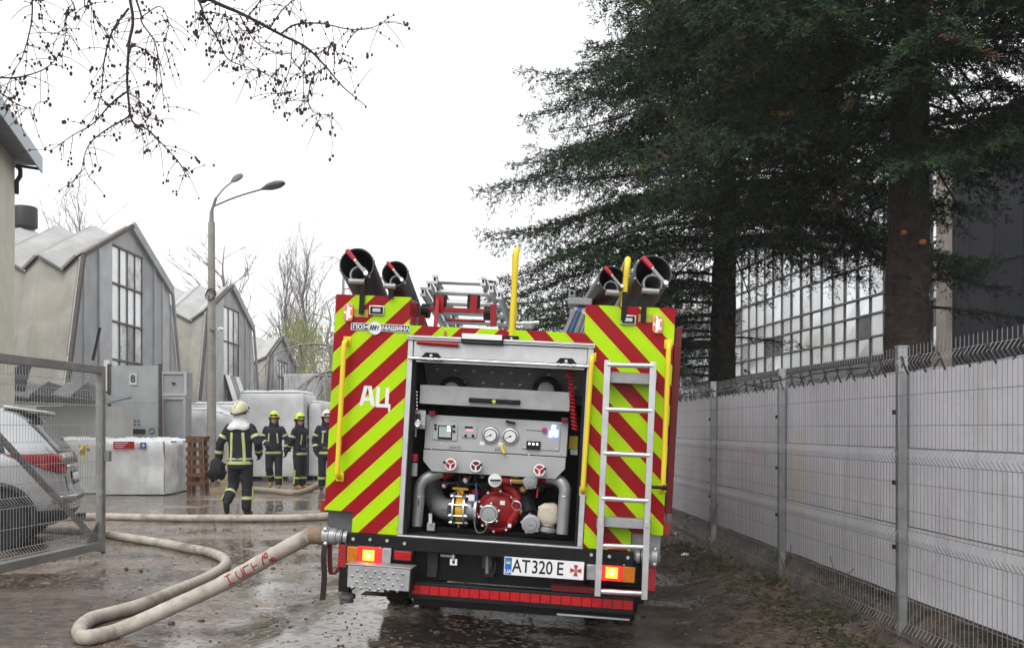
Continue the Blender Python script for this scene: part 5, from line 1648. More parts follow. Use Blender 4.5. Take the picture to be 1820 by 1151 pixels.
def mesh_fence():
    root = thing('mesh_fence', 'galvanised wire mesh fence backed with white sheeting along the verge', 'fence', (fence_x(6.59), 6.59, 0))
    u = Vector((-.0484, 1, 0)).normalized()
    nrm = Vector((-u.y, u.x, 0))                                    # toward the lane
    posts = [6.59 + 2.5 * k for k in range(-2, 8)]
    sm = sheet_material()
    wire = mat('mesh_wire', (.24, .243, .247), .5, .5, .15, 20)
    tie = mat('tie_black', (.015, .015, .016), .6)
    for k, d in enumerate(posts):
        b = Vector((fence_x(d), d, 0))
        g = gz(b.x, b.y)
        MB().box(b.x - .031, b.x + .031, d - .031, d + .031, g - .1, 2.055).build('post', galv, root, True, bevel=.004)
        MB().box(b.x - .034, b.x + .034, d - .034, d + .034, 2.056, 2.066).build('post_cap', galv, root, True)
        for z in (.68, 1.12, 1.60):
            MB().box(b.x - .045, b.x - .03, d + .02, d + .05, z, z + .03).build('clamp', tie, root, True)
        if k == len(posts) - 1: break
        L_ = (Vector((fence_x(posts[k + 1]), posts[k + 1], 0)) - b).length
        def pf(s, o, z, b=b): return b + u * (s + .0) + nrm * (.036 + o) + Vector((0, 0, z))
        wire_panel(pf, L_, .06, 2.05, .05, (.16, .78, 1.32, 1.93), .0022).build('wire_panel', wire, root, True, smooth=False)
        # sheeting in three horizontal lengths, slightly wavy
        bounds = [.36, .84, 1.37, 1.90]
        for j in range(3):
            n, mrows = 30, 4
            v, q = [], []
            for r in range(mrows + 1):
                for i in range(n + 1):
                    s = L_ * i / n
                    z = bounds[j] + .004 + (bounds[j + 1] - bounds[j] - .008) * r / mrows
                    if j == 2 and r == mrows: z += .012 * noise.noise((s * 3, d, 1))
                    if j == 0 and r == 0: z += .008 * noise.noise((s * 2.2, d, 4))
                    o = -.035 - .006 * j + .010 * noise.noise((s * 1.5, d + z * 2, 7)) + .004 * noise.noise((s * 8, z * 6, d))
                    p = b + u * s + nrm * o
                    v.append(p + Vector((0, 0, z)))
            for r in range(mrows):
                for i in range(n): q.append((r * (n + 1) + i, r * (n + 1) + i + 1, (r + 1) * (n + 1) + i + 1, (r + 1) * (n + 1) + i))
            mb = MB()
            mb.add(v, q)
            mb.add([p - nrm * .004 for p in v], [f[::-1] for f in q])
            me_ = mb.mesh('sheeting', sm)
            link('sheeting', me_, root, True)
        # twisted tie wire looping through the top edge
        r2 = random.Random(k)
        mb = MB()
        for i in range(9):
            s = L_ * (i + .3 + .3 * r2.random()) / 9
            pts = [pf(s, .0, 1.86), pf(s + .02, .02, 1.93), pf(s + .07, .015, 1.975 + .02 * r2.random()), pf(s + .13, -.03, 1.95), pf(s + .17 + .05 * r2.random(), -.01, 1.875)]
            mb.tube(smooth_path(pts, 4), .0065, 5)
        if 2 <= k <= 4:
            mb.tube(smooth_path([pf(L_ * i / 10, .02 + .02 * r2.random(), 1.93 + .035 * r2.random()) for i in range(11)], 3), .006, 5)
        mb.build('tie_wire', tie, root, True)['kind'] = 'stuff'
mesh_fence()

# ------------------------------------------------------------------ swung-open mesh gate on the left
def gate():
    A = Vector((-4.70, 11.1, 0))                                     # free end
    u = Vector((-.18, -1.9, 0)).normalized()
    nrm = Vector((-u.y, u.x, 0)) * -1
    if nrm.x < 0: nrm = -nrm
    Lg = 4.6
    root = thing('yard_gate', 'grey steel framed mesh gate standing open before the silver car', 'gate', A)
    z0, z1 = .13, 2.22
    def pt(s, z, o=0): return A + u * s + nrm * o + Vector((0, 0, z))
    gm = mat('gate_steel', (.27, .275, .27), .55, .3, .15, 6, .1, 50, dirt=.4, dirtcol=(.12, .095, .07))
    for s in (.035, Lg - .035):
        MB().bar(pt(s, z0 - .03, 0), pt(s, z1, 0), .08, .08, u).build('upright', gm, root, True, bevel=.005)
    for z in (z0 + .045, z1 - .045):
        MB().bar(pt(.076, z), pt(Lg - .076, z), .08, .09).build('rail', gm, root, True, bevel=.005)
    MB().bar(pt(.14, z0 + .14, -.03), pt(Lg * .62, z1 - .12, -.03), .05, .05).build('brace', gm, root, True, bevel=.004)
    MB().prism([pt(.09, z0 + .095, -.01), pt(.36, z0 + .095, -.01), pt(.09, z0 + .32, -.01)], nrm * .012).build('gusset', frame_dark, root, True, smooth=False)
    wire_panel(lambda s, o, z: pt(.08 + s, z, o + .01), Lg - .16, z0 + .095, z1 - .095, .05, (.28, .78, 1.32, 1.98), .0024, .05).build('wire_panel', mat('gate_wire', (.42, .43, .43), .45, .5, .15, 20), root, True, smooth=False)
    MB().bar(pt(-.02, z0 - .06, .0), pt(-.02, .95, .0), .035, .035, u).build('drop_bolt', frame_dark, root, True)
    MB().bar(pt(-.05, .95, .0), pt(.04, .95, .0), .02, .03).build('bolt_keeper', grey_steel, root, True)
    MB().box(A.x + .03, A.x + .09, 11.06, 11.14, 1.13, 1.25).build('latch', gm, root, True)
    c = W(150, 800, 11.35)
    mb = MB()
    r2 = random.Random(3)
    for k in range(5):                                               # folded strips of cloth over a wire
        x, w, l = -.06 + .03 * k, r2.uniform(.02, .03), r2.uniform(.04, .17) if k != 2 else .2
        rows = []
        for j in range(8):
            f = j / 7
            q = c + Vector((x * (1 - .55 * f) + .012 * math.sin(5 * f + k), -.012 + .014 * math.sin(7 * f + 2 * k), .06 - l * f))
            ww = w * (1 - .5 * f)
            rows += [q + Vector((-ww, .006 * math.sin(9 * f), 0)), q + Vector((0, -.012, 0)), q + Vector((ww, .004, 0)), q + Vector((0, .006, 0))]
        mb.add(rows, [(4 * j + a, 4 * j + (a + 1) % 4, 4 * j + 4 + (a + 1) % 4, 4 * j + 4 + a) for j in range(7) for a in range(4)])
    o = mb.build('yellow_rag', mat('rag_yellow', (.46, .37, .08), .9, 0, .2, 20, .2), None)
    tag(o, 'small yellow rag hanging on the open mesh gate', 'rag')
gate()

# ------------------------------------------------------------------ silver SUV parked behind the gate
def suv():
    # local frame: x forward, y to the car's left, z up; outline sampled as rounded rectangles level by level
    root = thing('parked_car', 'silver SUV with red wraparound tail lamp parked behind the mesh gate', 'car', (-8.17, 12.17, 0), R(198))
    root.scale = (1.06, 1.06, 1.06)
    paint = mat('silver_paint', (.46, .475, .49), .25, .45, .04, 3, 0, dirt=.1, dirtcol=(.3, .29, .28), coat=.5)
    dark = mat('car_plastic', (.025, .025, .027), .55)
    glass = mat('car_glass', (.03, .033, .036), .06, .0, .2, 3)
    chrome_ = mat('car_chrome', (.65, .66, .67), .15, .9)
    lampm = mat('car_lamp_red', (.22, .005, .011), .12, 0, .2, 12)
    #      z    rear   front  halfw  n
    LV = [(.26, -2.13, 2.18, .86, 5), (.34, -2.27, 2.30, .91, 5), (.50, -2.36, 2.37, .94, 5.5), (.62, -2.365, 2.36, .945, 5.5), (.70, -2.33, 2.35, .95, 6), (.86, -2.30, 2.30, .955, 6),
          (.98, -2.29, 2.10, .955, 6), (1.04, -2.28, 1.60, .95, 6), (1.10, -2.25, 1.20, .925, 6), (1.20, -2.18, 1.02, .885, 6.5), (1.36, -2.05, .78, .825, 7), (1.52, -1.92, .50, .765, 7), (1.61, -1.80, .25, .72, 6.5), (1.66, -1.66, .05, .66, 5), (1.685, -1.35, -.35, .52, 4)]
    zs = [l[0] for l in LV]
    def lev(z):
        return [float(np.interp(z, zs, [l[i] for l in LV])) for i in range(1, 5)]
    def S(t, z, off=0.0):
        r, f, w, n = lev(z)
        a, xc = (f - r) / 2, (f + r) / 2
        c, s = math.cos(t), math.sin(t)
        p = Vector((xc + a * math.copysign(abs(c) ** (2 / n), c), w * math.copysign(abs(s) ** (2 / n), s), z))
        if off:
            e = 1e-3
            d1 = S(t + e, z) - S(t - e, z)
            d2 = S(t, min(z + .01, 1.68)) - S(t, max(z - .01, .26))
            nn = d1.cross(d2)
            if nn.length > 1e-12:
                nn.normalize()
                if nn.dot(Vector((c, s, .0))) < 0: nn = -nn
                p += nn * off
        return p
    def T(x, z, side=1):                                            # angle whose outline point has this x on the +-y side
        r, f, w, n = lev(z)
        a, xc = (f - r) / 2, (f + r) / 2
        q = max(-1, min(1, (x - xc) / a))
        t = math.acos(math.copysign(abs(q) ** (n / 2), q))
        return t * side
    def TY(y, z):                                                   # angle on the rear face for this y
        r, f, w, n = lev(z)
        q = max(-1, min(1, y / w))
        return PI - math.asin(math.copysign(abs(q) ** (n / 2), q))
    n = 160
    mb = MB()
    ring = []
    zz = [l[0] for l in LV]
    fine = sorted(set(zz + [.42, .56, .78, .92, 1.15, 1.28, 1.44, 1.57]))
    v, q = [], []
    for z in fine:
        for k in range(n): v.append(S(2 * PI * k / n, z))
    for j in range(len(fine) - 1):
        for k in range(n): q.append((j * n + k, j * n + (k + 1) % n, (j + 1) * n + (k + 1) % n, (j + 1) * n + k))
    q.append(tuple((len(fine) - 1) * n + k for k in range(n)))
    q.append(tuple(range(n - 1, -1, -1)))
    mb.add(v, q)
    mb.build('body', paint, root, ang=50)
    def patch(name, ta, tb, za, zb, off, m, nt=14, nz_=6, sub=None, par=root):
        """piece of skin; ta, tb: angle as a function of z"""
        v, q = [], []
        for j in range(nz_ + 1):
            z = za + (zb - za) * j / nz_
            for i in range(nt + 1):
                t0, t1 = ta(z), tb(z)
                v.append(S(t0 + (t1 - t0) * i / nt, z, off))
        for j in range(nz_):
            for i in range(nt): q.append((j * (nt + 1) + i, j * (nt + 1) + i + 1, (j + 1) * (nt + 1) + i + 1, (j + 1) * (nt + 1) + i))
        mb = MB()
        mb.add(v, q)
        me = mb.mesh(name, m, ang=60)
        o = link(name, me, par)
        s_ = o.modifiers.new('thick', 'SOLIDIFY')
        s_.thickness = .006
        s_.offset = 0
        return o
    for sd in (1, -1):
        patch('side_window', lambda z: T(-1.55 + (1.5 - z) * -.35, z, sd), lambda z: T(-1.0, z, sd), 1.13, 1.50, .006, glass)
        patch('side_window', lambda z: T(-.93, z, sd), lambda z: T(.02, z, sd), 1.13, 1.52, .006, glass)
        patch('side_window', lambda z: T(.08, z, sd), lambda z: T(.45 + (1.5 - z) * .9, z, sd), 1.13, 1.50, .006, glass)
        patch('sill_trim', lambda z: T(-2.0, z, sd), lambda z: T(2.0, z, sd), .27, .42, .012, dark, 30, 3)
        lo = patch('tail_lamp', lambda z: T(-1.66 - (1.12 - z) * 2.4, z, sd), lambda z: TY(sd * .60, z) if sd > 0 else -2 * PI + TY(sd * .60, z), .89, 1.12, .012, lampm, 26, 6)
        MB().bar(S(T(-2.05, .99, sd), .99, .022), S(T(-2.25, .93, sd), .93, .022), .02, .05).build('lamp_strip', mat('lamp_strip_red', (.55, .05, .06), .15), lo)  # paler red strip across the tail lamp
        for xw in (-1.58, 1.38):
            c = Vector((xw, sd * .76, .36))
            w = MB().lathe(c, (0, sd, 0), [(0, .2), (.01, .33), (.04, .36), (.17, .36), (.20, .34), (.205, .24)], 40).build('wheel', rubber, root)
            MB().lathe(c + Vector((0, sd * .14, 0)), (0, sd, 0), [(0, .24), (.05, .24), (.055, .21), (.03, .18), (.03, .04), (.05, .03)], 32).build('rim', alu_dull, w)
            for k in range(5):
                an = 2 * PI * k / 5 + .3
                MB().bar(c + Vector((0, sd * .185, 0)), c + Vector((math.cos(an) * .21, sd * .185, math.sin(an) * .21)), .05, .02, (0, 1, 0)).build('spoke', alu, w)
            arch = [c + Vector((math.cos(R(-10 + 10 * k)) * .41, sd * .19, math.sin(R(-10 + 10 * k)) * .41)) for k in range(21)]
            MB().tube(arch, .035, 8).build('wheel_arch', dark, root)
            MB().cyl(c + Vector((0, sd * .02, 0)), c + Vector((0, sd * .18, 0)), .385, n=32).build('arch_liner', blk_matt, root)
        rl = [S(T(x, 1.6, sd), 1.655, .0) + Vector((0, 0, .06 if -1.5 < x < -.05 else .005)) for x in (-1.62, -1.5, -1.1, -.6, -.1, .02)]
        MB().tube(smooth_path(rl, 4), .016, 8).build('roof_rail', chrome_, root)
    patch('rear_window', lambda z: TY(.66, z), lambda z: TY(-.66, z), 1.13, 1.50, .006, glass, 20)
    patch('windscreen', lambda z: -R(34), lambda z: R(34), 1.14, 1.56, .006, glass, 20)
    patch('bumper_trim', lambda z: TY(.90, z), lambda z: TY(-.90, z), .33, .46, .012, dark, 24, 3)
    patch('bumper_trim', lambda z: TY(.80, z), lambda z: TY(-.80, z), .54, .575, .012, dark, 24, 3)
    patch('chrome_strip', lambda z: TY(.72, z), lambda z: TY(-.72, z), .465, .49, .02, chrome_, 24, 2)
    patch('chrome_strip', lambda z: TY(.75, z), lambda z: TY(-.75, z), .60, .622, .02, chrome_, 24, 2)
    patch('tailgate_seam', lambda z: TY(.62, z), lambda z: TY(.605, z), .66, .86, .004, dark, 2, 4)
    patch('plate_recess', lambda z: TY(.30, z), lambda z: TY(-.30, z), .74, .90, .010, dark, 8, 3)
    patch('licence_plate', lambda z: TY(.26, z), lambda z: TY(-.26, z), .77, .87, .018, white_print, 8, 3)
    patch('garnish', lambda z: TY(.58, z), lambda z: TY(-.58, z), .93, .985, .018, chrome_, 12, 2)
    patch('tail_centre', lambda z: TY(.595, z), lambda z: TY(-.595, z), .99, 1.07, .006, dark, 12, 3)
    MB().prism([(-1.60, .62, 1.665), (-1.60, -.62, 1.665), (-2.02, -.58, 1.60), (-2.02, .58, 1.60)], (0, 0, .035)).build('spoiler', paint, root, bevel=.012)
    MB().prism([(-1.78, .60, 1.60), (-1.78, -.60, 1.60), (-2.0, -.57, 1.575), (-2.0, .57, 1.575)], (0, 0, .02)).build('spoiler_underside', dark, root)
    MB().bar((-2.17, 0, 1.17), (-2.12, -.4, 1.3), .03, .015).build('wiper', dark, root)
    MB().bar((-2.34, .1, .33), (-2.45, .1, .33), .09, .07).build('tow_bar', dark, root)
    MB().box(-1.1, -.85, -.03, .03, 1.68, 1.73).build('roof_fin', paint, root, bevel=.015)
    MB().box(-1.9, 1.9, -.8, .8, .2, .27).build('underbody', blk_matt, root)
suv()

# ------------------------------------------------------------------ fire hoses
def hose_material(name, base, dirtamt):
    return mat(name, base, .8, 0, .14, 9, .5, 170, dirt=dirtamt, dirtcol=(.16, .115, .075))
hose_white = hose_material('hose_white', (.50, .46, .40), .9)
hose_brown = hose_material('hose_brown', (.34, .29, .23), .7)
HR = .055
def gp(px, py, r=HR):
    p = G(px, py)
    p.z = gz(p.x, p.y) + r * .92
    return p
def supply_hose():
    s = TM @ OUT_L
    e = TM.to_3x3() @ Vector((-1, 0, 0))
    root = thing('supply_hose', 'white canvas supply hose looping from the truck outlet with red lettering', 'hose', (s.x, s.y, 0))
    c = [s + e * .02, s + e * .12]
    MB().tube([s - e * .005, s + e * .03, s + e * .034, s + e * .075], [.056, .056, .062, .062], 24).build('coupling', pipe_grey, root, True)
    for k in range(4):
        an = R(45 + 90 * k)
        MB().ball(s + e * .055 + Vector((0, math.cos(an) * .064, math.sin(an) * .066)), .018, 8, 6).build('coupling_lug', chrome, root, True)
    MB().tube([s + e * .07, s + e * .08, s + e * .155, s + e * .17], [.056, .061, .061, .057], 24).build('binding_sleeve', mat('brown_sleeve', (.23, .165, .105), .8, 0, .2, 20, .2), root, True)
    st = s + e * .165
    p_air = [st, W(538, 958, 6.60), W(500, 978, 6.70), W(440, 1012, 6.82), W(380, 1044, 6.90), W(310, 1076, 6.96), W(250, 1103, 6.96), W(205, 1122, 6.94)]
    p_air = [Vector(p) for p in p_air]
    for p in p_air[4:]: p.z = max(p.z, gz(p.x, p.y) + HR * .95)
    loop = [gp(170, 1143), gp(147, 1145), gp(142, 1130), gp(162, 1112), gp(200, 1099), gp(250, 1085), gp(310, 1062), gp(360, 1040), gp(390, 1024), gp(402, 1010), gp(394, 998), gp(368, 988), gp(328, 979), gp(270, 968), gp(215, 960), gp(165, 951), gp(90, 946), gp(0, 942), gp(-120, 940)]
    path = smooth_path(p_air + loop, 9)
    # flattened, slightly uneven jacket
    rr = [HR * (1 + .07 * noise.noise((i * .35, 0, 2)) + .03 * noise.noise((i * 1.3, 4, 2)) - .07 * math.exp(-((i - 9 * 9.2) / 5) ** 2)) for i in range(len(path))]
    MB().tube(path, rr, 20).build('jacket', hose_white, root, True)
    # red marker lettering, drawn as strokes that lie on the jacket (each letter turned a quarter left)
    ink_ = mat('red_marker', (.36, .02, .05), .7)
    seg = [p_air[1], p_air[4]]
    ax = (W(405, 1033, 6.87) - W(500, 985, 6.72)).normalized() * -1    # along the hose, up toward the truck
    base = None
    dense = path
    def on_hose(px, off, ang):
        """point on the jacket: hose axis where it crosses photo column px, shifted along by off, turned by ang about the axis"""
        best = min(dense[:70], key=lambda p: abs((p.x / p.y) * F + CX - px))
        i = dense.index(best)
        t_ = (dense[max(i - 1, 0)] - dense[i + 1]).normalized()
        c_ = best + t_ * off
        view = (Vector((0, 0, H)) - c_)
        view = (view - t_ * view.dot(t_)).normalized()
        up = t_.cross(view)
        if up.z < 0: up = -up
        return c_ + (view * math.cos(ang) + up * math.sin(ang)) * (HR * 1.035)
    glyph = {'H': [[(-1, -1), (-1, 1)], [(1, -1), (1, 1)], [(-1, 0), (1, 0)]], 'C': [[(1, -.9), (.2, -1), (-.6, -.9), (-1, -.3), (-1, .4), (-.6, .9), (.2, 1), (1, .9)]],
             'P': [[(-1, -1), (-1, 1), (1, 1), (1, -1)]], 'T': [[(-1, 1), (1, 1)], [(0, 1), (0, -1)]], 'I': [[(0, -1), (0, 1)]],
             '6': [[(.7, 1), (-.4, .8), (-1, 0), (-.8, -.8), (0, -1), (.8, -.7), (.8, 0), (0, .2), (-.8, 0)]], '8': [[(0, 0), (.7, .4), (.6, .9), (0, 1), (-.6, .9), (-.7, .4), (0, 0), (.9, -.4), (.7, -1), (0, -1.1), (-.7, -1), (-.9, -.4), (0, 0)]]}
    #           glyph, column, half size along the hose, half size round it, centre angle
    for g, px, sa, sr, ca in (('H', 416, .026, .62, .05), ('C', 433, .026, .58, 0), ('P', 449, .026, .55, .0), ('T', 463, .022, .55, 0), ('I', 473, .02, .55, 0), ('6', 484, .020, .34, .5), ('8', 489, .020, .34, -.45)):
        for stroke in glyph[g]:
            # quarter turn to the left: letter up -> along the hose backwards, letter right -> round the hose upward
            pts = [on_hose(px, -v * sa, ca + u_ * sr) for u_, v in stroke] if g not in 'I' else [on_hose(px, (u_) * sa + v * .012, ca + v * sr) for u_, v in stroke]
            dens = []
            for (u0, v0), (u1, v1) in zip(stroke[:-1], stroke[1:]):
                for k in range(5):
                    uu, vv = u0 + (u1 - u0) * k / 5, v0 + (v1 - v0) * k / 5
                    dens.append(on_hose(px, -vv * sa, ca + uu * sr) if g != 'I' else on_hose(px, vv * .012, ca + vv * sr))
            uu, vv = stroke[-1]
            dens.append(on_hose(px, -vv * sa, ca + uu * sr) if g != 'I' else on_hose(px, vv * .012, ca + vv * sr))
            MB().tube(dens, .0042, 6).build('lettering', ink_, root, True)
    return root
supply_hose()
def plain_hose(label, pts, r, m):
    p = smooth_path(pts, 8)
    o = MB().tube(p, [r * (1 + .04 * noise.noise((i * .4, 5, 1))) for i in range(len(p))], 16).build('fire_hose', m)
    tag(o, label, 'hose')
plain_hose('pale fire hose lying straight across the yard behind the truck corner', [gp(-40, 922, .06), gp(90, 924, .06), gp(185, 924, .06), gp(260, 925, .06), gp(340, 927, .06), gp(420, 927.5, .06), gp(500, 926.5, .06), gp(560, 924.5, .06), gp(640, 921, .06), gp(760, 917, .06)], .062, hose_white)
hz_ = [gp(368, 862, .05), gp(372, 858, .05), gp(392, 858, .05), gp(420, 868, .05), gp(455, 874, .05), gp(490, 876, .05), gp(520, 879, .05), gp(545, 874, .05), gp(565, 864, .05), gp(590, 855, .05), gp(640, 850, .05)]
plain_hose('brown fire hose curving past the boots of the standing firefighters', hz_, .07, hose_brown)
# ------------------------------------------------------------------ firefighters
cloth = mat('turnout_cloth', (.016, .018, .026), .85, 0, .25, 14, .3, 60, dirt=.2, dirtcol=(.04, .038, .035))
cloth_navy = mat('navy_cloth', (.018, .021, .036), .85, 0, .25, 14, .3, 60, dirt=.2, dirtcol=(.045, .042, .04))
band_l = mat('lime_band', (.50, .58, .12), .5, 0, .1, 20)
band_s = mat('silver_band', (.58, .59, .56), .4, .2, .1, 20)
glove_m = mat('black_glove', (.012, .012, .013), .7)
boot_b = mat('black_boot', (.02, .019, .018), .6, 0, .3, 15, .1, dirt=.4)
boot_y = mat('tan_boot', (.34, .20, .05), .7, 0, .2, 15, .1, dirt=.4)
skin_m = mat('skin', (.58, .34, .25), .6, 0, .1, 14)
hel_c = mat('cream_helmet', (.60, .57, .40), .3, 0, .06, 6, coat=.3, dirt=.15)
hel_l = mat('lime_helmet', (.55, .68, .04), .3, 0, .06, 6, coat=.3)
hel_w = mat('white_red_helmet', (.66, .60, .56), .35, 0, .06, 6, coat=.3)
white_cloth = mat('white_cape', (.72, .72, .71), .8, 0, .06, 10, .4, 25)
visor_m = mat('dark_visor', (.03, .03, .03), .15)
radio_m = mat('red_radio', (.45, .03, .02), .5)

def remeshed(name, mb, m, parent, voxel=.018, smooth_it=3):
    """one continuous skin over overlapping limbs"""
    me = mb.mesh(name + '_src', m)
    o = bpy.data.objects.new(name, me)
    COL.objects.link(o)
    r = o.modifiers.new('r', 'REMESH')
    r.mode = 'VOXEL'
    r.voxel_size = voxel
    s = o.modifiers.new('s', 'SMOOTH')
    s.iterations = smooth_it
    s.factor = .5
    dg = bpy.context.evaluated_depsgraph_get()
    me2 = bpy.data.meshes.new_from_object(o.evaluated_get(dg))
    bpy.data.objects.remove(o)
    me2.name = name
    me2.materials.clear()
    me2.materials.append(m)
    me2.polygons.foreach_set('use_smooth', [True] * len(me2.polygons))
    return link(name, me2, parent)

def limb(mb, pts, rad, n=14):
    q = [Vector(p) for p in pts]
    a, b = (q[0] - q[1]).normalized() * rad[0], (q[-1] - q[-2]).normalized() * rad[-1]
    pp = [q[0] + a * .9, q[0] + a * .6] + q + [q[-1] + b * .6, q[-1] + b * .9]
    rr = [rad[0] * .4, rad[0] * .8] + list(rad) + [rad[-1] * .8, rad[-1] * .4]
    mb.tube(pp, rr, n)

TORSO = [(.80, .205, .150), (.90, .200, .148), (1.02, .192, .140), (1.16, .195, .140), (1.30, .212, .150), (1.42, .222, .146), (1.50, .195, .125), (1.555, .105, .095)]
def tors(z, g=0.0, lean=0.0):
    zz = [t[0] for t in TORSO]
    return float(np.interp(z, zz, [t[1] for t in TORSO])) + g, float(np.interp(z, zz, [t[2] for t in TORSO])) + g
def torso_pt(th, z, g=0.0):
    rx, ry = tors(z, g)
    return Vector((math.cos(th) * rx, math.sin(th) * ry, z))

def person(label, loc, rotz, arms, legs, helmet, jacket, boots, turn=0.0, front=True, cape=False, sc=1.0, radio=False, extras=None):
    """stands facing -y; arms/legs: joint positions for the left (+x) and right (-x) side"""
    root = thing('person', label, 'person', loc, rotz, 'firefighters in the yard')
    root.scale = (sc, sc, sc)
    # body (skin): head, neck, torso, limbs in one surface
    mb = MB()
    limb(mb, [(0, .01, .98), (0, .01, 1.2), (0, .01, 1.44)], [.13, .125, .13])
    limb(mb, [(0, .015, 1.46), (0, .0, 1.60)], [.055, .052])
    hm = Matrix.Translation((0, -.005, 1.70)) @ Matrix.Rotation(turn, 4, 'Z')
    hb = MB()
    hb.ball((0, 0, .0), (.076, .096, .115), 20, 16)
    hb.ball((0, -.030, -.052), (.058, .062, .062), 16, 10)           # jaw
    hb.ball((0, -.098, -.012), (.013, .018, .022), 8, 6)             # nose
    for s in (-1, 1):
        hb.ball((s * .077, .008, -.008), (.010, .02, .03), 8, 6)     # ear
        hb.ball((s * .03, -.082, .022), (.022, .012, .010), 8, 6)    # brow
    mb.add([hm @ Vector(p) for p in hb.v], hb.f)
    for s, k in ((1, 'l'), (-1, 'r')):
        sh, el, wr = [Vector(p) for p in arms[k]]
        limb(mb, [sh, el, wr], [.055, .042, .032])
        hd = (wr - el).normalized()
        limb(mb, [wr, wr + hd * .10], [.032, .036], 10)
        h_, kn, an, toe = [Vector(p) for p in legs[k]]
        limb(mb, [h_, kn, an], [.085, .055, .042])
        limb(mb, [an, toe], [.045, .035], 10)
    remeshed('body', mb, skin_m, root, .017, 2)
    fz = Matrix.Translation((0, -.005, 1.70)) @ Matrix.Rotation(turn, 4, 'Z')
    for s in (-1, 1):
        MB().ball(fz @ Vector((s * .030, -.088, .006)), (.012, .008, .007), 8, 6).build('eye', blk, root)
    MB().bar(fz @ Vector((-.022, -.090, -.058)), fz @ Vector((.022, -.090, -.058)), .008, .008).build('mouth', mat('lips', (.30, .12, .10), .6), root)
    # jacket
    mb = MB()
    prof = TORSO
    n = 28
    v, f = [], []
    for z, rx, ry in prof:
        for k in range(n):
            g = 2 * PI * k / n
            w = 1 + .02 * math.sin(3 * g + z * 9)
            v.append((math.cos(g) * rx * w, math.sin(g) * ry * w, z))
    for j in range(len(prof) - 1):
        for k in range(n): f.append((j * n + k, j * n + (k + 1) % n, (j + 1) * n + (k + 1) % n, (j + 1) * n + k))
    f += [tuple(range(n - 1, -1, -1)), tuple((len(prof) - 1) * n + k for k in range(n))]
    mb.add(v, f)
    AR = (.082, .070, .066)
    for k in 'lr':
        sh, el, wr = [Vector(p) for p in arms[k]]
        limb(mb, [sh * .9 + Vector((0, 0, .15)), el, wr], AR)
    limb(mb, [(0, .01, 1.50), (0, .0, 1.585)], [.09, .085])
    jk = remeshed('jacket', mb, jacket, root, .016, 4)
    # trousers
    mb = MB()
    limb(mb, [(0, .0, .90), (0, 0, .98)], [.155, .16])
    LR = (.112, .092, .086)
    for k in 'lr':
        h_, kn, an, toe = [Vector(p) for p in legs[k]]
        limb(mb, [h_, kn, an + (kn - an).normalized() * .06], LR)
    remeshed('trousers', mb, jacket, root, .016, 4)
    # boots
    for k in 'lr':
        h_, kn, an, toe = [Vector(p) for p in legs[k]]
        mb = MB()
        limb(mb, [an + (kn - an).normalized() * .10, an], [.060, .056], 12)
        limb(mb, [an + Vector((0, .0, -.03)), an * .5 + toe * .5 + Vector((0, 0, -.005)), toe], [.052, .050, .044], 12)
        b = remeshed('boot', mb, boots, root, .013, 2)
    # gloves with five fingers
    for s, k in ((1, 'l'), (-1, 'r')):
        sh, el, wr = [Vector(p) for p in arms[k]]
        d = (wr - el).normalized()
        side = d.cross(Vector((0, 1, 0))).normalized()
        if side.length < .1: side = Vector((1, 0, 0))
        fwd = side.cross(d).normalized()
        if fwd.y > 0: fwd = -fwd
        mb = MB()
        limb(mb, [wr, wr + d * .05], [.046, .042], 12)
        limb(mb, [wr + d * .04 + fwd * .02, wr + d * .10 + fwd * .02], [.030, .028], 10)
        limb(mb, [wr + d * .04 - fwd * .02, wr + d * .10 - fwd * .02], [.030, .028], 10)
        for q, (o_, ln) in enumerate(((.036, .065), (.013, .078), (-.010, .072), (-.032, .055))):
            b0 = wr + d * .10 + fwd * o_
            b1 = b0 + d * ln * .55 - side * s * .012
            limb(mb, [b0, b1, b1 + d * ln * .30 - side * s * .03], [.0125, .012, .0105], 8)
        t0 = wr + d * .045 + fwd * .034
        limb(mb, [t0, t0 + fwd * .03 + d * .035, t0 + fwd * .032 + d * .07 - side * s * .012], [.014, .013, .011], 8)
        remeshed('glove', mb, glove_m, root, .0085, 1)
    # reflective tape: loops round limbs and hem
    def ringp(path_fn, m0=band_l):
        pass
    def limb_band(p0, p1, t, r, w=.052):
        p0, p1 = Vector(p0), Vector(p1)
        c, d = p0 + (p1 - p0) * t, (p1 - p0).normalized()
        o = MB().tube([c - d * w * .5, c + d * w * .5], r + .007, 22, caps=False).build('tape', band_l, root)
        MB().tube([c - d * w * .17, c + d * w * .17], r + .010, 22, caps=False).build('tape_stripe', band_s, o)
    def torso_band(z, w=.055, g=.010):
        for nm, ww, gg, m in (('tape', w, g, band_l), ('tape_stripe', w * .34, g + .003, band_s)):
            mb = MB()
            nn = 40
            v = [torso_pt(2 * PI * k / nn, zz, gg) for zz in (z - ww / 2, z + ww / 2) for k in range(nn)]
            mb.add(v, [(k, (k + 1) % nn, nn + (k + 1) % nn, nn + k) for k in range(nn)])
            mb.build(nm, m, root)
    def vstrip(x0, x1, z0, z1, sgn, w=.045):
        for nm, ww, gg, m in (('tape', w, .011, band_l), ('tape_stripe', w * .36, .014, band_s)):
            mb = MB()
            v = []
            for j in range(9):
                z = z0 + (z1 - z0) * j / 8
                for xx in (-ww / 2, ww / 2):
                    x = x0 + (x1 - x0) * j / 8 + xx
                    rx, ry = tors(z, gg)
                    v.append((x, sgn * ry * math.sqrt(max(.02, 1 - (x / rx) ** 2)), z))
            mb.add(v, [(2 * j, 2 * j + 1, 2 * j + 3, 2 * j + 2) for j in range(8)])
            mb.build(nm, m, root)
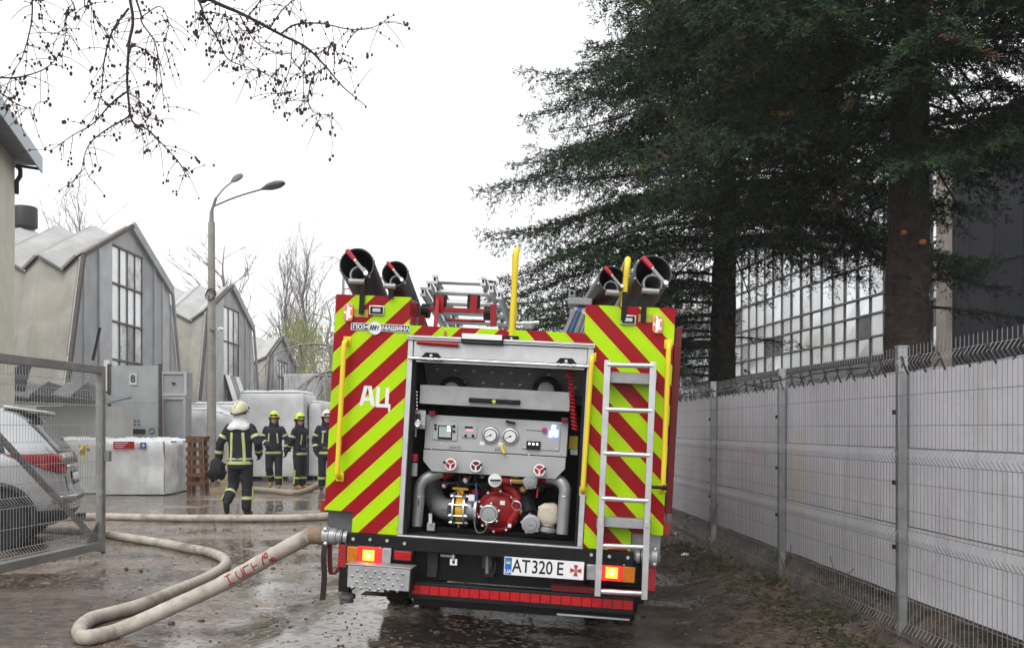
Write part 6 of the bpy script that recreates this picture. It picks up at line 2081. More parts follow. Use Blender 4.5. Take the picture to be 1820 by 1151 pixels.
    torso_band(.90)
    if not front: torso_band(.965, .03)
    for k in 'lr':
        sh, el, wr = [Vector(p) for p in arms[k]]
        limb_band(sh, el, .55, .074)
        limb_band(el, wr, .55, .068)
        h_, kn, an, toe = [Vector(p) for p in legs[k]]
        limb_band(kn, an, .48, .088)
    for s in (-1, 1):
        for sg in (-1, 1): vstrip(s * .115, s * .095, 1.13 if front else .93, 1.37 if front else 1.40, sg, .036 if front else .045)
    # side tape on the trousers
    for s, k in ((1, 'l'), (-1, 'r')):
        h_, kn, an, toe = [Vector(p) for p in legs[k]]
        o_ = Vector((s * .093, 0, 0))
        MB().bar(kn + o_ * 1.02, an + (kn - an) * .12 + o_ * .98, .012, .036, (0, 1, 0)).build('tape', band_l, root)
    # helmet
    hmat = helmet
    hb = MB()
    prof = []
    v, f = [], []
    n, m_ = 28, 9
    for j in range(m_ + 1):
        ph = PI / 2 * j / m_
        for k in range(n):
            g = 2 * PI * k / n
            drop = -.055 * max(0, math.sin(g)) - .02                  # lower at the nape (+y)
            z = .155 * math.sin(ph) + (drop * (1 - j / m_))
            rr = math.cos(ph) ** .75 if j < m_ else 0.0
            v.append((math.cos(g) * .128 * max(rr, .01), math.sin(g) * .160 * max(rr, .01) + .012, z))
    for j in range(m_):
        for k in range(n): f.append((j * n + k, j * n + (k + 1) % n, (j + 1) * n + (k + 1) % n, (j + 1) * n + k))
    hb.add(v, f)
    hm2 = Matrix.Translation((0, .005, 1.768)) @ Matrix.Rotation(turn, 4, 'Z')
    hb.v = [tuple(hm2 @ Vector(p)) for p in hb.v]
    ho = hb.build('helmet', hmat, root, ang=70)
    so = ho.modifiers.new('thick', 'SOLIDIFY')
    so.thickness = .012
    rim = [hm2 @ Vector((math.cos(g) * .132, math.sin(g) * .165 + .012, -.055 * max(0, math.sin(g)) - .02)) for g in [2 * PI * k / 28 for k in range(28)]]
    MB().tube(rim, .009, 6, closed=True).build('helmet_rim', glove_m, ho)
    MB().tube([hm2 @ Vector((0, -.14 * math.cos(R(a_)) + .012, .148 * math.sin(R(a_)) + .006)) for a_ in range(20, 165, 12)], .016, 8).build('crest', hmat, ho)
    MB().prism([hm2 @ Vector(p) for p in ((-.1, -.118, .015), (.1, -.118, .015), (.078, -.135, .062), (-.078, -.135, .062))], hm2.to_3x3() @ Vector((0, -.02, 0))).build('visor', visor_m, ho, bevel=.006)
    MB().tube([hm2 @ Vector(p) for p in ((-.10, -.02, -.03), (-.075, -.06, -.13), (0, -.085, -.165), (.075, -.06, -.13), (.10, -.02, -.03))], .008, 6).build('chin_strap', glove_m, ho)
    # hood and collar, or the white cape
    mb = MB()
    if cape:
        v, f = [], []
        nn = 30
        for j, (z, rx, ry) in enumerate(((1.70, .105, .118), (1.64, .10, .11), (1.585, .115, .12), (1.53, .17, .145), (1.475, .205, .165))):
            for k in range(nn):
                g = 2 * PI * k / nn
                w = 1 + .05 * math.sin(7 * g + j) * (j / 4)
                v.append((math.cos(g) * rx * w, math.sin(g) * ry * w + .01, z - .035 * (j / 4) * abs(math.sin(g)) + .012 * math.sin(5 * g) * (j / 4)))
        for j in range(4):
            for k in range(nn):
                f.append((j * nn + k, j * nn + (k + 1) % nn, (j + 1) * nn + (k + 1) % nn, (j + 1) * nn + k))
        mb.add(v, f)
        o = mb.build('neck_cape', white_cloth, root, ang=80)
        q = o.modifiers.new('thick', 'SOLIDIFY')
        q.thickness = .01
    else:
        v, f = [], []
        nn = 26
        for j, (z, rx, ry, gap) in enumerate(((1.54, .12, .115, 0), (1.60, .102, .100, .45), (1.66, .098, .108, .80), (1.76, .100, .115, .90))):
            for k in range(nn):
                g = PI / 2 + (k / (nn - 1) - .5) * (2 * PI - gap * 3.0)
                v.append(Vector((math.cos(g) * rx, math.sin(g) * ry + .008, z)))
        R_ = Matrix.Rotation(turn, 4, 'Z')
        v = [R_ @ p if p.z > 1.62 else p for p in v]
        for j in range(3):
            for k in range(nn - 1): f.append((j * nn + k, j * nn + k + 1, (j + 1) * nn + k + 1, (j + 1) * nn + k))
        mb.add(v, f)
        o = mb.build('hood', cloth, root, ang=80)
        q = o.modifiers.new('thick', 'SOLIDIFY')
        q.thickness = .012
    if radio:
        rd = MB().box(.05, .10, -.185, -.150, 1.20, 1.36).build('radio', radio_m, root, bevel=.006)
        MB().cyl((.09, -.168, 1.36), (.09, -.168, 1.46), .006, n=8).build('antenna', glove_m, rd)
        MB().box(-.13, -.03, -.165, -.150, 1.38, 1.42).build('chest_badge', band_s, root)
    if front:
        MB().box(-.10, .02, -.172, -.145, 1.0, 1.03).build('belt_buckle', grey_steel, root, bevel=.004)
        MB().tube([torso_pt(2 * PI * k / 30, 1.03, .012) for k in range(30)], .014, 6, closed=True).build('belt', glove_m, root)
    return root

ST = {'l': [(.105, 0, .93), (.115, -.02, .50), (.12, .02, .10), (.135, -.14, .055)], 'r': [(-.105, 0, .93), (-.115, -.02, .50), (-.12, .02, .10), (-.135, -.14, .055)]}
def put(px, py):
    p = G(px, py)
    return (p.x, p.y, gz(p.x, p.y) - .005)
# walking away, one heel lifted, something dark in the left hand
p1 = person('firefighter in cream helmet and white neck cape walking away with a dark bag', put(427, 918), R(176),
       {'l': [(.20, 0, 1.47), (.335, .02, 1.22), (.375, -.04, .98)], 'r': [(-.20, 0, 1.47), (-.32, .05, 1.22), (-.275, -.13, 1.05)]},
       {'l': [(.105, 0, .93), (.135, -.06, .52), (.135, .27, .26), (.14, .23, .10)], 'r': [(-.105, 0, .93), (-.11, -.03, .50), (-.115, .02, .10), (-.125, -.14, .055)]},
       hel_c, cloth, boot_b, R(-14), front=False, cape=True, sc=1.03)
def bag():
    w = put(427, 918)
    mb = MB()
    mb.ball((0, 0, 0), (1, 1, 1), 18, 12)
    c = Vector((w[0] - .415, w[1] + .03, .80))
    mb.v = [tuple(c + Vector((x * .13 * (1 + .9 * noise.noise((x * 1.7, y * 1.7, z * 1.7 + 3))), y * .10, z * .20 * (1 + .7 * noise.noise((x * 2.2, z * 2.2, 5)))))) for x, y, z in mb.v]
    root = thing('dark_bag', 'crumpled black bag hanging from the left hand of the cream-helmeted firefighter', 'bag', (c.x, c.y, .6))
    mb.build('pouch', glove_m, root, True)
    MB().tube(smooth_path([c + Vector((-.05, 0, .16)), c + Vector((0, 0, .21)), c + Vector((.03, 0, .15))], 5), .012, 6).build('handle', glove_m, root, True)
bag()
person('firefighter in lime helmet walking forward with a black glove at his side', put(487, 869), R(4),
       {'l': [(.20, 0, 1.47), (.315, .02, 1.20), (.30, -.06, .93)], 'r': [(-.20, 0, 1.47), (-.29, -.03, 1.20), (-.10, -.20, 1.08)]},
       {'l': [(.105, 0, .93), (.115, -.05, .50), (.12, -.02, .10), (.13, -.18, .055)], 'r': [(-.105, 0, .93), (-.115, .0, .52), (-.11, .22, .20), (-.12, .10, .07)]},
       hel_l, cloth_navy, boot_y, R(6), sc=1.02)
person('firefighter in lime helmet standing side on with his head turned back', put(533, 869), R(62),
       {'l': [(.20, 0, 1.47), (.28, .03, 1.20), (.20, .16, 1.06)], 'r': [(-.20, 0, 1.47), (-.28, .05, 1.20), (-.20, .17, 1.06)]},
       ST, hel_l, cloth, boot_y, R(-30), sc=1.0)
person('firefighter in white and red helmet with a red radio beside the truck', put(581, 870), R(14),
       {'l': [(.20, 0, 1.47), (.29, .02, 1.20), (.28, -.05, .94)], 'r': [(-.20, 0, 1.47), (-.29, .03, 1.20), (-.26, -.06, .95)]},
       ST, hel_w, cloth, boot_b, R(8), sc=1.04, radio=True)
# ------------------------------------------------------------------ spruces behind the fence
def spruce_mats():
    out = []
    for nm, c1, c2 in (('spruce_dark', (.009, .016, .007), (.020, .034, .015)), ('spruce_tip', (.027, .050, .034), (.054, .088, .060)), ('spruce_light', (.036, .070, .020), (.062, .100, .032)), ('spruce_dead', (.09, .045, .022), (.16, .09, .05))):  # the dark tone is deepened to carry the crown's inner shade
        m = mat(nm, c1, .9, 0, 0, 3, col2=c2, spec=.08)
        out.append(m)
    return out
SPM = spruce_mats()
bark = mat('spruce_bark', (.042, .033, .029), .9, 0, .45, 9, 1.0, 16, dirt=.6, dirtcol=(.10, .072, .060), bdist=.09, spec=.1)
bark_orange = mat('bark_scar', (.45, .15, .04), .8)

def needles_mesh(name, base, dirv, length, width, mi, rg, fan=4):
    """each shoot a tuft of narrow blades fanning about its axis"""
    n = len(base)
    d = dirv / np.maximum(np.linalg.norm(dirv, axis=1, keepdims=True), 1e-6)
    B = np.repeat(base, fan, 0)
    D = np.repeat(d, fan, 0) + rg.normal(size=(n * fan, 3)) * .42
    D /= np.maximum(np.linalg.norm(D, axis=1, keepdims=True), 1e-6)
    B = B + np.repeat(d * (length * .75)[:, None], fan, 0) * rg.random((n * fan, 1))
    L = (np.repeat(length, fan) * rg.uniform(.40, .80, n * fan))[:, None]
    w = (np.repeat(width, fan) * rg.uniform(.26, .44, n * fan))[:, None]
    a = np.cross(D, rg.normal(size=(n * fan, 3)))
    a /= np.maximum(np.linalg.norm(a, axis=1, keepdims=True), 1e-6)
    m1 = B + D * L * .5
    v = np.stack([B, m1 + a * w, B + D * L, m1 - a * w], 1).reshape(-1, 3)
    q = (np.arange(n * fan)[:, None] * 4 + np.array([[0, 1, 2, 3]]))
    return np_mesh(name, v, q, SPM, np.repeat(mi, fan))

def shoots_mesh(name, base, dirv, length, width, mi):
    """needle shoots: each two crossed, pointed blades (numpy arrays)"""
    n = len(base)
    d = dirv / np.maximum(np.linalg.norm(dirv, axis=1, keepdims=True), 1e-6)
    ref = np.where(np.abs(d[:, 2:3]) > .9, np.array([[1., 0, 0]]), np.array([[0., 0, 1]]))
    a = np.cross(d, ref)
    a /= np.maximum(np.linalg.norm(a, axis=1, keepdims=True), 1e-6)
    b = np.cross(d, a)
    L, w = length[:, None], width[:, None]
    tip, m1 = base + d * L, base + d * L * .55
    v = np.stack([base, m1 + a * w, tip, m1 - a * w, base, m1 + b * w, tip, m1 - b * w], 1).reshape(-1, 3)
    i = np.arange(n)[:, None] * 8
    q = np.concatenate([i + np.array([[0, 1, 2, 3]]), i + np.array([[4, 5, 6, 7]])], 1).reshape(-1, 4)
    return np_mesh(name, v, q, SPM, np.repeat(mi, 2))

def spruce(label, x, y, hgt, rbase, z0, tr, seed, dens=1.0, expo=.85, lower=0, scars=False, zmax=None, finger=1.0, zright=None, fan=5):
    rg = np.random.default_rng(seed)
    root = thing('spruce_tree', label, 'spruce', (x, y, 0), 0, 'spruces behind the mesh fence')
    # trunk
    pts, rad = [], []
    for k in range(24):
        t = k / 23
        pts.append((x + .05 * math.sin(t * 5 + seed), y + .04 * math.cos(t * 4 + seed), -.1 + hgt * t))
        rad.append(tr * (1.25 - .25 * min(1, t * 12)) * (1 - t) ** .8 + .012)
    mb = MB()
    path = smooth_path(pts, 4)
    rr = np.interp(np.linspace(0, 23, len(path)), range(24), rad)
    mb.tube(path, list(rr), 26)
    mb.v = [tuple(Vector(p) + (Vector((p[0] - x, p[1] - y, 0)).normalized() * .03 * (noise.noise((p[0] * 9, p[1] * 9, p[2] * 3.5)) + .5 * noise.noise((p[0] * 20, p[1] * 20, p[2] * 9))))) for p in mb.v]
    mb.build('trunk', bark, root, True, ang=180)
    if scars:
        for (px, py, r) in ((1607, 413, .035), (1640, 430, .045)):
            p = W(px, py, y - tr * .93)
            MB().ball(p, (r, .03, r * .8), 10, 7).build('bark_scar', bark_orange, root, True)
    bases, dirs, lens, wids, mis = [], [], [], [], []
    limbs = MB()
    top = zmax or hgt - .4
    z = z0
    while z < top:
        fr = (z - z0) / (hgt - z0)
        nb = 6 if fr < .6 else 5
        a0 = rg.random() * 6.28
        for k in range(nb):
            az = a0 + k * 2 * PI / nb + rg.normal() * .22
            L = rbase * (1 - fr) ** expo * rg.uniform(.80, 1.10)
            L = min(L, 4.35 * (.86 + .14 * math.sin(k * 2.1 + z * 5)))
            zz = z + rg.uniform(-.14, .14)
            if fr < .10: L *= rg.uniform(.55, 1.0) if math.cos(az) > -.2 else rg.uniform(.85, 1.0)
            if zright and zz < zright and math.cos(az) > -.55: continue
            droop = rg.uniform(.30, .52) if fr < .5 else rg.uniform(.1, .3)
            rise = .12 if fr < .5 else .3
            ca, sa = math.cos(az), math.sin(az)
            ns = max(6, int(L / .11))
            s = np.linspace(0, 1, ns + 1)
            px_ = x + ca * L * s
            py_ = y + sa * L * s
            pz_ = zz + L * (rise * s - droop * s ** 2 + .16 * s ** 6)
            lp_ = [Vector((px_[j], py_[j], pz_[j])) for j in range(0, ns + 1, max(1, ns // 7))]
            limbs.tube(lp_, list(np.linspace(.035 * (.4 + L / rbase * .6), .006, len(lp_))), 5, caps=False)
            away = sa > .35                                        # far side of the crown: thinner
            for j in range(2 if L > 1 else 1, ns + 1):
                sj = s[j]
                if sj < .22 and rg.random() < .6: continue
                if away and rg.random() < .5: continue
                tw = (.40 * L * (1 - sj) ** .7 + .16) * rg.uniform(.6, 1.1)
                tw = min(tw, 1.05)
                for side in (-1, 1):
                    if rg.random() > dens: continue
                    an = az + side * rg.uniform(.6, 1.15)
                    dx, dy = math.cos(an), math.sin(an)
                    nf = max(3, int(tw / .032))
                    f = (np.arange(nf) + rg.random(nf) * .6) / nf
                    hang = rg.uniform(.2, .8)
                    bx = px_[j] + dx * tw * f
                    by = py_[j] + dy * tw * f
                    bz = pz_[j] - hang * tw * f ** 1.6
                    sd = rg.choice([-1, 1], nf)
                    ddx = dx * .7 + -dy * sd * .75 + rg.normal(size=nf) * .35
                    ddy = dy * .7 + dx * sd * .75 + rg.normal(size=nf) * .35
                    ddz = -hang * .8 * f + rg.normal(size=nf) * .38 + .08
                    bases.append(np.stack([bx, by, bz], 1))
                    dirs.append(np.stack([ddx, ddy, ddz], 1))
                    lens.append(rg.uniform(.055, .105, nf) * finger)
                    wids.append(rg.uniform(.012, .019, nf) * finger)
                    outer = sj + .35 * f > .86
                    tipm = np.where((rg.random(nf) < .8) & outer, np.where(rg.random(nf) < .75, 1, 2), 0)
                    if fr < .55 and ca < -.2 and rg.random() < .03: tipm[:] = 3
                    mis.append(tipm)
            # hanging twig curtain under the bough
            for j in range(3, ns, 2):
                if rg.random() > dens * .8 or away: continue
                nf = rg.integers(6, 15)
                hl = rg.uniform(.15, .5) * min(1, L / 2)
                f = np.linspace(.1, 1, nf)
                bases.append(np.stack([px_[j] + rg.normal(size=nf) * .03, py_[j] + rg.normal(size=nf) * .03, pz_[j] - hl * f], 1))
                dirs.append(np.stack([rg.normal(size=nf) * .35, rg.normal(size=nf) * .35, -np.ones(nf)], 1))
                lens.append(rg.uniform(.07, .13, nf) * finger)
                wids.append(rg.uniform(.008, .014, nf) * finger)
                mis.append(np.zeros(nf, dtype=int))
        z += rg.uniform(.21, .30) if fr < .7 else .22
    # a few sparse low boughs
    for (az, L, zz, light) in (lower or ()):
        ns = int(L / .09)
        s = np.linspace(0, 1, ns + 1)
        px_, py_, pz_ = x + math.cos(az) * L * s, y + math.sin(az) * L * s, zz + L * (.05 * s - .25 * s ** 2 + .1 * s ** 5)
        limbs.tube([Vector((px_[j], py_[j], pz_[j])) for j in range(0, ns + 1, 3)], list(np.linspace(.022, .005, len(range(0, ns + 1, 3)))), 5, caps=False)
        for j in range(int(ns * .3), ns + 1):
            for side in (-1, 1):
                tw = .30 * rg.uniform(.4, 1)
                an = az + side * rg.uniform(.5, 1.1)
                nf = max(2, int(tw / .05))
                f = np.linspace(0, 1, nf)
                bases.append(np.stack([px_[j] + math.cos(an) * tw * f, py_[j] + math.sin(an) * tw * f, pz_[j] - .4 * tw * f], 1))
                dirs.append(np.stack([np.full(nf, math.cos(an)) + rg.normal(size=nf) * .4, np.full(nf, math.sin(an)) + rg.normal(size=nf) * .4, rg.normal(size=nf) * .3 - .2], 1))
                lens.append(rg.uniform(.08, .14, nf))
                wids.append(rg.uniform(.012, .02, nf))
                mis.append(np.full(nf, 2 if light else 0))
    limbs.build('limbs', bark, root, True)
    B, D = np.concatenate(bases), np.concatenate(dirs)
    link('crown', needles_mesh('crown', B, D, np.concatenate(lens) * 1.1, np.concatenate(wids), np.concatenate(mis), rg, fan), root, True)
    return len(B)
n1 = spruce('tall dark spruce behind the truck with its trunk beside the first post', 3.72, 17.0, 14.5, 6.1, 2.5, .25, 5, 1.0, .98, lower=((-.4, 1.2, 3.1, False), (.2, 1.3, 2.3, False), (PI, 1.6, 2.6, False)), zmax=11.0, zright=4.6, finger=1.25)
n2 = spruce('big dark spruce with thick scarred trunk behind the fence', 4.78, 11.6, 15.5, 4.3, 4.65, .285, 11, .78, .6, lower=((-.15, 1.45, 2.95, False), (.3, 1.3, 3.4, False)), scars=True, zmax=9.0, finger=1.12, fan=7)
n3 = spruce('added spruce that darkens the gaps behind the two nearer spruces', 5.15, 23.5, 15, 3.4, 9.2, .24, 23, .35, .6, zmax=12.5, finger=1.5)  # added tree: fills sky gaps with darkness behind the nearer crowns

# ------------------------------------------------------------------ bare trees
bark_grey = mat('bare_bark', (.19, .17, .155), .9, 0, .25, 8, .3, 30)
bark_far = mat('far_bark', (.26, .245, .225), .9, 0, .2, 8)  # paler than bare_bark: distance haze put into the bark colour
def bare_tree(name, label, x, y, h, spread, seed, trunk_r, material, levels=4, up=.6, nmain=9, droop=0.0, leaf=None, group='bare trees beyond the yard', z_first=.25):
    rg = random.Random(seed)
    root = thing(name, label, 'tree', (x, y, 0), 0, group)
    mt = MB()
    tp = [Vector((x, y, -.1))]
    for k in range(1, 9):
        tp.append(Vector((x + rg.uniform(-.12, .12) * k * .3, y + rg.uniform(-.1, .1) * k * .3, h * .93 * k / 8)))
    tp = smooth_path(tp, 4)
    mt.tube(tp, list(np.linspace(trunk_r, trunk_r * .08, len(tp))), 8)
    mt.build('trunk', material, root, True)
    mc = MB()
    tips = []
    def grow(p, d, L, r, lv):
        q = [p]
        n = 4 if lv > 1 else 3
        for k in range(n):
            d = (d + Vector((rg.uniform(-.25, .25), rg.uniform(-.25, .25), rg.uniform(-.12, .22) * up - droop * (levels - lv) * .16))).normalized()
            q.append(q[-1] + d * L / n)
        mc.tube(q, list(np.linspace(r, r * .35, len(q))), 4 if lv > 1 else 3, caps=False)
        if lv <= 1:
            tips.append(q)
            return
        for k in range(rg.randint(4, 6)):
            i = rg.randint(1, n)
            dd = (d + Vector((rg.uniform(-1, 1), rg.uniform(-1, 1), rg.uniform(-.2, .9) * up))).normalized()
            grow(q[i], dd, L * rg.uniform(.45, .7), r * .5, lv - 1)
    for k in range(nmain):
        t = z_first + (1 - z_first) * (k + rg.random() * .8) / nmain
        p = tp[min(len(tp) - 1, int(t * (len(tp) - 1)))]
        az = rg.random() * 6.28
        d = Vector((math.cos(az) * spread, math.sin(az) * spread, up)).normalized()
        grow(p, d, h * .34 * (1.15 - t * .75), trunk_r * .42 * (1.15 - t), levels - 1)
    mc.build('crown', material, root, True, smooth=False)
    if leaf:
        lm, n_each, hang = leaf
        b, dv, ln, wd_ = [], [], [], []
        for q in tips:
            for k in range(n_each):
                p = q[rg.randint(1, len(q) - 1)]
                f = rg.random()
                b.append((p.x + rg.uniform(-.15, .15), p.y + rg.uniform(-.15, .15), p.z - hang * f))
                dv.append((rg.uniform(-.3, .3), rg.uniform(-.3, .3), -1))
                ln.append(rg.uniform(.08, .2))
                wd_.append(.02)
        me = shoots_mesh('foliage', np.array(b), np.array(dv), np.array(ln), np.array(wd_), np.zeros(len(b), dtype=int))
        me.materials.clear()
        me.materials.append(lm)
        link('foliage', me, root, True)
    return root
def at(px, d): return (px - CX) / F * d
yg = mat('spring_willow_leaf', (.30, .33, .12), .7, 0, .2, 2)
bare_tree('poplar_tree', 'slim bare poplar rising behind the first shed roof', at(138, 62), 62, 17.3, .35, 3, .24, bark_grey, 4, 1.1, 16)
bare_tree('bare_tree', 'bare round-crowned tree behind the second shed', at(402, 58), 58, 13.4, .8, 4, .30, bark_grey, 4, .6, 14)
bare_tree('poplar_tree', 'slender bare poplar left of the willow clump', at(509, 70), 70, 15.0, .16, 6, .22, bark_grey, 4, 1.4, 16)
bare_tree('poplar_tree', 'slender bare poplar right of the willow clump', at(543, 72), 72, 16.0, .16, 9, .24, bark_grey, 4, 1.4, 16)
bare_tree('willow_tree', 'pale green weeping willow behind the third shed', at(536, 60), 60, 9.5, .9, 12, .3, bark_far, 4, .5, 11, .9, (yg, 42, 1.8), 'willows beyond the yard')
bare_tree('willow_tree', 'weeping willow in first leaf beside the truck corner', at(585, 52), 52, 9.0, .9, 15, .28, bark_far, 4, .5, 10, .9, (yg, 16, 1.2), 'willows beyond the yard')
bare_tree('willow_tree', 'bare weeping willow nearest the truck with thin drooping twigs', at(606, 40), 40, 9.6, 1.0, 18, .24, bark_far, 4, .4, 12, 1.0, None, 'willows beyond the yard')
bare_tree('willow_tree', 'hazy willow between the pale container and the truck', at(560, 78), 78, 11.0, 1.0, 21, .3, bark_far, 4, .4, 11, .9, (yg, 26, 1.8), 'willows beyond the yard')
bare_tree('bare_tree', 'bare tree between the second and third sheds', at(428, 66), 66, 9.5, .9, 24, .22, bark_grey, 4, .5, 9)

# far wood that closes the view at ground level
def far_wood():
    rg = np.random.default_rng(2)
    n = 52000
    ang = rg.uniform(-1.1, 1.1, n)
    rad = rg.uniform(95, 135, n)
    xx, yy = np.sin(ang) * rad, np.cos(ang) * rad
    hmax = 5.5 + 2.2 * np.sin(xx * .21) + 1.5 * np.sin(xx * .07 + 2)
    zz = rg.random(n) ** .8 * hmax
    b = np.stack([xx, yy, zz], 1)
    dv = np.stack([rg.normal(size=n) * .9, rg.normal(size=n) * .9, np.ones(n)], 1)
    me = shoots_mesh('far_wood', b, dv, rg.uniform(.5, 1.7, n), rg.uniform(.02, .06, n), np.zeros(n, dtype=int))
    me.materials.clear()
    me.materials.append(mat('far_twigs', (.26, .26, .22), .9, 0, .25, .2))
    o = link('far_wood', me)
    tag(o, 'hazy belt of bare far-off trees closing the view', 'wood', kind='stuff')
far_wood()

# ------------------------------------------------------------------ budding branches that hang in from a tree at the left
def overhang_tree():
    D = 5.6
    root = thing('budding_tree', 'budding bare tree whose dark twigs hang over the yard entrance', 'tree', (-5.6, 5.0, 0))
    bk = mat('twig_bark', (.045, .034, .030), .85, 0, .3, 20)
    bud = mat('buds', (.055, .028, .025), .7, 0, .3, 30)
    rg = random.Random(31)
    MB().tube(smooth_path([(-5.6, 5.0, -.1), (-5.55, 5.0, 2), (-5.4, 5.1, 4), (-5.0, 5.2, 5.8), (-4.6, 5.3, 7.5), (-4.3, 5.3, 9)], 5), list(np.linspace(.19, .05, 26)), 14).build('trunk', bark_grey, root, True)
    lm = MB()
    mc = MB()
    mbuds = []
    A1, A2, A3 = Vector((-4.95, 5.2, 6.0)), Vector((-5.1, 5.2, 5.4)), Vector((-5.3, 5.15, 4.8))
    def w(pts, d0=D, dd=0.0):
        return [W(px, py, d0 + dd * i) for i, (px, py) in enumerate(pts)]
    mains = [
        (smooth_path([A1, (-4.0, 5.4, 6.0), (-3.0, 5.5, 5.5), (-2.45, 5.55, 4.7)] + w([(231, 0), (229, 80), (226, 140), (230, 190), (237, 218), (262, 230), (290, 258), (315, 285), (338, 316)], 5.6), 5), .0155, .003, 16),
        (smooth_path(w([(229, 15), (200, 55), (185, 110), (180, 165), (165, 215)], 5.6, .03), 5), .008, .002, 0),
        (smooth_path([(-2.45, 5.55, 4.7)] + w([(242, 0), (252, 40), (275, 75), (285, 130), (292, 190)], 5.55, -.02), 5), .009, .002, 4),
        (smooth_path(w([(226, 163), (200, 182), (165, 220), (130, 240), (90, 268)], 5.6, .02), 5), .007, .002, 0),
        (smooth_path(w([(232, 206), (190, 230), (160, 255), (148, 288), (158, 314)], 5.6, -.03), 5), .006, .002, 0),
        (smooth_path([A1, (-3.6, 5.4, 6.3), (-2.4, 5.5, 5.4)] + w([(330, -40), (375, 0), (430, 25), (500, 62), (545, 85), (580, 120), (610, 155), (652, 190)], 5.6, .02), 5), .021, .003, 10),
        (smooth_path([(-2.4, 5.5, 5.4)] + w([(345, -20), (356, 20), (372, 45), (390, 75), (405, 105), (440, 120), (475, 132)], 5.5, .02), 5), .009, .002, 6),
        (smooth_path(w([(500, 60), (525, 44), (570, 42), (620, 52), (660, 50), (698, 28)], 5.7, -.02), 5), .007, .002, 0),
        (smooth_path(w([(545, 85), (540, 120), (540, 165), (552, 190)], 5.7), 5), .004, .002, 0),
        (smooth_path(w([(400, 20), (412, 60), (440, 105), (480, 135), (500, 118)], 5.65), 5), .004, .002, 0),
        (smooth_path(w([(425, 25), (450, 70), (490, 95), (520, 95)], 5.5), 5), .005, .002, 0),
        (smooth_path(w([(470, 48), (440, 60), (418, 40), (390, 25), (350, 22)], 5.5), 5), .004, .002, 0),
        (smooth_path(w([(520, 72), (515, 120), (498, 165), (505, 165)], 5.6), 5), .004, .002, 0),
        (smooth_path(w([(580, 118), (555, 140), (548, 180), (560, 200), (590, 205)], 5.6), 5), .005, .002, 0),
        (smooth_path(w([(560, 100), (590, 80), (600, 95), (630, 120)], 5.6), 5), .004, .002, 0),
        (smooth_path(w([(480, 50), (500, 20), (520, 0), (535, -30)], 5.6), 5), .005, .003, 0),
        (smooth_path(w([(440, 30), (460, 5), (470, -20)], 5.6), 5), .005, .003, 0),
        (smooth_path([A2, (-4.2, 5.2, 5.6), (-3.3, 5.3, 4.9)] + w([(50, -30), (57, 0), (55, 45), (40, 100), (22, 130)], 5.4), 5), .012, .002, 14),
        (smooth_path([A3, (-4.2, 5.2, 4.4)] + w([(-60, 128), (0, 138), (45, 135), (90, 115), (125, 65)], 5.3), 5), .010, .0015, 10),
        (smooth_path([A3, (-4.2, 5.2, 4.2)] + w([(-60, 140), (0, 165), (30, 185), (60, 195)], 5.3), 5), .009, .0015, 10),
        (smooth_path([(-3.3, 5.3, 4.9)] + w([(112, -20), (118, 20), (117, 45), (120, 60)], 5.4), 5), .006, .002, 6),
        (smooth_path([(-2.4, 5.5, 5.4)] + w([(150, -20), (158, 0), (165, 20), (172, 38)], 5.4), 5), .005, .002, 6),
        (smooth_path(w([(252, 30), (285, 12), (300, 45), (290, 80), (310, 100)], 5.5), 5), .004, .002, 0),
        (smooth_path(w([(228, 80), (255, 88), (272, 105), (280, 150)], 5.5), 5), .004, .002, 0),
        (smooth_path(w([(226, 165), (248, 178), (252, 205), (285, 215)], 5.5), 5), .004, .002, 0),
    ]
    for path, r0, r1, skip in mains:
        (lm if r0 > .015 else mc).tube(path, list(np.linspace(r0 * .8, max(.0017, r1 * .8), len(path))), 6, caps=False)
        for i in range(max(skip, 2), len(path)):
            p = path[i]
            nt = rg.choice([0, 1, 1, 2]) if r0 < .02 else rg.choice([0, 0, 1, 1])
            for _ in range(nt):
                d = Vector((rg.uniform(-1, 1), rg.uniform(-.7, .7), rg.uniform(-1.0, .45))).normalized()
                L = rg.uniform(.05, .24)
                q = [p]
                for k in range(3):
                    d = (d + Vector((rg.uniform(-.2, .2), rg.uniform(-.2, .2), -.22))).normalized()
                    q.append(q[-1] + d * L / 3)
                mc.tube(q, [.0024, .0021, .0019, .0016], 3, caps=False)
                for pt in q[1:]:
                    if rg.random() < .5: mbuds.append((pt, rg.uniform(.004, .0075)))
                if rg.random() < .22:
                    for k in range(3): mbuds.append((q[-1] + Vector((rg.uniform(-.02, .02), rg.uniform(-.02, .02), rg.uniform(-.02, .02))), rg.uniform(.006, .010)))
            if rg.random() < .35: mbuds.append((p + Vector((rg.uniform(-.01, .01), 0, rg.uniform(-.01, .01))), rg.uniform(.006, .01)))
    lm.build('limbs', bk, root, True)
    mc.build('crown', bk, root, True)
    mb = MB()
    for p, r in mbuds: mb.ball(p, (r, r, r * 1.35), 5, 4)
    o = mb.build('buds', bud, root, True)
    o['kind'] = 'stuff'
overhang_tree()

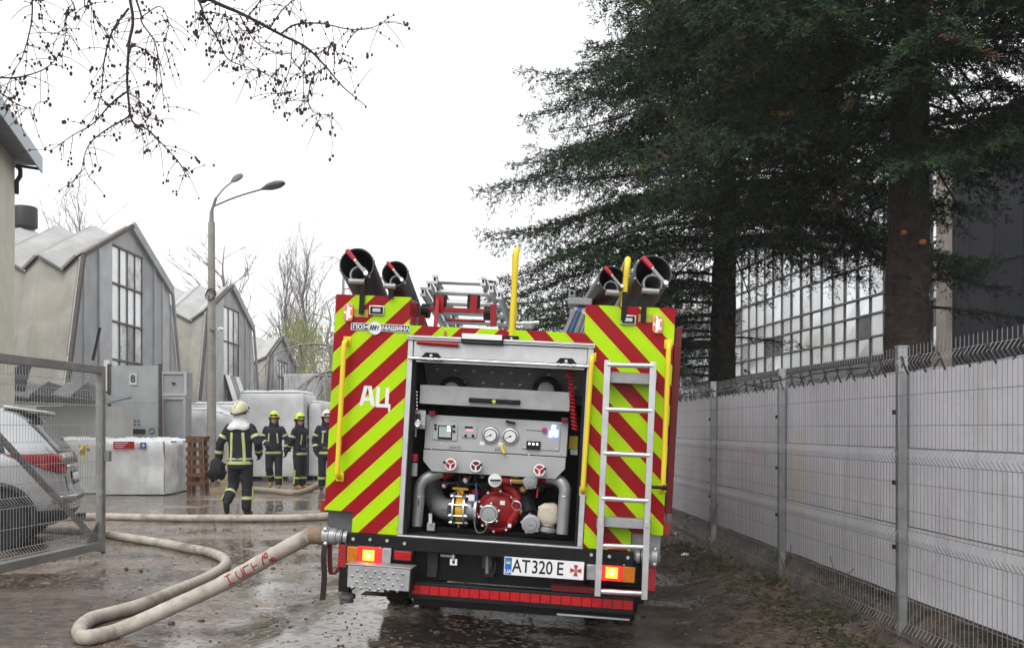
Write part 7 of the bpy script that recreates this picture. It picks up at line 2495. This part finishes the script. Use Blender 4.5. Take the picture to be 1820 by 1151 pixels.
# ------------------------------------------------------------------ verge growth, litter, stones
def verge():
    rg = np.random.default_rng(8)
    n = 34000
    yy = 4.6 + 22 * rg.random(n) ** 1.5
    off = rg.normal(size=n) * .30 - .12
    xx = 2.652 - (yy - 6.59) * .0484 + off
    cl = np.array([noise.noise((x * 1.7, y * 1.7, 4)) for x, y in zip(xx, yy)])
    keep = cl + rg.normal(size=n) * .2 > -.02
    xx, yy = xx[keep], yy[keep]
    n = len(xx)
    zz = np.array([gz(x, y) for x, y in zip(xx, yy)])
    b = np.stack([xx, yy, zz - .005], 1)
    dv = np.stack([rg.normal(size=n) * .7, rg.normal(size=n) * .7, rg.uniform(.0, .6, n) ** 1.4], 1)
    mi = rg.choice([0, 1, 2], n, p=[.16, .30, .54])
    me = shoots_mesh('verge_grass', b, dv, rg.uniform(.02, .12, n), rg.uniform(.0015, .0045, n), mi)
    me.materials.clear()
    for nm, c in (('grass_green', (.045, .050, .02)), ('grass_straw', (.17, .13, .075)), ('grass_brown', (.075, .05, .03))): me.materials.append(mat(nm, c, .8, 0, .35, 4))
    tag(link('verge_grass', me), 'matted brown and green grass on the verge by the fence', 'grass', kind='stuff')
    # leaf and wood litter
    n = 9000
    yy = 4.4 + 24 * rg.random(n) ** 1.4
    xx = 2.652 - (yy - 6.59) * .0484 + rg.normal(size=n) * .5 - .3
    mb_v, q = [], []
    r2 = random.Random(5)
    mb = MB()
    for x, y in zip(xx, yy):
        if x < 1.15 + .2 * noise.noise((y, 1, 1)): continue
        z = gz(x, y) + .006
        s = r2.uniform(.006, .030)
        a_ = r2.random() * 6.28
        c_, s_ = math.cos(a_) * s, math.sin(a_) * s
        t1, t2 = r2.uniform(-.4, .6) * s, r2.uniform(-.4, .6) * s
        w_ = r2.uniform(.25, .8)
        mb.cm = r2.choice([0, 0, 1, 2, 3])
        mb.add([(x - c_, y - s_, z), (x + s_ * w_, y - c_ * w_, z + abs(t1)), (x + c_, y + s_, z + abs(t2) * .5), (x - s_ * w_, y + c_ * w_, z + .004)], [(0, 1, 2, 3)])
    mb.cm = 3
    me = mb.mesh('verge_litter', [mat('leaf_brown', (.09, .055, .03), .8, 0, .4, 9), mat('leaf_pale', (.13, .10, .065), .8, 0, .3, 9), mat('moss', (.05, .075, .02), .9, 0, .3, 9), mat('leaf_dark', (.03, .022, .016), .8, 0, .4, 9)], smooth=False)
    tag(link('verge_litter', me), 'dead leaves and bits of wood strewn along the verge', 'litter', kind='stuff')
    # stones
    mb = MB()
    for k in range(2600):
        y = 4.3 + 16 * r2.random() ** 1.6
        x = r2.uniform(-5.5, 2.4)
        r = r2.uniform(.004, .012) if r2.random() < .95 else r2.uniform(.012, .028)
        if x < -3.0 * (y / 6): continue
        mb.cm = r2.choice([0, 0, 1])
        mb.ball((x, y, gz(x, y) + r * .25), (r * r2.uniform(.8, 1.3), r * r2.uniform(.8, 1.3), r * .7), 6, 4)
    mb.cm = 1
    me = mb.mesh('loose_stones', [mat('stone_dark', (.07, .062, .055), .6, 0, .4, 30), mat('stone_pale', (.26, .24, .22), .6, 0, .4, 30)])
    tag(link('loose_stones', me), 'loose wet stones scattered over the yard', 'stones', kind='stuff')
    # dead stalks standing by the fence
    stm = mat('dead_stalk', (.12, .085, .06), .85)
    for k, (px, py, h) in enumerate(((1292, 985, .55), (1480, 1055, .35), (1510, 1062, .45), (1735, 1105, .5), (1290, 940, .4))):
        p = G(px, py)
        x, y = min(p.x, fence_x(p.y) - .08), p.y
        z = gz(x, y)
        mb = MB()
        for j in range(4 if k else 3):
            a_ = r2.uniform(-.25, .25)
            mb.tube(smooth_path([(x, y, z - .02), (x + a_ * .3, y + r2.uniform(-.05, .05), z + h * .5), (x + a_ * .7, y + r2.uniform(-.1, .1), z + h * r2.uniform(.7, 1))], 4), .0035, 4)
        tag(mb.build('dead_weed', stm), ['tall dead weed stalks beside the first visible fence post', 'short dead weed between the middle and the nearest post', 'leaning dead weed near the nearest fence post', 'dead weed stalks at the fence beyond the nearest post', 'thin dead weed against the white sheeting by the truck'][k], 'weed')
    # a few rags of litter
    for k, (px, py, lab) in enumerate(((1348, 993, 'crumpled white paper scrap on the verge between the posts'), (1265, 982, 'small white plastic scrap at the foot of a fence post'), (1218, 990, 'grey plastic scrap on the verge beside the truck'))):
        p = G(px, py)
        z = gz(p.x, p.y)
        mb = MB()
        mb.ball((0, 0, 0), (1, 1, 1), 10, 7)
        mb.v = [(p.x + x * .05 * (1 + .6 * noise.noise((x * 2 + k, y * 2, z_ * 2))), p.y + y * .035, z + .02 + z_ * .02 * (1 + .8 * noise.noise((x * 4, y * 4 + k, 2)))) for x, y, z_ in mb.v]
        tag(mb.build('paper_scrap', white_print, smooth=False), lab, 'litter')
verge()

# ------------------------------------------------------------------ damp hazy air
def haze():
    o = MB().box(-560, 560, -75, 760, -1.3, 17.5).build('haze', None, smooth=False)
    m = bpy.data.materials.new('damp_air')
    m.use_nodes = True
    t = m.node_tree
    t.nodes.clear()
    v = t.nodes.new('ShaderNodeVolumePrincipled')
    v.inputs['Color'].default_value = (.93, .95, .97, 1)
    v.inputs['Density'].default_value = .0009
    v.inputs['Anisotropy'].default_value = .0
    out = t.nodes.new('ShaderNodeOutputMaterial')
    t.links.new(v.outputs[0], out.inputs['Volume'])
    o.data.materials.clear()
    o.data.materials.append(m)
    tag(o, 'thin damp haze filling the air over the yard', 'haze', kind='stuff')
haze()
SC.cycles.volume_bounces = 1
SC.cycles.volume_step_rate = 4.0
